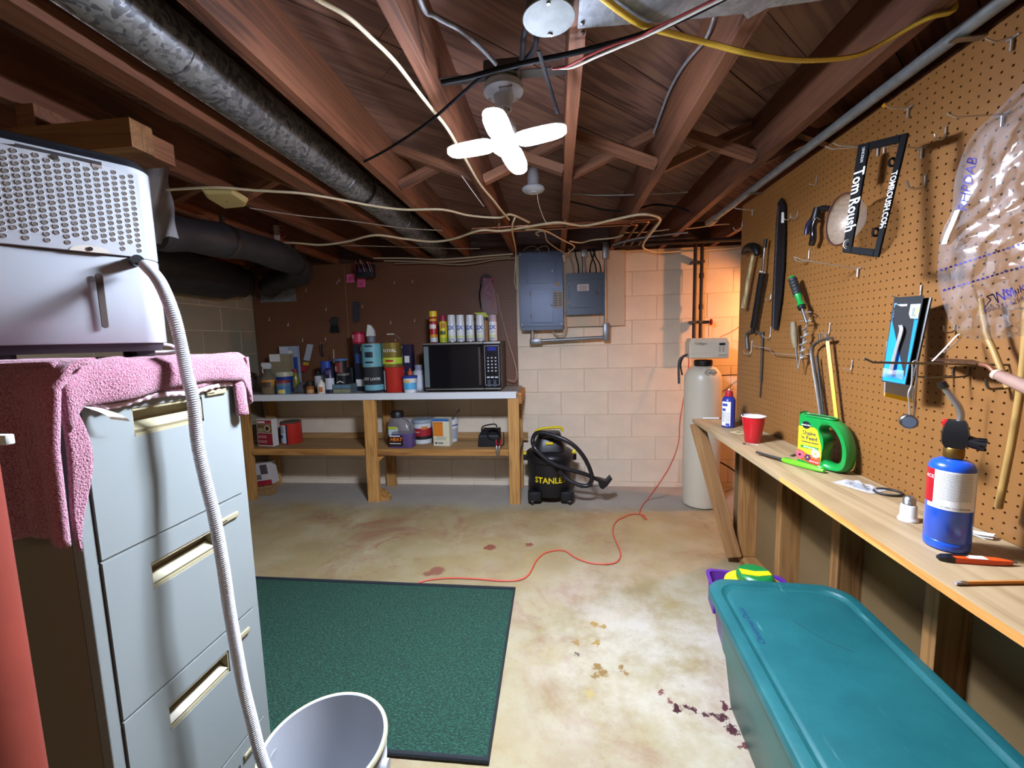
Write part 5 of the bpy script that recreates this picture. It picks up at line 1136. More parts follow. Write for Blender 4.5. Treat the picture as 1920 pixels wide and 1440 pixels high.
t = MB().tube([hit(1748,677,Y=1.12),hit(1770,655,Y=1.13),hit(1795,628,Y=1.15),hit(1803,631,Y=1.15),hit(1785,650,Y=1.14),hit(1770,660,Y=1.13)], .0022, 6, 4, flat=.5).build('zip_tie', M_WHITE_PL, smooth=60); tag(t, 'white plastic zip tie looped through a pegboard hook', 'zip tie')
M_TUBE = mat('#a8854a', .4, name='tan_tube')
o = MB().tube([hit(1838,560,X=.985),hit(1850,625,X=.985),hit(1862,655,X=.985),hit(1878,695,X=.985),hit(1890,727,X=.985)], .006, 10, 5).build('tan_tubing', M_TUBE, smooth=60); tag(o, 'short tan rubber tubing coming from behind the clear bag', 'tubing')
o = MB().tube([hit(1926,560,X=.99),hit(1922,650,X=.99),hit(1912,740,X=.99),hit(1895,840,X=.99),hit(1872,952,X=.99)], .007, 10, 5).build('tan_tubing', M_TUBE, smooth=60); tag(o, 'long tan rubber tubing hanging down beside the torch', 'tubing')
# big clear plastic bag
M_BAG = bpy.data.materials.new('clear_bag'); M_BAG.use_nodes = True; n_, l_ = nodes_of(M_BAG); n_.remove(n_['Principled BSDF'])
tr_ = n_.new('ShaderNodeBsdfTransparent'); gl_ = n_.new('ShaderNodeBsdfGlossy'); gl_.inputs['Roughness'].default_value = .12; df_ = n_.new('ShaderNodeBsdfDiffuse'); df_.inputs[0].default_value = (.75,.75,.8,1)
fr_ = n_.new('ShaderNodeFresnel'); fr_.inputs[0].default_value = 1.5; m1 = n_.new('ShaderNodeMixShader'); m2 = n_.new('ShaderNodeMixShader'); m2.inputs[0].default_value = .11
mr_ = n_.new('ShaderNodeMapRange'); mr_.inputs[3].default_value = .05; mr_.inputs[4].default_value = .8; l_.new(fr_.outputs[0], mr_.inputs[0])
l_.new(tr_.outputs[0], m2.inputs[1]); l_.new(df_.outputs[0], m2.inputs[2]); l_.new(mr_.outputs[0], m1.inputs[0]); l_.new(m2.outputs[0], m1.inputs[1]); l_.new(gl_.outputs[0], m1.inputs[2]); l_.new(m1.outputs[0], n_['Material Output'].inputs[0])
bo = hit(1870,400,Y=.95); t = thing('plastic_bag', 'large crinkled clear plastic bag with purple print hanging on the pegboard', 'bag', bo)
left_edge = [(1925,150),(1862,215),(1818,262),(1792,330),(1784,395),(1768,430),(1760,470),(1758,530),(1772,580),(1790,618),(1822,638)]
le = catmull([(x,y,0) for x,y in left_edge], 6)
def bagpt(u, v, side):
    i = v*(len(le)-1); k = int(min(i,len(le)-2)); L_ = le[k].lerp(le[k+1], i-k)
    xr = 2080+20*math.sin(v*5); yr = L_.y - (20 if v > .8 else 0) + (v-.5)*20
    if v > .82: yr = L_.y-60*u*(v-.82)/.18
    x = L_.x+(xr-L_.x)*u; y = L_.y+(yr-L_.y)*u
    base = .965-.10*u
    puff = math.sin(math.pi*min(u*1.25,1))*math.sin(math.pi*(v*.9+.06))*.055
    cr = (.006*math.sin(u*23+v*14+side)+.006*math.sin(v*41-u*19+side*2+2*math.sin(u*9))+.005*math.sin(u*67+v*33+3*math.sin(v*13))+.003*math.sin(v*97+u*51))*(min(u*8,1))
    p = hit(x, y, Y=base)
    return tuple(p-bo+Vector((-.4,-.9,0))*0 + Vector((-.25,-1,0))*(puff*side+cr))
MB().grid(lambda u,v: bagpt(u,v,1), 80, 110).build('front_film', M_BAG, t, smooth=40)
MB().grid(lambda u,v: bagpt(u,v,-.5), 30, 40).build('back_film', M_BAG, t, smooth=28)
M_PURP = mat('#17127a', .6, name='purple_print')
from mathutils.bvhtree import BVHTree
ff = [c for c in t.children if c.name.startswith('front_film')][0]
bvh = BVHTree.FromPolygons([tuple(v.co+bo) for v in ff.data.vertices], [tuple(p.vertices) for p in ff.data.polygons])
def on_bag(x, y):
    d = (hit(x,y,Y=1)-Vector((0,0,CAM_Z))).normalized(); loc, nn, _, _ = bvh.ray_cast(Vector((0,0,CAM_Z)), d)
    return (loc - d*.0015 - bo) if loc else None
def bag_strip(px, wpx):
    for (x0,y0),(x1,y1) in zip(px, px[1:]):
        L = math.hypot(x1-x0,y1-y0); 
        if L < 1e-6: continue
        nx, ny = -(y1-y0)/L*wpx/2, (x1-x0)/L*wpx/2
        P = [on_bag(x0+nx,y0+ny),on_bag(x1+nx,y1+ny),on_bag(x1-nx,y1-ny),on_bag(x0-nx,y0-ny)]
        if all(p is not None for p in P): q.quad(*[tuple(p) for p in P])
for y0, dx, dy, x0, n in ((507,9,-2.9,1762,20),(545,9,-2.7,1768,20)):
    q = MB()
    for k in range(n): bag_strip([(x0+k*dx, y0+k*dy),(x0+k*dx+5.5, y0+k*dy-1.8)], 3.2)
    dsh = q.build('dashed_line', M_PURP, t); dsh['kind'] = 'stuff'
q = MB()
bag_strip([(1846,577),(1858,562),(1850,556),(1862,552),(1872,568),(1868,548),(1884,562),(1880,542),(1896,556),(1894,540),(1906,552)], 2.2)
q.build('purple_squiggle', M_PURP, t)
def bag_text(body, x, y, size, ang, m):
    me = text_data(body, size); 
    bm = bmesh.new(); bm.from_mesh(me); bmesh.ops.triangulate(bm, faces=bm.faces); ok = True
    for v in bm.verts:
        xx = x+v.co.x*math.cos(ang)+v.co.y*math.sin(ang); yy = y+v.co.x*math.sin(ang)-v.co.y*math.cos(ang)
        P = on_bag(xx, yy)
        if P is None: P = Vector((0,0,0)); v.tag = True
        v.co = P
    bmesh.ops.delete(bm, geom=[v for v in bm.verts if v.tag], context='VERTS'); bm.to_mesh(me); bm.free(); me.materials.append(m)
    o = bpy.data.objects.new('lettering', me); COL.objects.link(o); o.parent = t
bag_text('RHPDAB', 1814, 345, 27, math.radians(-78), M_PURP); bag_text('800-311-6298', 1882, 572, 14, math.radians(-17), mat('#5d5d90',.6)); bag_text('An In', 1896, 556, 12, math.radians(-15), mat('#4a4a80',.6)); bag_text('MuK', 1905, 545, 20, math.radians(-15), M_PURP)
q = MB(); hnd = [on_bag(1795,395),on_bag(1785,420),on_bag(1776,440),on_bag(1770,458)]
hnd = [p for p in hnd if p is not None]
if len(hnd) > 2: MB().tube(hnd, .006, 8, 4, flat=.4).build('bag_handle', M_WHITE_PL, t, smooth=60)
MB().tube([bagpt(.55,0,1),tuple(B(1990,140)-bo)], .003, 6).build('hanging_loop', M_CLEAR, t)
# ================================================================ workbench against the back wall
WZ, SZ, WF = .92, .453, 3.26
M_OAK = wood('bench_leg_timber', '#b07f42', '#c49352', '#84592a', axis='Z'); M_RAIL = wood('bench_rail_timber', '#a87538', '#bb8746', '#7d5225', axis='X')
M_SHELF = wood('shelf_board', '#8d6b41', '#a07c4e', '#69502f', axis='X', scale=.6)
pegb_m = mat('#6e4831', .5, var=.12, vscale=2.5, name='dark_pegboard')
for x0, x1 in ((-2.80,-1.895),(-1.890,-.345)):
    o, ww, hh = pegboard('pegboard_sheet', wall_back, pegb_m, x1-x0, 2.043-WZ-.005); o.location = (x0, 3.688, WZ+.004); o.scale = ((x1-x0)/ww, 1, 1)
MB().box((-1.8955,3.687,WZ+.004),(-1.8895,3.69,2.03)).build('joint_strip', mat('#8f6b45',.6), wall_back)
MB().box((-2.80,3.694,WZ),(-.345,3.70,2.042)).build('backing', mat('#150f0c',.9), wall_back)
wbn = thing('workbench', 'long timber workbench with a white edged top along the back wall', 'workbench', (0,0,0))
MB().box((-2.79,WF,WZ-.018),(-.315,3.685,WZ)).build('top', mat('#8f8a84',.5,var=.1,vscale=4), wbn)
MB().box((-2.79,WF-.012,WZ-.052),(-.325,WF,WZ+.001)).build('white_fascia', mat('#cfd3d6',.45), wbn)
MB().box((-.325,WF+.02,WZ-.10),(-.285,3.66,WZ-.012)).build('end_rail', M_RAIL, wbn, bevel=.003)
def leg(xt, xb, y=WF+.0, w_=.086, name='leg'):
    q = MB(); q.loft([[(xb-w_/2,y,0),(xb+w_/2,y,0),(xb+w_/2,y+.038,0),(xb-w_/2,y+.038,0)],[(xt-w_/2,y,WZ-.053),(xt+w_/2,y,WZ-.053),(xt+w_/2,y+.038,WZ-.053),(xt-w_/2,y+.038,WZ-.053)]]); return q.build(name, M_OAK, wbn, bevel=.002)
leg(hit(962,750,Y=WF).x, hit(966,945,Y=WF).x); leg(hit(691,750,Y=WF).x, hit(701,942,Y=WF).x, w_=.10); leg(-2.66,-2.66)
for x in (-.36,-1.55,-2.7): leg(x, x, 3.64)
for x in (-1.53,): MB().prism([(0,0),(.10,0),(.11,.03),(.06,.09),(0,.10)], 0, .03).build('foot_gusset', M_OAK, wbn).matrix_local = Matrix.Translation((x,WF+.07,0)) @ Matrix.Rotation(math.pi/2,4,'X')
MB().box((-2.75,WF+.02,SZ-.020),(-1.60,3.66,SZ)).build('shelf', M_SHELF, wbn); MB().box((-1.50,WF+.02,SZ-.020),(-.31,3.66,SZ)).build('shelf', M_SHELF, wbn); MB().box((-1.60,WF+.04,SZ-.020),(-1.50,3.66,SZ)).build('shelf', M_SHELF, wbn)
for a, b in ((-2.61,-1.60),(-1.49,-.40)):
    MB().box((a,WF+.002,SZ-.020),(b,WF+.02,SZ+.001)).build('shelf_edge', M_RAIL, wbn); MB().box((a,WF+.002,SZ-.052),(b,WF+.02,SZ-.0205)).build('shelf_rail', M_RAIL, wbn)
MB().box((-2.75,3.655,SZ-.02),(-.27,3.675,SZ+.05)).build('back_ledge', M_SHELF, wbn)
MB().prism([(0,0),(.07,0),(0,-.06)], 0, .03).build('shelf_bracket', M_RAIL, wbn).matrix_local = Matrix.Translation((-1.5,WF+.05,SZ-.053)) @ Matrix.Rotation(math.pi/2,4,'X')
for i in range(2): MB().tube([(-1.55+.02*i,WF-.001,.36-.1*i),(-1.55+.02*i,WF+.002,.36-.1*i)], .004, 6).build('nail_head', M_STEELD, wbn)

def col(px, Y, py=700): return hit(px, py, Y=Y).x
def hgt(py, Y, px): return hit(px, py, Y=Y).z
def lathe_thing(name, label, cat, px0, px1, ytop, Y, Z, body, parts=None, group=None, ybase=None):
    x0, x1 = col(px0,Y), col(px1,Y); r = (x1-x0)/2; H_ = hgt(ytop,Y,(px0+px1)/2)-Z
    t = thing(name, label, cat, ((x0+x1)/2, Y+0*r, Z), -.04, group); return t, r, H_
def cyl(t, name, prof, m, sm=40, n=28): return MB().lathe(prof, n=n).build(name, m, t, smooth=sm)
def band(t, r, z0, z1, m, a0=-1.5, a1=1.5, name='label'): return label_sheet(r+.0005, z0, z1, a0, a1, 18).build(name, m, t, smooth=60)
def gallon(name_label, px0, px1, ytop, ybot, Y, Z, cbody, clab, texts, handle=False, lid=True):
    x0, x1 = col(px0,Y), col(px1,Y); r = (x1-x0)/2*.97; H_ = abs(hgt(ytop,Y,(px0+px1)/2)-hgt(ybot,Y,(px0+px1)/2))
    t = thing('paint_can', name_label, 'paint can', ((x0+x1)/2,Y,Z), .10)
    cyl(t, 'can', [(r*.96,0),(r,.004),(r,H_-.008),(r*1.02,H_-.004),(r*1.02,H_),(r*.93,H_),(r*.90,H_-.006),(.001,H_-.006)], cbody)
    for z0, z1, m in clab: band(t, r, z0*H_, z1*H_, m)
    for body, s_, z, m in texts:
        if not body: label_sheet(r+.0012, z*H_-s_/2, z*H_+s_/2, -.45, .35, 8).build('print_bar', m, t, smooth=60); continue
        print_on('lettering', body, s_, m, t, (0,0,z*H_), (0,0,0), wrap=r+.0016, off=.0003)
    if handle:
        MB().tube([(-r,0,H_*.85),(-r*.9,-.01,H_*1.15),(-r*.35,-.02,H_*1.36),(r*.35,-.02,H_*1.36),(r*.9,-.01,H_*1.15),(r,0,H_*.85)], .002, 6, 5).build('bail_handle', M_ZINC, t, smooth=60); MB().tube([(-r*.35,-.02,H_*1.36),(r*.35,-.02,H_*1.36)], .005, 8).build('grip', M_WHITE_PL, t)
    for s_ in (-1,1): MB().lathe([(.008,-.002),(.008,.004)], (s_*r,0,H_*.8), 10, axis='X').build('ear', M_ZINC, t)
    return t, H_
M_METALCAN = mat('#9a9a98',.35,metal=.9); M_TEAL = mat('#6aa3ae',.45); M_NAVY = mat('#1b2233',.4); M_CHAR = mat('#2b2e36',.4); M_LIME = mat('#b6c93a',.45); M_REDC = mat('#b52a22',.4); M_GOLD = mat('#a3924e',.3,metal=.7)
_, h1 = gallon('dark grey paint can at the bottom of its stack beside the red can', 683,720,690,736, 3.37, WZ, M_CHAR, [(.10,.32,M_TEAL)], [('BEST LOOK',.030,.55,M_PAPER)])
gallon('pale teal paint can standing on the dark grey paint can', 682,719,645,690, 3.37, WZ+h1+.001, M_METALCAN, [(.03,.97,M_TEAL),], [('',.045,.53,M_NAVY),('',.012,.88,M_NAVY),('',.014,.22,M_NAVY)])
t = thing('drywall_tool', 'white plastic trigger head on a grey base on top of the teal can', 'nozzle', (col(700,3.37),3.37,WZ+2*h1+.001))
MB().lathe([(.034,0),(.034,.045),(.03,.05)], n=20).build('base', mat('#6d6d76',.5), t, smooth=40); MB().loft([[(-.035,-.02,.05),(.035,-.02,.05),(.035,.02,.05),(-.035,.02,.05)],[(-.028,-.018,.10),(.03,-.018,.10),(.03,.018,.10),(-.028,.018,.10)],[(-.022,-.012,.148),(.006,-.012,.14),(.006,.012,.14),(-.022,.012,.148)]]).build('trigger_head', mat('#d6d8d2',.4), t, bevel=.004)
_, h2 = gallon('red paint can at the bottom of its stack beside the microwave', 721,758,690,736, 3.37, WZ, M_REDC, [], []); 
tt = [o for o in COL.objects if o.get('label','').startswith('red paint can at')][0]; band(tt,(col(758,3.37)-col(721,3.37))/2,.02,.18,M_PAPER,-1.4,-.75); band(tt,(col(758,3.37)-col(721,3.37))/2,.0,.19,mat('#3a1414',.5),-.74,-.62,'dark_stripe')
gallon('gold paint can with a raised bail handle on the red can', 719,756,645,690, 3.37, WZ+h2+.001, M_GOLD, [(.14,.40,M_LIME)], [('ROYAL',.036,.68,M_PAPER),('',.018,.27,M_REDC)], handle=True)
def carton(name, label, cat, px0, px1, ytop, Y, Z, m, dep=.10, prints=(), rz=0, name2='carton', tilt=None):
    x0, x1 = col(px0,Y), col(px1,Y); H_ = hgt(ytop,Y,(px0+px1)/2)-Z; w_ = x1-x0
    t = thing(name, label, cat, ((x0+x1)/2,Y,Z), rz)
    MB().box((-w_/2,0,0),(w_/2,dep,H_)).build(name2, m, t, bevel=.002)
    for u0,u1,v0,v1,mm in prints: MB().box((-w_/2+w_*u0,-.0008,H_*v0),(-w_/2+w_*u1,-.0001,H_*v1)).build('print', mm, t)
    return t, w_, H_
carton('product_box', 'narrow navy box behind the teal can carrying the red can', 'box', 665,683,646,3.45,WZ, M_NAVY, .10, ((.1,.9,.1,.25,M_PAPER),(.2,.85,.6,.8,mat('#33508a',.5)),(.75,.95,.86,.95,M_PAPER)))
t, r, H_ = lathe_thing('small_can', 'small crimson can standing on the navy box', 'can', 666,688,622, 3.48, hgt(646,3.45,674)+.002, None)
H_ = .105; cyl(t, 'can', [(r*.97,0),(r,.003),(r,H_-.004),(r*.95,H_),(.001,H_)], mat('#a01f38',.35,metal=.3)); band(t, r, .02, .085, mat('#c13a56',.4)); band(t, r*1.004, .05, .08, M_PAPER, -.7, -.4, 'white_print')
carton('product_box', 'dark purple carton squeezed between gold can and microwave', 'box', 757,772,646,3.50,WZ, mat('#2a2140',.45), .10, ((.2,.8,.6,.75,M_PAPER),(.2,.7,.2,.24,M_PAPER),(.0,1,.02,.28,mat('#9fb3c4',.5))))
t, r, H_ = lathe_thing('plastic_tub', 'small white and blue wipes tub before the purple carton', 'tub', 755,781,704, 3.31, WZ, None)
cyl(t, 'tub', [(r*.85,0),(r*.98,H_*.85),(r,H_*.86)], mat('#d2d8dc',.4)); cyl(t, 'lid', [(r*1.05,H_*.86),(r*1.06,H_*.98),(r*.98,H_),(.001,H_)], mat('#1e3a8c',.35)); band(t, r*.93, H_*.2, H_*.75, mat('#4fa3d0',.5)); band(t, r*.95, H_*.6, H_*.78, mat('#d8a62c',.5), -.4, .3, 'badge')
t, r, H_ = lathe_thing('glue_bottle', 'small bottle with an orange nozzle behind the wipes tub', 'bottle', 763,775,690, 3.42, WZ, None)
cyl(t, 'bottle', [(r,0),(r,H_*.6),(r*.5,H_*.72)], mat('#c7ccd2',.4)); cyl(t, 'nozzle', [(r*.8,H_*.7),(r*.7,H_*.85),(r*.3,H_*.88),(.003,H_)], mat('#c4592a',.4))
t, r, H_ = lathe_thing('supplement_bottle', 'grey white bottle tucked left of the microwave', 'bottle', 775,797,684, 3.48, WZ, None)
cyl(t, 'bottle', [(r,0),(r,H_*.72),(r*.75,H_*.80)], mat('#b9bcc6',.4)); cyl(t, 'cap', [(r*.7,H_*.80),(r*.72,H_),(.001,H_)], mat('#8d93a6',.4)); band(t, r, H_*.1, H_*.6, mat('#cfd2da',.5))

# left group on the bench top
t, r, H_ = lathe_thing('spray_bottle', 'spray bottle with a white trigger and orange cleaner label', 'spray bottle', 491,515,680, 3.32, WZ, None)
cyl(t, 'bottle', [(r,0),(r*1.02,.02),(r,H_*.50),(r*.45,H_*.72),(r*.35,H_*.80)], mat('#6f6a58',.15,alpha=.7)); band(t, r, .01, H_*.46, mat('#c8842a',.5,var=.3,vscale=40)); band(t, r*1.0, H_*.22, H_*.40, mat('#2d2a24',.5), -.6, .9, 'dark_print')
MB().loft([[(-.035,-.012,H_*.80),(.02,-.012,H_*.80),(.02,.012,H_*.80),(-.035,.012,H_*.80)],[(-.055,-.014,H_*.92),(.03,-.014,H_*.92),(.03,.014,H_*.92),(-.055,.014,H_*.92)],[(-.05,-.01,H_),(.015,-.01,H_),(.015,.01,H_),(-.05,.01,H_)]]).build('trigger_head', mat('#c8ccd0',.4), t, bevel=.003); MB().tube([(-.045,0,H_*.86),(-.052,0,H_*.74),(-.045,0,H_*.66)], .005, 6, 3).build('trigger', mat('#c8ccd0',.4), t)
carton('milk_carton', 'tan carton with a white gable top behind the spray bottle', 'carton', 507,544,664,3.545,WZ, mat('#94866a',.6,var=.08), .065, ((.02,.55,.80,1.0,M_PAPER),))
carton('product_box', 'blue and white box standing behind the tan carton', 'box', 527,560,649,3.625,WZ, mat('#9da9bb',.5), .04, ((.02,.5,.75,.98,mat('#c7ccd6',.5)),(.72,1,.02,.75,mat('#2a4a96',.5)),(.5,.72,.3,.9,M_PAPER),(.45,.7,.3,.5,mat('#8a3030',.5))))
t, r, H_ = lathe_thing('plastic_tub', 'blue margarine tub with a pale lid under the tan carton', 'tub', 518,547,697, 3.455, WZ, None)
cyl(t, 'tub', [(r*.8,0),(r*.97,H_*.8)], mat('#223a86',.4)); cyl(t, 'lid', [(r*1.02,H_*.78),(r*1.03,H_*.95),(r*.98,H_),(.001,H_)], mat('#b9b79a',.4))
t, r, H_ = lathe_thing('small_jar', 'small jar with a red lid and blue label beside the spray bottle', 'jar', 518,541,713, 3.31, WZ, None)
cyl(t, 'jar', [(r,0),(r,H_*.82)], mat('#5a7384',.3)); cyl(t, 'lid', [(r*.95,H_*.82),(r*.95,H_),(.001,H_)], mat('#7c2430',.4)); band(t, r, H_*.1, H_*.6, mat('#3a6a8e',.5)); band(t, r*1.003, H_*.08, H_*.35, mat('#c9b25a',.5), -.2, .8, 'price_tag')
t, r, H_ = lathe_thing('oil_bottle', 'small clear bottle of yellow oil with a red cap', 'bottle', 547,560,692, 3.56, WZ, None)
cyl(t, 'bottle', [(r,0),(r,H_*.55),(r*.5,H_*.85)], mat('#7c7a2c',.2)); cyl(t, 'cap', [(r*.6,H_*.85),(r*.6,H_),(.001,H_)], mat('#8a2a2a',.4))
t = thing('parts_bag', 'crumpled clear bag of small parts lying between jars', 'bag', (col(565,3.40),3.40,WZ), 0)
rr_ = random.Random(2)
MB().grid(lambda u,v: ((u-.5)*.15, (v-.5)*.085, max(.0015,.004+.085*abs(math.sin(math.pi*u))**.7*abs(math.sin(math.pi*v))**.7+.008*math.sin(u*31+v*17))), 18, 12).build('film', mat('#5f6064',.25,alpha=.8), t, smooth=25)
MB().grid(lambda u,v: ((u-.5)*.14, (v-.5)*.08, .001), 2, 2).build('film_base', mat('#5f6064',.25), t)
t, r, H_ = lathe_thing('small_jar', 'small amber jar with a black lid before the parts bag', 'jar', 573,586,715, 3.30, WZ, None)
cyl(t, 'jar', [(r,0),(r,H_*.62)], mat('#8a5026',.3)); cyl(t, 'lid', [(r*1.02,H_*.62),(r*1.02,H_),(.001,H_)], mat('#16130f',.4)); band(t, r, H_*.08, H_*.35, mat('#b98f5c',.5))
t, r, H_ = lathe_thing('aerosol_can', 'slim black and white aerosol behind the glue bottle', 'can', 590,602,697, 3.42, WZ, None)
cyl(t, 'can', [(r,0),(r,H_*.86),(r*.4,H_*.92),(r*.4,H_),(.001,H_)], mat('#2a2a30',.4)); band(t, r, H_*.2, H_*.8, mat('#b7b7bb',.5))
t, r, H_ = lathe_thing('glue_bottle', 'white glue bottle with an orange label', 'bottle', 594,607,712, 3.30, WZ, None)
cyl(t, 'bottle', [(r,0),(r,H_*.72),(r*.5,H_*.88),(r*.3,H_),(.001,H_)], mat('#cfcbbd',.4)); band(t, r, H_*.12, H_*.5, mat('#b06a34',.5), -.2, .9)
t, r, H_ = lathe_thing('aerosol_can', 'tall dark aerosol with a white label beside the stacked boxes', 'can', 610,626,690, 3.345, WZ, None)
cyl(t, 'can', [(r,0),(r,H_*.93),(r*.7,H_),(.001,H_)], mat('#23223a',.35)); band(t, r, H_*.15, H_*.60, mat('#c2c6ce',.5)); band(t, r, H_*.75, H_*.92, mat('#4a3a6a',.5), -1, .6, 'upper_label')
t, r, H_ = lathe_thing('plastic_jar', 'jar with a blue lid and clear body behind the tall aerosol', 'jar', 604,623,677, 3.44, WZ, None)
cyl(t, 'jar', [(r,0),(r,H_*.82)], mat('#9298a4',.3)); cyl(t, 'lid', [(r*1.08,H_*.80),(r*1.08,H_),(.001,H_)], mat('#28459a',.35)); band(t, r, H_*.55, H_*.8, mat('#31479a',.4))
for i, (y0, y1, lab) in enumerate(((729,737,'lower small parts drawer box in the stack of two'),(721,729,'upper small parts drawer box in the stack of two'))):
    z0, z1 = hgt(y1,3.30,638) if i else WZ, hgt(y0,3.30,638)
    t = thing('drawer_box', lab, 'box', ((col(622,3.30)+col(655,3.30))/2,3.30,max(z0,WZ)+.0005*i), 0, 'small parts boxes'); w_ = (col(655,3.30)-col(622,3.30))/2
    MB().box((-w_,0,0),(w_,.12,z1-max(z0,WZ)-.001)).build('case', mat('#5a6a70',.5), t); MB().box((-w_*.95,-.002,.004),(-.003,0,z1-max(z0,WZ)-.005)).build('drawer', mat('#8a8a6a',.5) if i == 0 else mat('#5b7a8c',.5), t); MB().box((.003,-.002,.004),(w_*.95,0,z1-max(z0,WZ)-.005)).build('drawer', mat('#8a8a6a',.5) if i == 0 else mat('#5b7a8c',.5), t)
zb0 = hgt(721,3.30,638)+.002
t = thing('plastic_tub', 'black tub with a grey lid on the stacked drawer boxes', 'tub', (col(643,3.36),3.36,zb0)); r = .056
cyl(t, 'tub', [(r*.9,0),(r,.07)], mat('#15151c',.4)); cyl(t, 'lid', [(r*.92,.07),(r*.92,.088),(.001,.088)], mat('#6e6a66',.4)); MB().tube([(-.03,-r+.001,.012),(0,-r-.001,.026),(.03,-r+.001,.012)], .004, 5).build('white_mark', M_PAPER, t)
t = thing('small_can', 'small can with a red label and a blue lid on the black tub', 'can', (col(640,3.36),3.36,zb0+.089)); r = .047
cyl(t, 'can', [(r,0),(r,.105)], mat('#2a2426',.4)); band(t, r, .01, .09, mat('#7a2b2c',.5), -1.2, .6); band(t, r*1.004, .02, .06, mat('#b9a9a0',.5), -1.1, -.3, 'white_print'); cyl(t, 'lid', [(r*1.2,.105),(r*1.25,.122),(.001,.122)], mat('#4a6a9a',.4))
t = thing('paint_stick', 'thin pale brush handle sticking up behind the black tub', 'brush', (col(628,3.52),3.52,WZ)); MB().tube([(0,0,0),(0,0,.24)], .010, 8).build('ferrule', mat('#5b3030',.4), t); MB().tube([(0,0,.24),(.002,0,.36)], .005, 8).build('handle', mat('#b9a58c',.5), t)
t = thing('black_gadget', 'dark sanding block with a red side behind the drawer boxes', 'tool', (col(664,3.52),3.54,WZ)); MB().rbox((-.07,-.02,0),(-.008,.05,.20),.02).build('body', mat('#141418',.5), t, smooth=40); MB().rbox((-.09,-.03,.02),(-.055,.0,.09),.008).build('red_side', mat('#8a3a28',.5), t, smooth=40)

# microwave and the row of cans on it
MX0, MX1 = hit(796,700,Y=3.30).x, hit(939,700,Y=3.30).x; MZ1 = hit(870,641,Y=3.30).z
mw = thing('microwave', 'black microwave oven with a steel trim standing at the end of the workbench', 'microwave', (MX0,3.30,WZ)); MW, MH = MX1-MX0, MZ1-WZ
MB().box((0,.004,.012),(MW,.37,MH)).build('case', mat('#2d2422',.4,var=.1), mw, bevel=.003)
for x in (.03,MW-.03):
    for y in (.03,.34): MB().lathe([(.012,0),(.014,.012)], (x,y,0), 12).build('foot', M_BLACK, mw)
MB().box((.0,-.012,.030),(MW*.782,.004,MH-.018)).build('door', mat('#0b0b12',.08,coat=.5), mw, bevel=.002)
MB().box((.006,-.0135,.04),(.045,-.0122,MH-.03)).build('reflective_strip', mat('#7c8c92',.25,metal=.4), mw)
MB().box((MW*.722,-.020,.055),(MW*.748,-.012,MH-.045)).build('door_handle', mat('#4a3c34',.35), mw, bevel=.002)
MB().box((.0,-.013,MH-.018),(MW*.778,.004,MH-.004)).build('top_trim', M_ZINC, mw); MB().box((MW*.79,-.013,MH-.018),(MW,.004,MH-.004)).build('top_trim', M_ZINC, mw)
MB().box((.01,-.013,.016),(MW*.782,.004,.028)).build('bottom_trim', M_ZINC, mw); MB().box((MW*.795,-.013,.016),(MW,.004,.028)).build('bottom_trim', M_ZINC, mw)
cp = MB().box((MW*.785,-.012,.030),(MW,.004,MH-.018)).build('control_panel', mat('#0d0d15',.2), mw)
fr = MB()
x0, x1, z0, z1 = MW*.80, MW*.985, .05, MH-.035
for a in (((x0,z0),(x1,z0+.003)),((x0,z1-.003),(x1,z1)),((x0,z0),(x0+.003,z1)),((x1-.003,z0),(x1,z1))): MB().box((a[0][0],-.0132,a[0][1]),(a[1][0],-.012,a[1][1])).build('panel_line', mat('#a9b0bb',.4), cp)
MB().box((MW*.84,-.0132,MH-.075),(MW*.95,-.012,MH-.045)).build('display', mat('#1f2f8a',.2), cp)
M_KEY = mat('#b9bcc6',.5)
for i in range(3):
    for j in range(5): MB().box((MW*(.835+.048*i),-.0132,MH*.66-j*.026),(MW*(.835+.048*i)+.012,-.012,MH*.66-j*.026+.010)).build('key', M_KEY, cp)
    MB().box((MW*(.822+.052*i),-.0134,MH*.27),(MW*(.822+.052*i)+.024,-.012,MH*.27+.012)).build('wide_key', M_KEY, cp)
for i in range(2):
    for j in range(6): MB().box((MW*(.83+.075*i),-.0132,MH*.22-j*.009),(MW*(.83+.075*i)+.024,-.012,MH*.22-j*.009+.003)).build('menu_line', mat('#6f7a90',.5), cp)
TZ = WZ+MH+.0005
def aerosol(label, px, w_px, ytop, parts, group=None, Y=3.36):
    x = col(px,Y,640); r = w_px/2/ (788/3.36)*.98; H_ = hgt(ytop,Y,px)-TZ
    t = thing('spray_can', label, 'spray can', (x,Y,TZ), -.05, group); return t, r, H_
def spray2x(label, px, captxt, capc='#cfd4d8', group='white spray paint cans'):
    t, r, H_ = aerosol(label, px, 15.5, 590.5, None, group)
    cyl(t, 'can', [(r*.97,0),(r,.004),(r,H_*.70),(r*.96,H_*.74)], mat('#d0d6da',.4)); cyl(t, 'cap', [(r*.95,H_*.735),(r*.95,H_*.96),(r*.85,H_),(.001,H_)], mat(capc,.4)); 
    MB().lathe([(r*1.01,0),(r*1.01,.006)], n=24).build('bottom_rim', M_ZINC, t, smooth=40)
    print_on('lettering','2X',.046,mat('#1e4fa8',.5),t,(0,0,H_*.52),(0,0,-.05),wrap=r+.0010,off=.0014)
    if captxt: print_on('lettering',captxt,.014,M_TXT,t,(0,0,H_*.36),(0,0,-.05),wrap=r+.0008)
    band(t, r, H_*.17, H_*.23, mat('#c9d478',.5), -1, 1, 'stripe'); fineprint(t, r+.0008, .012, H_*.14, -.8, .8, 4, mat('#8a8a98',.6), .0015)
    return t
t, r, H_ = aerosol('tall red starting fluid can with a yellow cap on the microwave', 814, 15, 583.5, None)
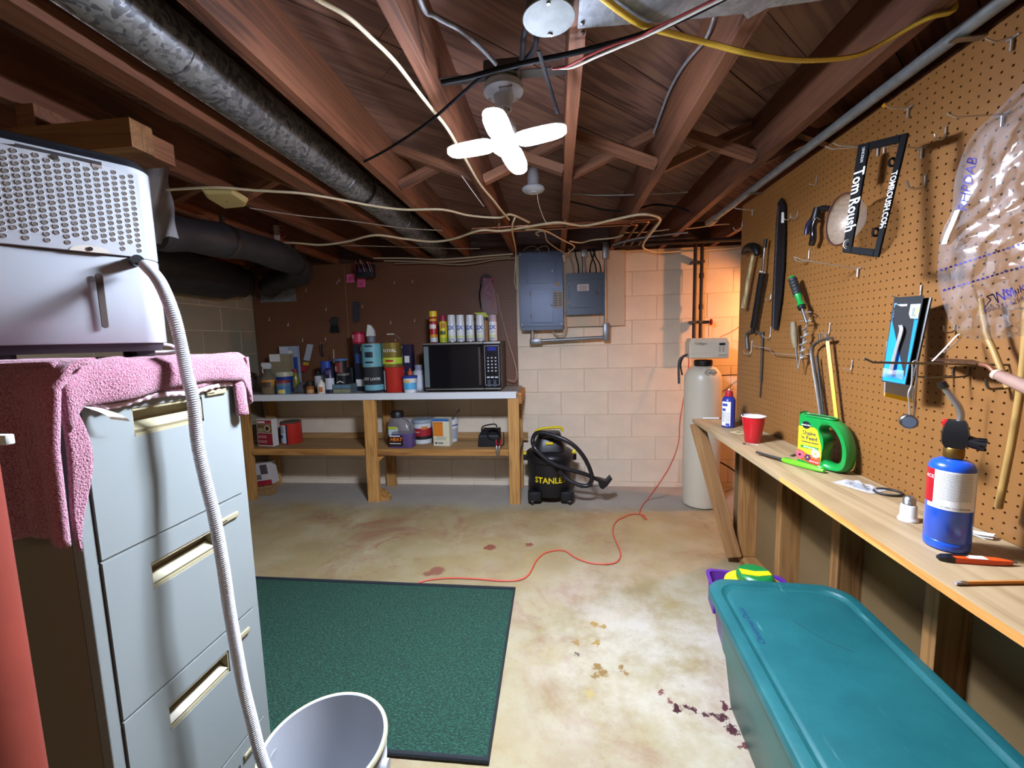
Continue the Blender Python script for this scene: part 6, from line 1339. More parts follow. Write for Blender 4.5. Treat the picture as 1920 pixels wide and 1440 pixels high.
cyl(t, 'can', [(r*.97,0),(r,.004),(r,H_*.8),(r*.85,H_*.83)], mat('#a3202a',.35)); cyl(t, 'cap', [(r*.98,H_*.82),(r*.98,H_),(.001,H_)], mat('#d8c02a',.4)); band(t, r, .005, H_*.16, mat('#b9c4c8',.5)); band(t, r, H_*.16, H_*.26, mat('#c98a22',.5), name='orange_band'); band(t, r, H_*.44, H_*.58, mat('#d8d4d0',.5), -1, 1, 'white_print'); band(t, r, H_*.68, H_*.76, mat('#c9a030',.5), name='yellow_band')
t, r, H_ = aerosol('yellow spray can with a crimson cap beside the starting fluid', 832, 15, 591, None)
cyl(t, 'can', [(r*.97,0),(r,.004),(r,H_*.74),(r*.9,H_*.77)], mat('#cfc02c',.4)); cyl(t, 'cap', [(r*.9,H_*.76),(r*.9,H_*.97),(r*.8,H_),(.001,H_)], mat('#8f1f3a',.4)); band(t, r, H_*.28, H_*.42, mat('#4a5a2a',.5), -.7, .9, 'dark_print'); band(t, r, H_*.52, H_*.70, mat('#b0741f',.5), -.3, .9, 'orange_print'); band(t, r, .004, H_*.16, mat('#9ab02a',.5), name='green_band')
spray2x('white spray paint can marked 2X next to the yellow can', 848, ''); spray2x('white spray paint can marked 2X with a brown picture', 864.5, ''); spray2x('white spray paint can marked 2X in the middle of the row', 882.5, ''); spray2x('white spray paint can marked 2X under the yellow green flap', 901.5, 'WHITE'); spray2x('white spray paint can marked CLEAR at the end of the row', 925, 'CLEAR', '#a89aa4')
t = thing('caulk_tube', 'tan caulk tube with a yellow green flap behind the spray cans', 'tube', (col(911,3.47,640),3.47,TZ)); r = .024
cyl(t, 'tube', [(r,0),(r,.17)], mat('#8a6a42',.5)); MB().loft([[(-.09,-.02,.235),(-.02,-.02,.195),(.035,-.02,.195),(.005,-.02,.235)],[(-.09,.01,.235),(-.02,.01,.195),(.035,.01,.195),(.005,.01,.235)]]).build('flap', mat('#b3bf3a',.5), t); MB().tube([(0,0,.17),(0,0,.2)], .006, 8).build('nozzle', mat('#6a5a30',.5), t)
MB().tube([hit(952,712,Y=3.62),hit(966,714,Y=3.6),hit(969,700,Y=3.6),hit(962,670,Y=3.63),hit(950,630,Y=3.65),hit(938,585,Y=3.66),hit(932,550,Y=3.67)], .004, 7, 5).build('power_cord', mat('#a9957e',.5), None, smooth=60)
tag(COL.objects['power_cord.001'] if 'power_cord.001' in COL.objects else COL.objects['power_cord'], 'tan microwave power cord running up the dark pegboard', 'cord')

# hanging on the dark pegboard
def D(x, y, off=0): return hit(x, y, Y=3.688-off)
BH = [(637,525),(633,529),(575,543),(612,579),(506,598),(541,608),(740,529),(774,527),(680,574),(733,604),(778,600),(568,637),(611,635),(511,509),(742,637)]
k0_ = None
for i, (x, y) in enumerate(BH):
    p = D(x,y); t = thing('peg_hook', 'tiny bare hook catching light on the dark back pegboard', 'hook', p, 0, 'bare hooks on the dark back pegboard')
    MB().tube([(0,.004,.01),(0,-.004,.01),(0,-.005,-.012),(0,-.010,-.018),(0,-.018,-.014),(0,-.019,-.006)], .0022, 6, 3).build('wire', M_HOOK, t, smooth=60)
t = thing('brush_pack', 'hanging white tag with a red and yellow brush sleeve', 'package', D(578,672,.01)); o0 = t.location
def quadslab(px, off, th, name, m, par): 
    P = [D(x,y,off)-o0 for x,y in px]; q = MB(); q.loft([[tuple(p) for p in P],[tuple(p-Vector((0,th,0))) for p in P]]); return q.build(name, m, par)
quadslab(((577,645),(588,646),(581,677),(570,675)),.01,.008,'tag',mat('#a9adb6',.5),t); quadslab(((570,679),(580,680),(579,685),(569,684)),.01,.01,'yellow_band',mat('#b9a024',.5),t); quadslab(((569,684),(579,686),(573,697),(564,695)),.01,.012,'red_sleeve',mat('#a02028',.5),t); MB().tube([D(583,641,.01)-o0,D(585,646,.012)-o0], .003, 6).build('string', M_CABR, t)
t = thing('key_bundle', 'dark glove clip with a brass clasp hanging beside the brush tag', 'tool', D(604,655,.02)); o0 = t.location
MB().tube([D(603,645,.02)-o0,D(602,655,.03)-o0,D(606,668,.02)-o0], lambda u: .018-.006*u, 8, 4, flat=.5).build('body', mat('#14110f',.5), t, smooth=60); MB().tube([D(600,642,.02)-o0,D(604,646,.02)-o0,D(608,641,.02)-o0], .005, 6, 3).build('clasp', mat('#b08a4a',.4,metal=.8), t)
t = thing('putty_knife', 'wide dark putty knife hanging on the back pegboard', 'putty knife', D(627,610,.012)); o0 = t.location
quadslab(((622,595),(633,595),(634,610),(637,624),(619,624),(621,610)),.012,.006,'blade',mat('#20242e',.4,metal=.5),t); quadslab(((621,596),(634,596),(634,609),(621,609)),.018,.008,'handle',mat('#2a2c30',.5),t); MB().tube([D(610,601,.01)-o0,D(622,602,.01)-o0], .002, 6).build('pin', M_STEELD, t)
t = thing('utility_tool', 'narrow blue grey tool hanging right of the putty knife', 'tool', D(668,585,.012)); o0 = t.location
quadslab(((664,566),(673,566),(675,590),(673,603),(666,605),(664,590)),.012,.02,'body',mat('#2c3a4a',.5,var=.4,vscale=50),t); MB().tube([D(668,564,.01)-o0,D(668,560,.004)-o0], .002, 6).build('loop', M_STEELD, t)
t = thing('hose_nozzle', 'black round reel with a hanging strap on the back pegboard', 'reel', D(912,527,.022)); o0 = t.location
MB().lathe([(.001,-.02),(.05,-.02),(.055,-.01),(.055,.02),(.001,.02)], n=24, axis='Y').build('reel', mat('#14141a',.5), t, smooth=40); MB().tube([D(903,530,.022)-o0,D(899,550,.022)-o0,D(901,570,.022)-o0,D(906,584,.022)-o0], .012, 8, 4, flat=.5).build('strap', mat('#1b1b24',.5), t, smooth=60)
t = thing('cord_bag', 'clear bag of pink and red cord hanging beside the reel', 'bag', D(918,545,.046)); o0 = t.location
rw = [(908,523),(904,560),(906,590),(914,605),(928,606),(935,585),(930,550),(922,525)]
P = [D(x,y,.046)-o0 for x,y in rw]; q = MB(); q.loft([[tuple(p) for p in P],[tuple(p*1.02-Vector((0,.05,0))) for p in P]]); q.build('film', mat('#9d8a9a',.2,alpha=.35), t, smooth=30)
MB().tube([(.04*math.cos(a*1.7)-.01,-.026+.012*math.sin(a*3),.08*math.sin(a)+.02) for a in [k*.45 for k in range(28)]], .008, 6, 3).build('pink_cord', mat('#8f3f6e',.5), t, smooth=60); MB().tube([D(920,527,.072)-o0,D(924,570,.072)-o0,D(924,580,.072)-o0], .010, 6, 3).build('red_tie', mat('#a1242e',.4), t)

# lower shelf of the workbench
t, w_, H_ = carton('product_box', 'red and white product box on the lower shelf', 'box', 470,503,786,3.36,SZ, mat('#c9c4be',.5), .06, ((.04,.96,.04,.48,mat('#8a1f2c',.5)),(.04,.96,.5,.82,mat('#7a5a34',.5,var=.4,vscale=30)),(.04,.96,.83,.96,mat('#9a2430',.5)),(.1,.5,.52,.66,mat('#a8a07a',.5))), rz=-.12)
MB().box((-w_*.42,-.0016,H_*.86),(w_*.05,-.0010,H_*.92)).build('print_bar', M_PAPER, t); disc('lens_ring',w_*.18,H_*.66,.030,mat('#c7b894',.5),t,-.0016); disc('lens_centre',w_*.18,H_*.66,.020,mat('#2a2018',.4),t,-.0024)
for k in range(2): MB().box((-w_*.42,-.0016,H_*(.12+.18*k)),(w_*.1,-.0010,H_*(.22+.18*k))).build('print_block', mat('#b06a70',.5), t)
x0, x1 = col(530,3.50,815), col(564,3.50,815); r = (x1-x0)/2; H_ = hgt(792,3.49,534)-SZ
t = thing('paint_can', 'red and white paint can with a propped lid on the lower shelf', 'paint can', ((x0+x1)/2,3.50,SZ), .2)
cyl(t,'can',[(r*.97,0),(r,.004),(r,H_-.006),(r*1.02,H_),(r*.9,H_),(.001,H_-.004)],M_REDC); band(t,r,.01,H_*.93,mat('#c3c8d2',.5),-1.5,-.15); band(t,r*1.002,.0,H_*.95,mat('#23182a',.5),-.15,.02,'dark_stripe'); band(t,r*1.003,H_*.30,H_*.46,mat('#2f4f9a',.5),-1.0,-.5,'blue_badge'); fineprint(t,r+.0012,H_*.55,H_*.9,-1.3,-.3,5,mat('#5a3a50',.6),.003)
o = cyl(t,'lid',[(r*.98,H_+.004),(r*1.0,H_+.010),(.001,H_+.012)],M_METALCAN); 
# ice melt jug
x0, x1 = col(729,3.36,810), col(777,3.36,810); w_ = x1-x0; H_ = hgt(771,3.36,752)-SZ
t = thing('ice_melt_jug', 'clear jug of purple ice melt with a black cap on the lower shelf', 'jug', ((x0+x1)/2,3.36,SZ), -.05)
def sect(z, a, b, cx=0): return [(cx+a*math.copysign(abs(math.cos(q_))**.5,math.cos(q_)), b*math.copysign(abs(math.sin(q_))**.5,math.sin(q_)), z) for q_ in [2*math.pi*k/28 for k in range(28)]]
M_JUGC = mat('#7e7b80',.15,alpha=.55); 
MB().loft([sect(0,w_*.48,.055),sect(.01,w_*.5,.06),sect(H_*.40,w_*.5,.06)]).build('purple_pellets', mat('#5b4878',.4,var=.3,vscale=150), t, smooth=40)
MB().loft([sect(H_*.40,w_*.5,.06),sect(H_*.62,w_*.44,.055,-.01),sect(H_*.78,w_*.3,.045,-.025),sect(H_*.84,w_*.22,.04,-.03)],False,True).build('clear_wall', M_JUGC, t, smooth=40)
MB().tube([(w_*.10,0,H_*.80),(w_*.34,0,H_*.74),(w_*.42,0,H_*.58),(w_*.40,0,H_*.45)], .010, 8, 5).build('handle', mat('#8a878c',.2,alpha=.7), t, smooth=60)
cyl(t,'cap',[(w_*.24,H_*.84),(w_*.24,H_*.98),(w_*.22,H_),(.001,H_)],M_BLACK).location = (-.03,0,0)
MB().box((-w_*.40,-.0625,H_*.06),(w_*.16,-.0600,H_*.36)).build('label', mat('#1a1418',.4), t); MB().box((-w_*.40,-.058,H_*.36),(-w_*.02,-.0565,H_*.56)).build('upper_label', mat('#a9c0c9',.5), t); MB().box((-w_*.40,-.0588,H_*.52),(-w_*.06,-.058,H_*.60)).build('green_strip', mat('#a8b43a',.5), t)
print_on('lettering','HEAT',.042,mat('#e07a24',.4),t,(-w_*.11,-.063,H_*.24),shear=.2,off=.0012); MB().box((-w_*.36,-.0632,H_*.325),(w_*.05,-.0626,H_*.352)).build('print_bar', M_PAPER, t); MB().box((-w_*.36,-.0632,H_*.12),(w_*.08,-.0626,H_*.14)).build('print_bar', M_PAPER, t)
# tubs and carton
x0, x1 = col(774,3.52,800), col(811,3.52,800); r = (x1-x0)/2; H_ = hgt(785,3.52,790)-SZ
t = thing('filler_tub', 'white tub with a red and black filler label behind the orange carton', 'tub', ((x0+x1)/2,3.52,SZ), 0)
cyl(t,'tub',[(r*.88,0),(r*.98,H_*.86)],mat('#cdd2d6',.4)); cyl(t,'lid',[(r*1.04,H_*.86),(r*1.05,H_*.96),(r,H_),(.001,H_)],mat('#8a98a4',.4)); band(t,r*.95,H_*.32,H_*.66,mat('#9a1f28',.5)); band(t,r*.92,H_*.18,H_*.32,mat('#1d1a1c',.5),name='black_band'); band(t,r*.97,H_*.62,H_*.74,mat('#c9752c',.5),.2,.8,'badge'); print_on('lettering','Patch',.020,M_PAPER,t,(0,0,H_*.5),(0,0,-.3),wrap=r*.97)
t, w_, H_ = carton('product_box', 'orange and cream repair carton with a blue top on the lower shelf', 'box', 806,838,785,3.37,SZ, mat('#cfcbb0',.5), .08, ((.0,1,.90,1.0,mat('#3a62a0',.5)),(.03,.62,.36,.88,mat('#d07a22',.5)),(.1,.25,.08,.14,M_TXT),(.3,.6,.09,.13,M_TXT)), rz=-.1)
print_on('lettering','Concrete Patch',.013,M_TXT,t,(-.02,-.0015,H_*.83)); fineprint_=[MB().box((-w_*.4+.01*k,-.0016,H_*(.24+.04*k)),(w_*.3,-.0010,H_*(.255+.04*k))).build('print_line', mat('#8a8a78',.5), t) for k in range(3)]
x0, x1 = col(829,3.56,800), col(859,3.56,800); r = (x1-x0)/2; H_ = hgt(785,3.56,845)-SZ
t = thing('filler_tub', 'white open tub with a brush in it behind the carton', 'tub', ((x0+x1)/2,3.56,SZ), 0)
cyl(t,'tub',[(r*.86,0),(r,H_*.9),(r*1.04,H_*.9),(r*1.04,H_),(r*.96,H_),(r*.85,.01),(.001,.01)],mat('#cfd2d4',.4)); band(t,r*.95,H_*.15,H_*.6,mat('#9aa0ae',.5)); band(t,r*1.0,H_*.72,H_*.78,mat('#33508f',.5),name='blue_line'); MB().tube([(-r*.3,0,.02),(.02,0,H_*1.0),(.09,0,H_*1.42)], .012, 8, flat=.4).build('brush_handle', mat('#3f3f46',.4), t, smooth=60)
# battery charger
x0, x1 = col(897,3.38,820), col(946,3.38,820); w_ = x1-x0; H_ = hgt(799,3.38,920)-SZ
t = thing('battery_charger', 'black battery charger with coiled leads and red clamps on the lower shelf', 'battery charger', (x0,3.34,SZ), 0)
MB().loft([[(0,0,0),(w_*.8,0,0),(w_*.8,.16,0),(0,.16,0)],[(.006,.01,H_*.55),(w_*.8,.01,H_*.55),(w_*.8,.16,H_*.55),(.006,.16,H_*.55)],[(.03,.05,H_*.8),(w_*.8,.05,H_*.8),(w_*.8,.15,H_*.8),(.03,.15,H_*.8)]]).build('housing', mat('#0f0f14',.4), t, bevel=.006)
MB().tube([(.02,.08,H_*.72),(.04,.08,H_*.95),(w_*.6,.08,H_*1.05),(w_*.7,.08,H_*.9)], .006, 8, 5).build('handle', M_BLACK, t, smooth=60)
MB().tube([(w_*.6+.05*math.cos(a),.02+.02*math.sin(a*2.3),H_*.62+.045*math.sin(a)) for a in [k*.7 for k in range(26)]], .005, 6, 3).build('coiled_lead', M_CABK, t, smooth=60)
for dx in (0,.035): MB().tube([(w_*.77+dx*.7,-.084,.030),(w_*.775+dx*.6,-.098,.0),(w_*.80+dx*.3,-.098,-.045)], lambda u: .009-.003*u, 8).build('clamp_jaw', M_ZINC, t, smooth=60); MB().tube([(w_*.70+dx*1.2,-.004,H_*.36),(w_*.74+dx,-.045,H_*.24),(w_*.77+dx*.7,-.086,.028)], .008, 8).build('clamp_grip', mat('#a3212c',.4), t, smooth=60)
MB().tube([(w_*.82,0,.02),(w_*.95,-.01,.02),(w_*1.0,-.01,.05),(w_*.98,.02,.12)], .004, 6, 4).build('lead', M_CABK, t, smooth=60)
# carton on the floor leaning under the shelf
t = thing('product_box', 'red and white tool carton leaning on the floor under the shelf', 'box', (-2.600,3.36,0), .05)
bxm = Matrix.Translation((0,0,.098)) @ Matrix.Rotation(-.12,4,'Y')
def lb(a, b, nm, m, M_=None): MB(M_ or bxm).box(a,b).build(nm, m, t)
lb((-.075,0,0),(.075,.10,.200),'carton',mat('#b9b3b0',.5)); lb((-.075,-.001,0),(.075,0,.045),'red_print',mat('#8f1f2c',.5)); lb((-.01,-.0012,.10),(.055,-.0003,.185),'picture',mat('#4a4246',.5)); lb((-.06,-.0012,.055),(-.012,-.0003,.10),'picture',mat('#6a6266',.5))
lb((-.070,.012,0),(-.010,.088,.092),'wood_block',M_SHELF,Matrix.Identity(4)); lb((-.008,.012,0),(.050,.088,.097),'wood_block',M_SHELF,Matrix.Identity(4))
# ================================================================ electrical panels
M_PANEL = mat('#313c52', .35, metal=.3, var=.12, vscale=12, name='blue_grey_panel'); M_PANEL2 = mat('#3b4552', .4, metal=.3, var=.08, vscale=12, name='grey_panel'); M_COND = mat('#8a8f94', .4, metal=.7, var=.12, vscale=20, name='emt')
bd = tag(MB().box((hit(974,620,Y=3.69).x,3.668,hit(1100,612,Y=3.69).z),(hit(1171,540,Y=3.69).x,3.704,2.042)).build('backer_board', mat('#c6b196',.6,var=.06,vscale=6,bump=.1)), 'painted board behind the electrical panels', 'board')
MB().box((.36,3.6675,1.42),(.364,3.669,2.04)).build('board_joint', mat('#8f7d66',.7), bd)
p0, p1 = hit(972,474,Y=3.58), hit(1057,611,Y=3.58)
t = thing('breaker_panel', 'large blue grey breaker panel with a hinged lower door', 'electrical panel', (p0.x,3.58,p1.z-.0)); w_, H_ = p1.x-p0.x, p0.z-p1.z
MB().box((.008,.006,-.03),(w_-.008,.088,H_)).build('box', mat('#3b4454',.4,metal=.3), t); MB().box((0,0,0),(w_,.007,H_-.002)).build('cover', M_PANEL, t, bevel=.002)
d1 = MB().box((w_*.18,-.004,H_*.58),(w_*.82,.0005,H_*.88)).build('upper_door', M_PANEL, t, bevel=.0015); MB().lathe([(.005,-.004),(.005,0)], (w_*.76,-.004,H_*.74), 10, axis='Y').build('latch', M_ZINC, d1)
d2 = MB().box((w_*.26,-.006,H_*.05),(w_*.76,.0005,H_*.50)).build('lower_door', M_PANEL, t, bevel=.0015); MB().lathe([(.010,-.004),(.010,0)], (w_*.73,-.006,H_*.28), 12, axis='Y').build('latch', M_BLACK, d2)
for z in (.42,.12): MB().tube([(w_*.255,-.006,H_*z),(w_*.255,-.006,H_*z+.03)], .004, 6).build('hinge', M_ZINC, d2)
ls = MB().box((w_*.77,-.0012,H_*.24),(w_*.99,.0,H_*.47)).build('circuit_list', mat('#8f8a80',.5), t)
for i in range(2):
    for j in range(6): MB().box((w_*(.785+.105*i),-.0018,H_*(.27+.032*j)),(w_*(.865+.105*i),-.0012,H_*(.29+.032*j))).build('list_line', mat('#5c5a58',.6), ls)
MB().box((w_*.82,-.0012,H_*.54),(w_*.92,.0,H_*.59)).build('torn_sticker', mat('#9a8a78',.6), t)
for x, z in ((.04,.97),(.96,.97),(.05,.03),(.95,.03)): MB().lathe([(.004,-.002),(.004,0)], (w_*x,0,H_*z), 8, axis='Y').build('screw', M_ZINC, t)
p0, p1 = hit(1061,513,Y=3.60), hit(1134,589,Y=3.60)
t = thing('disconnect_box', 'smaller grey square electrical box with a white sticker', 'electrical panel', (p0.x,3.60,p1.z)); w_, H_ = p1.x-p0.x, p0.z-p1.z
MB().box((.006,.006,0),(w_-.006,.068,H_)).build('box', mat('#434b56',.4,metal=.3), t); MB().box((0,0,.0),(w_,.007,H_)).build('cover', M_PANEL2, t, bevel=.002)
dd = MB().box((w_*.08,-.005,H_*.17),(w_*.92,.0005,H_*.84)).build('door', M_PANEL2, t, bevel=.0015); MB().tube([(w_*.80+.010*math.cos(a),-.007,H_*.50+.012*math.sin(a)) for a in [2*math.pi*k/12 for k in range(12)]], .003, 6, closed=True).build('pull_ring', M_STEELD, dd)
st = MB().box((w_*.29,-.0062,H_*.57),(w_*.59,-.005,H_*.73)).build('sticker', mat('#c2bcc2',.5), dd)
for k in range(4): MB().box((w_*(.33+.02*(k%2)),-.0068,H_*(.59+.03*k)),(w_*(.55-.02*(k%2)),-.0062,H_*(.60+.03*k))).build('print_line', M_TXT, st)
for z in (.26,.70): MB().tube([(w_*.07,-.004,H_*z),(w_*.07,-.004,H_*z+.03)], .004, 6).build('hinge', M_ZINC, dd)
MB().lathe([(.006,-.002),(.006,0)], (w_*.6,.03,-.004), 8).build('knockout', M_BLACK, t); MB().lathe([(.006,-.002),(.006,0)], (w_*.66,.03,-.004), 8).build('knockout', M_BLACK, t)
t = thing('conduit_run', 'grey metal conduit with elbow fittings linking the electrical boxes', 'conduit', (0,0,0))
a, b, c, d_, e = hit(998,613,Y=3.62), hit(998,640,Y=3.62), hit(1140,632,Y=3.62), hit(1135,608,Y=3.62), hit(1135,462,Y=3.62)
MB().tube([a+Vector((0,0,.02)),b], .016, 12).build('drop_pipe', M_COND, t, smooth=50); MB().tube([b,c], .014, 12).build('cross_pipe', M_COND, t, smooth=50); MB().tube([d_,e], .011, 12).build('riser_pipe', M_COND, t, smooth=50)
MB().rbox((b.x-.022,3.60,b.z-.025),(b.x+.085,3.645,b.z+.022),.012).build('elbow_fitting', M_COND, t, smooth=40); MB().rbox((d_.x-.02,3.60,c.z-.03),(d_.x+.035,3.645,d_.z+.01),.012).build('elbow_fitting', M_COND, t, smooth=40); MB().rbox((e.x-.025,3.60,e.z-.10),(e.x+.03,3.645,e.z+.035),.012).build('elbow_fitting', M_COND, t, smooth=40)
MB().tube([(c.x-.02,c.y,c.z),(d_.x,d_.y,c.z)], .014, 12).build('nipple', M_COND, t, smooth=50)
for x, lab in ((1095,'fat grey conduit rising from the small box'),):
    tag(MB().tube([hit(x,513,Y=3.63),hit(x-1,480,Y=3.63)], .014, 12).build('conduit_stub', M_COND, smooth=50), lab, 'conduit'); o = MB().rbox((-.024,-.02,0),(.024,.02,.06),.008).build('connector', M_COND, COL.objects['conduit_stub'], smooth=40); o.location = hit(x,482,Y=3.63)
for i, (x, dx) in enumerate(((1076,-6),(1085,-5),(1106,6),(1118,-8),(1127,-10))):
    cable('cable', ('pale','first dark','second dark','third dark','fourth dark')[i]+' cable dropping from the beam into the small panel', [(x+dx*1.6,466,'Y',3.611+.011*i),(x+dx,482,'Y',3.611+.011*i),(x+dx*.2,497,'Y',3.611+.011*i),(x,513,'Y',3.611+.011*i)], .005, M_NMD if i == 0 else M_CABK)
cable('cable', 'pair of tan wires looping from the breaker panel bottom to the side', [(1036,618,'Y',3.63),(1040,626,'Y',3.63),(1050,630,'Y',3.63),(1060,624,'Y',3.63),(1062,605,'Y',3.64),(1060,585,'Y',3.65)], .006, mat('#a8937c',.5))
t = thing('wire_lug', 'three white wire connectors at the corner of the breaker panel', 'connector', hit(1056,482,Y=3.57))
for k in range(3): MB().lathe([(.008,0),(.008,.014)], (.004*k,0,-.018*k), 10).build('lug', M_WHITE_PL, t)

# ================================================================ water softener and pipes
SX, SY = 1.10, 3.33
t = thing('water_softener', 'tall cream water softener tank with a control head', 'water softener', (SX,SY,0))
M_TANK = mat('#cdc5b0',.35,name='tank_cream')
MB().lathe([(.11,0),(.128,.012),(.133,.03),(.133,.98),(.128,1.02),(.112,1.055),(.085,1.08),(.055,1.092),(.001,1.094)], n=48).build('tank', M_TANK, t, smooth=40)
MB().lathe([(.062,1.088),(.066,1.10),(.066,1.128),(.058,1.135)], n=28).build('neck_collar', M_BLACK, t, smooth=30)
hd_ = MB(Matrix.Rotation(-.12,4,'Z')); hd_.loft([[(-.115,-.10,1.15),(.150,-.10,1.15),(.150,.08,1.15),(-.115,.08,1.15)],[(-.118,-.105,1.16),(.155,-.105,1.16),(.155,.085,1.16),(-.118,.085,1.16)],[(-.118,-.105,1.27),(.155,-.105,1.27),(.155,.085,1.27),(-.118,.085,1.27)],[(-.105,-.09,1.30),(.145,-.09,1.30),(.145,.08,1.30),(-.105,.08,1.30)]])
head = hd_.build('control_head', mat('#d3c8b2',.4), t, bevel=.008)
def on_head(a, b, nm, m): o = MB(Matrix.Rotation(-.12,4,'Z')).box(a,b).build(nm, m, head); return o
on_head((.085,-.1065,1.245),(.125,-.1045,1.262),'display',mat('#2a2a2c',.3)); 
for i in range(2):
    for j in range(3): on_head((.082+.024*i,-.1065,1.20+.014*j),(.098+.024*i,-.1045,1.208+.014*j),'button',mat('#9a8f80',.5))
on_head((.08,-.1062,1.165),(.14,-.1045,1.18),'print_block',mat('#b0a592',.5)); on_head((-.118,-.1062,1.188),(.03,-.1045,1.190),'seam',mat('#b5a98f',.5))
print_on('lettering','Culligan',.026,mat('#8a7f6c',.5),head,(-.055,-.1085,1.262),(math.pi/2,0,-.12)); 
bg = thing('x','x','x'); bpy.data.objects.remove(bg)
q = MB(); an = [2*math.pi*k/28 for k in range(28)]
def on_tank(a, z, e=.0): 
    r_ = .1115+e; return (r_*math.sin(a), -r_*math.cos(a), z)
q.loft([[on_tank(.15+.34*math.cos(v),1.045+.024*math.sin(v),.010) for v in an],[on_tank(.15+.34*math.cos(v),1.047+.024*math.sin(v),.0135) for v in an]]); q.build('badge', mat('#c9c2ae',.4), t)
MB().tube([on_tank(.15+.34*math.cos(v),1.047+.024*math.sin(v),.0135) for v in an], .0015, 5, closed=True).build('badge_ring', M_TXT, t)
o = print_on('lettering','Culligan',.030,M_TXT,t,(0,0,1.047),(0,0,.15),wrap=.1265)
MB().tube([(-.10,-.02,1.19),(-.15,-.02,1.16),(-.165,.0,1.10),(-.14,.04,1.02)], .006, 8, 5).build('drain_line', M_BLACK, t, smooth=60); MB().tube([(-.10,.03,1.18),(-.16,.05,1.13),(-.158,.06,.95)], .009, 8, 5).build('bypass_hose', mat('#4a4a4c',.5), t, smooth=60)
for x, lab in ((1304,'bare dark vertical pipe without a valve behind the softener'),(1316.5,'dark vertical pipe carrying the red valve behind the softener')):
    p0 = hit(x,468,Y=3.62); o = MB().tube([(p0.x,3.62,2.06),(p0.x,3.62,1.16)], .014, 14).build('iron_pipe', M_IRON, smooth=50); tag(o, lab, 'pipe')
    for zz in (1.42,1.90): MB().box((p0.x-.018,3.604,zz),(p0.x+.018,3.712,zz+.02)).build('wall_strap', M_STEELD, o)
    if x > 1310: vp = o; vx = p0.x
for z in (1.8,1.55): MB().tube([(vx,3.62,z-.02),(vx,3.62,z+.02)], .019, 14).build('pipe_joint', M_IRON, vp, smooth=50)
zv = hit(1322,604,Y=3.60).z
MB().tube([(vx,3.62,zv),(vx+.06,3.60,zv)], .013, 12).build('valve_body', M_IRON, vp, smooth=50); MB().tube([(vx+.05+.0,3.60+.0,zv),(vx+.07,3.60,zv)], .006, 8).build('valve_stem', mat('#8a6a3a',.4,metal=.8), vp)
MB().lathe([(.012,.068),(.026,.070),(.026,.080),(.012,.082)], (vx,3.60,zv), 8, axis='X').build('red_handwheel', mat('#b0191f',.4), vp); MB().tube([(vx+.06,3.6,zv-.01),(vx+.058,3.6,zv-.12)], .004, 6).build('drip_line', mat('#c9a58a',.3), vp)
cable('cable', 'red wire curving from the softener head to behind the partition', [(1350,632,'Y',3.40),(1372,622,'Y',3.45),(1392,608,'Y',3.5)], .003, M_CABR); cable('cable', 'dark drain tube running from the softener tank to behind the partition', [(1350,704,'Y',3.36),(1375,703,'Y',3.5),(1395,703,'Y',3.70)], .004, M_CABK); cable('cable', 'dark hose slanting behind the softener near the floor', [(1346,864,'Y',3.40),(1370,878,'Y',3.5),(1392,895,'Y',3.70)], .006, M_CABK)

# extension cord from behind the softener across the floor
ec = [hit(1291,660,Y=3.60),hit(1291,690,Y=3.58),hit(1283,740,Y=3.55),hit(1275,790,Y=3.5),hit(1272,830,Y=3.46),hit(1258,870,Y=3.38),hit(1235,908,Y=3.28)]+[hit(x,y,Z=.006) for x,y in ((1213,938),(1200,957),(1203,966),(1212,974),(1207,966),(1190,963),(1172,968),(1155,978),(1149,995),(1155,1015),(1163,1035),(1160,1050),(1145,1057),(1110,1056),(1080,1046),(1060,1033),(1040,1032),(1020,1038),(1005,1052),(993,1075),(975,1087),(940,1089),(890,1085),(840,1084),(800,1088),(775,1097))]
ec = [Vector((p.x,p.y,max(p.z,.0046))) for p in catmull(ec, 5)]
tag(MB().tube(ec, .0045, 8).build('extension_cord', mat('#c4503a',.45,name='orange_cord'), smooth=60), 'orange extension cord snaking from the softener to under the green carpet', 'cord')

# ================================================================ shop vacuum
t = thing('shop_vacuum', 'black and yellow shop vacuum with a looped hose beside the workbench', 'vacuum cleaner', (-.075,3.42,0), .05)
M_VAC = mat('#121216',.4,name='vac_black'); M_YEL = mat('#d9c21a',.35,name='vac_yellow')
MB().lathe([(.17,.06),(.175,.07),(.185,.33),(.19,.335),(.195,.34),(.195,.365),(.185,.37)], n=40).build('drum', M_VAC, t, smooth=40)
MB().lathe([(.198,.365),(.20,.38),(.19,.40),(.16,.42),(.12,.43),(.001,.43)], n=40).build('lid', M_VAC, t, smooth=40)
MB().loft([sect(.42,.13,.13),sect(.46,.125,.12),sect(.52,.10,.10),sect(.56,.09,.07),sect(.565,.07,.05)]).build('motor_head', M_VAC, t, smooth=40)
MB().tube([(-.12,-.02,.56),(-.09,-.02,.585),(0,-.02,.60),(.09,-.02,.60),(.11,-.02,.57)], .016, 8, 4, flat=.7).build('yellow_handle', M_YEL, t, smooth=50)
MB().rbox((-.035,-.128,.485),(.025,-.115,.505),.006).build('switch', M_YEL, t, smooth=40); MB().rbox((-.07,-.10,.53),(.05,-.05,.565),.012).build('outlet_port', M_VAC, t, smooth=40)
pl_ = MB().box((-.07,-.142,.405),(.05,-.139,.465)).build('rating_plate', mat('#0e0e12',.4), t); pl_.rotation_euler = (-.08,0,0)
for a in (((-.07,.405),(.05,.409)),((-.07,.461),(.05,.465)),((-.07,.405),(-.066,.465)),((.046,.405),(.05,.465))): MB().box((a[0][0],-.1428,a[0][1]),(a[1][0],-.142,a[1][1])).build('plate_line', M_YEL, pl_)
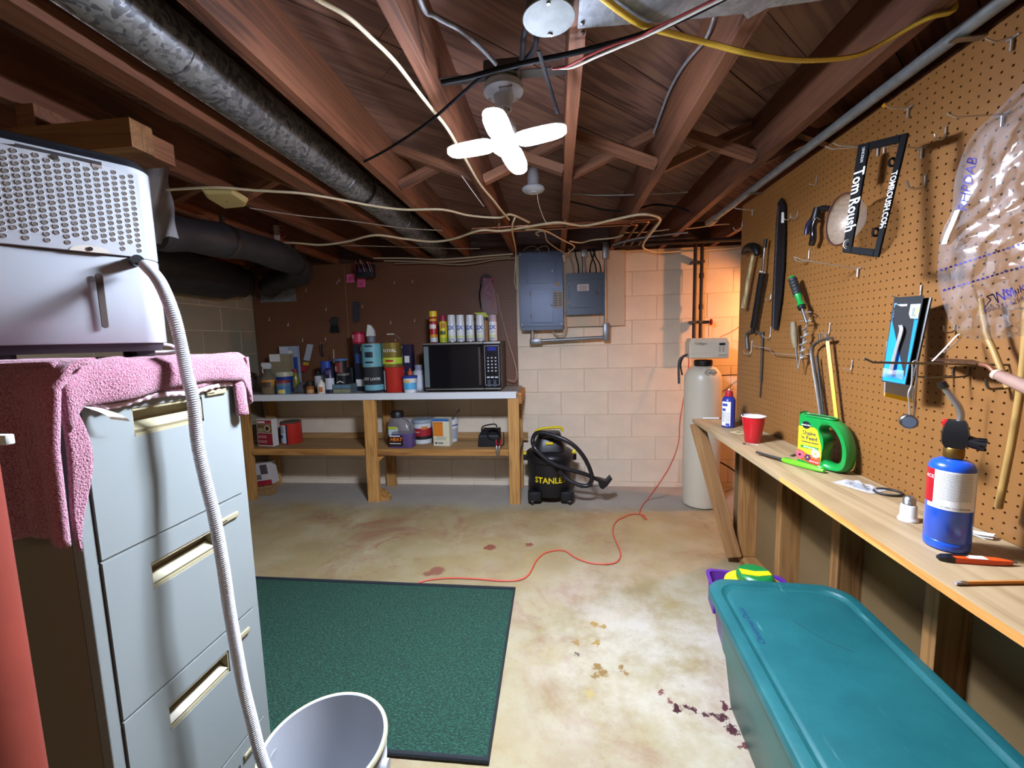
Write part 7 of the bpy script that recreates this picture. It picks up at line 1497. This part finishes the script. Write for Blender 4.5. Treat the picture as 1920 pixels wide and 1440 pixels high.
print_on('lettering','STANLEY',.016,M_YEL,pl_,(-.01,-.143,.447)); print_on('lettering','6.0+ HP',.018,mat('#d9d9d0',.4),pl_,(-.01,-.143,.424))
print_on('lettering','STANLEY',.066,M_YEL,t,(0,0,.205),(0,0,.0),wrap=.1855,off=.0016)
for s_ in (-1,1): MB().rbox((s_*.20-.018,-.03,.33),(s_*.20+.018,.03,.38),.008).build('lid_latch', M_VAC, t, smooth=40); MB().rbox((s_*.205-.014,-.025,.375),(s_*.205+.014,.025,.395),.005).build('latch_tab', M_YEL, t, smooth=40)
for x, y in ((-.13,-.13),(.13,-.13),(-.13,.13),(.13,.13)):
    MB().rbox((x-.055,y-.045,.03),(x+.055,y+.045,.11),.02).build('caster_housing', M_VAC, t, smooth=40); MB().lathe([(.022,-.012),(.025,0),(.022,.012)], (x*1.15,y*1.2,.0255), 16, axis='X').build('caster_wheel', M_BLACK, t, smooth=40)
def V(x, y, Y): return hit(x,y,Y=Y)-Vector((-.075,3.42,0))
MB().tube([V(1072,905,3.24),V(1055,895,3.20),V(1045,884,3.20),V(1053,893,3.2),V(1075,907,3.18),V(1098,912,3.17),V(1107,900,3.17),V(1103,880,3.17),V(1090,855,3.17),V(1072,835,3.18),V(1050,822,3.2),V(1020,812,3.24),V(1004,812,3.26),V(997,825,3.26),V(1001,840,3.22),V(1018,858,3.2),V(1040,872,3.19),V(1062,880,3.19)], .017, 10, 5).build('hose', mat('#16161c',.35), t, smooth=60)
MB().tube([V(1062,880,3.19),V(1095,890,3.19),V(1128,905,3.2)], .016, 10).build('wand', M_VAC, t, smooth=60); MB().loft([[tuple(V(x,y,3.2)+Vector((0,d_,0))) for x,y in ((1118,898),(1135,903),(1143,895),(1146,899),(1136,912),(1128,918),(1122,915))] for d_ in (-.02,.05)]).build('floor_nozzle', M_VAC, t, bevel=.004)
MB().tube([V(1085,914,3.2),V(1125,911,3.2)], .009, 8).build('crevice_tool', mat('#5a5a58',.4), t, smooth=60)
MB().tube([V(1072,845,3.185),V(1075,848,3.18)], .021, 12).build('hose_cuff', M_YEL, t, smooth=50)

# ================================================================ teal tote
TT = .42
t = thing('storage_tote', 'large teal plastic storage tote with a scratched lid under the narrow bench', 'storage tote', (.750,1.135,0), -.055)
M_TOTE = mat('#1a5f5c',.38,var=.08,vscale=8,name='teal_tote'); 
M_LID = bpy.data.materials.new('teal_lid'); M_LID.use_nodes = True; n_, l_ = nodes_of(M_LID); b_ = n_['Principled BSDF']; b_.inputs['Roughness'].default_value = .38
tc_ = n_.new('ShaderNodeTexCoord'); t1 = n_.new('ShaderNodeTexNoise'); t1.inputs['Scale'].default_value = 6; t1.inputs['Detail'].default_value = 8; t1.inputs['Roughness'].default_value = .7; l_.new(tc_.outputs['Object'], t1.inputs[0])
mp_ = n_.new('ShaderNodeMapping'); mp_.inputs['Scale'].default_value = (60,6,1); mp_.inputs['Rotation'].default_value = (0,0,.7); l_.new(tc_.outputs['Object'], mp_.inputs[0]); t2 = n_.new('ShaderNodeTexNoise'); t2.inputs['Scale'].default_value = 1.2; t2.inputs['Detail'].default_value = 3; l_.new(mp_.outputs[0], t2.inputs[0])
r_ = ramp(n_, [(.3,'#164e52'),(.6,'#1e5d5f'),(.85,'#386e6c')]); l_.new(t1.outputs[0], r_.inputs[0]); r2 = ramp(n_, [(.70,(0,0,0,1)),(.80,(.5,.5,.5,1))]); l_.new(t2.outputs[0], r2.inputs[0])
mx_ = n_.new('ShaderNodeMix'); mx_.data_type = 'RGBA'; l_.new(r2.outputs[0], mx_.inputs[0]); l_.new(r_.outputs[0], mx_.inputs[6]); mx_.inputs[7].default_value = srgb('#6a9c98'); l_.new(mx_.outputs[2], b_.inputs['Base Color'])
def rr(w_, l2, r, z, n=7, cy=0):
    out = []
    for cx, cy_, a0 in ((w_-r,l2-r,0),(-w_+r,l2-r,90),(-w_+r,-l2+r,180),(w_-r,-l2+r,270)):
        for k in range(n+1): a = math.radians(a0+90*k/n); out.append((cx+r*math.cos(a), cy_+r*math.sin(a)+cy, z))
    return out
MB().loft([rr(.165,.34,.06,0),rr(.172,.350,.065,.01),rr(.190,.375,.07,.20),rr(.196,.380,.07,.205),rr(.205,.392,.075,.36),rr(.222,.405,.08,.365),rr(.222,.405,.08,TT-.02)]).build('tub', M_TOTE, t, smooth=35)
MB().loft([rr(.234,.416,.085,TT-.036),rr(.240,.422,.09,TT-.030),rr(.240,.422,.09,TT-.010),rr(.236,.418,.088,TT-.003),rr(.228,.41,.085,TT),rr(.205,.385,.075,TT),rr(.200,.380,.073,TT-.006),rr(.190,.368,.070,TT-.009),rr(.184,.362,.068,TT-.004),rr(.178,.356,.066,TT-.0035)]).build('lid', M_LID, t, smooth=35)
for k in range(14): MB().box((-.09+.013*k,.388,TT-.0005),(-.084+.013*k,.412,TT+.0015)).build('grip_rib', M_LID, t, bevel=.0006)
M_INKB = mat('#12285e',.6)
print_on('lettering','Christmas Deco',.026,M_INKB,t,(-.165,.16,TT-.0028),(0,0,math.pi/2+.02),shear=.25)
MB().tube([(-.03,.20,TT-.003),(.02,.12,TT-.003),(.075,.075,TT-.003)], .0016, 5, 3, flat=.2).build('scuff_mark', mat('#1c4748',.5), t)

# purple bin with a yellow container behind the tote
t = thing('purple_bin', 'purple plastic bin standing behind the teal tote', 'bin', (.79,1.735,0), -.15)
M_PUR = mat('#5a2a8c',.35)
PH = .265
q = MB(); q.loft([rr(.11,.11,.02,.005),rr(.145,.135,.03,PH),rr(.158,.150,.035,PH),rr(.158,.150,.035,PH-.012),rr(.150,.142,.033,PH-.013)],True,False); q.build('outer', M_PUR, t, smooth=35); MB().loft([rr(.145,.135,.03,PH),rr(.107,.107,.02,.012)],False,True).build('inner', M_PUR, t, smooth=35)
for s_ in (-1,1): MB().box((s_*.154-.006,-.05,PH-.09),(s_*.154+.006,.05,PH-.004)).build('handle_flange', M_PUR, t, bevel=.003)
pc = Vector((.80,1.745,.015)); t = thing('weed_feed_bag', 'yellow jug with a green and yellow screw lid sitting in the purple bin', 'jug', pc, 0)
MB().lathe([(.08,0),(.095,.01),(.118,.24),(.112,.275),(.085,.292),(.055,.297)], n=32).build('jug', mat('#d9cf1c',.4), t, smooth=40); MB().lathe([(.066,.294),(.068,.30),(.068,.322),(.06,.33),(.001,.33)], n=28).build('lid', mat('#1a7a3a',.4), t, smooth=40)
MB().prism([(-.06,-.02),(.0,-.035),(.055,-.025),(.055,.005),(.0,.0),(-.055,.02)], .3302,.333).build('lid_sticker', mat('#d9d31c',.4), t); MB().rbox((-.02,-.1,.215),(.03,-.07,.235),.006).build('white_tag', M_WHITE_PL, t, smooth=40)
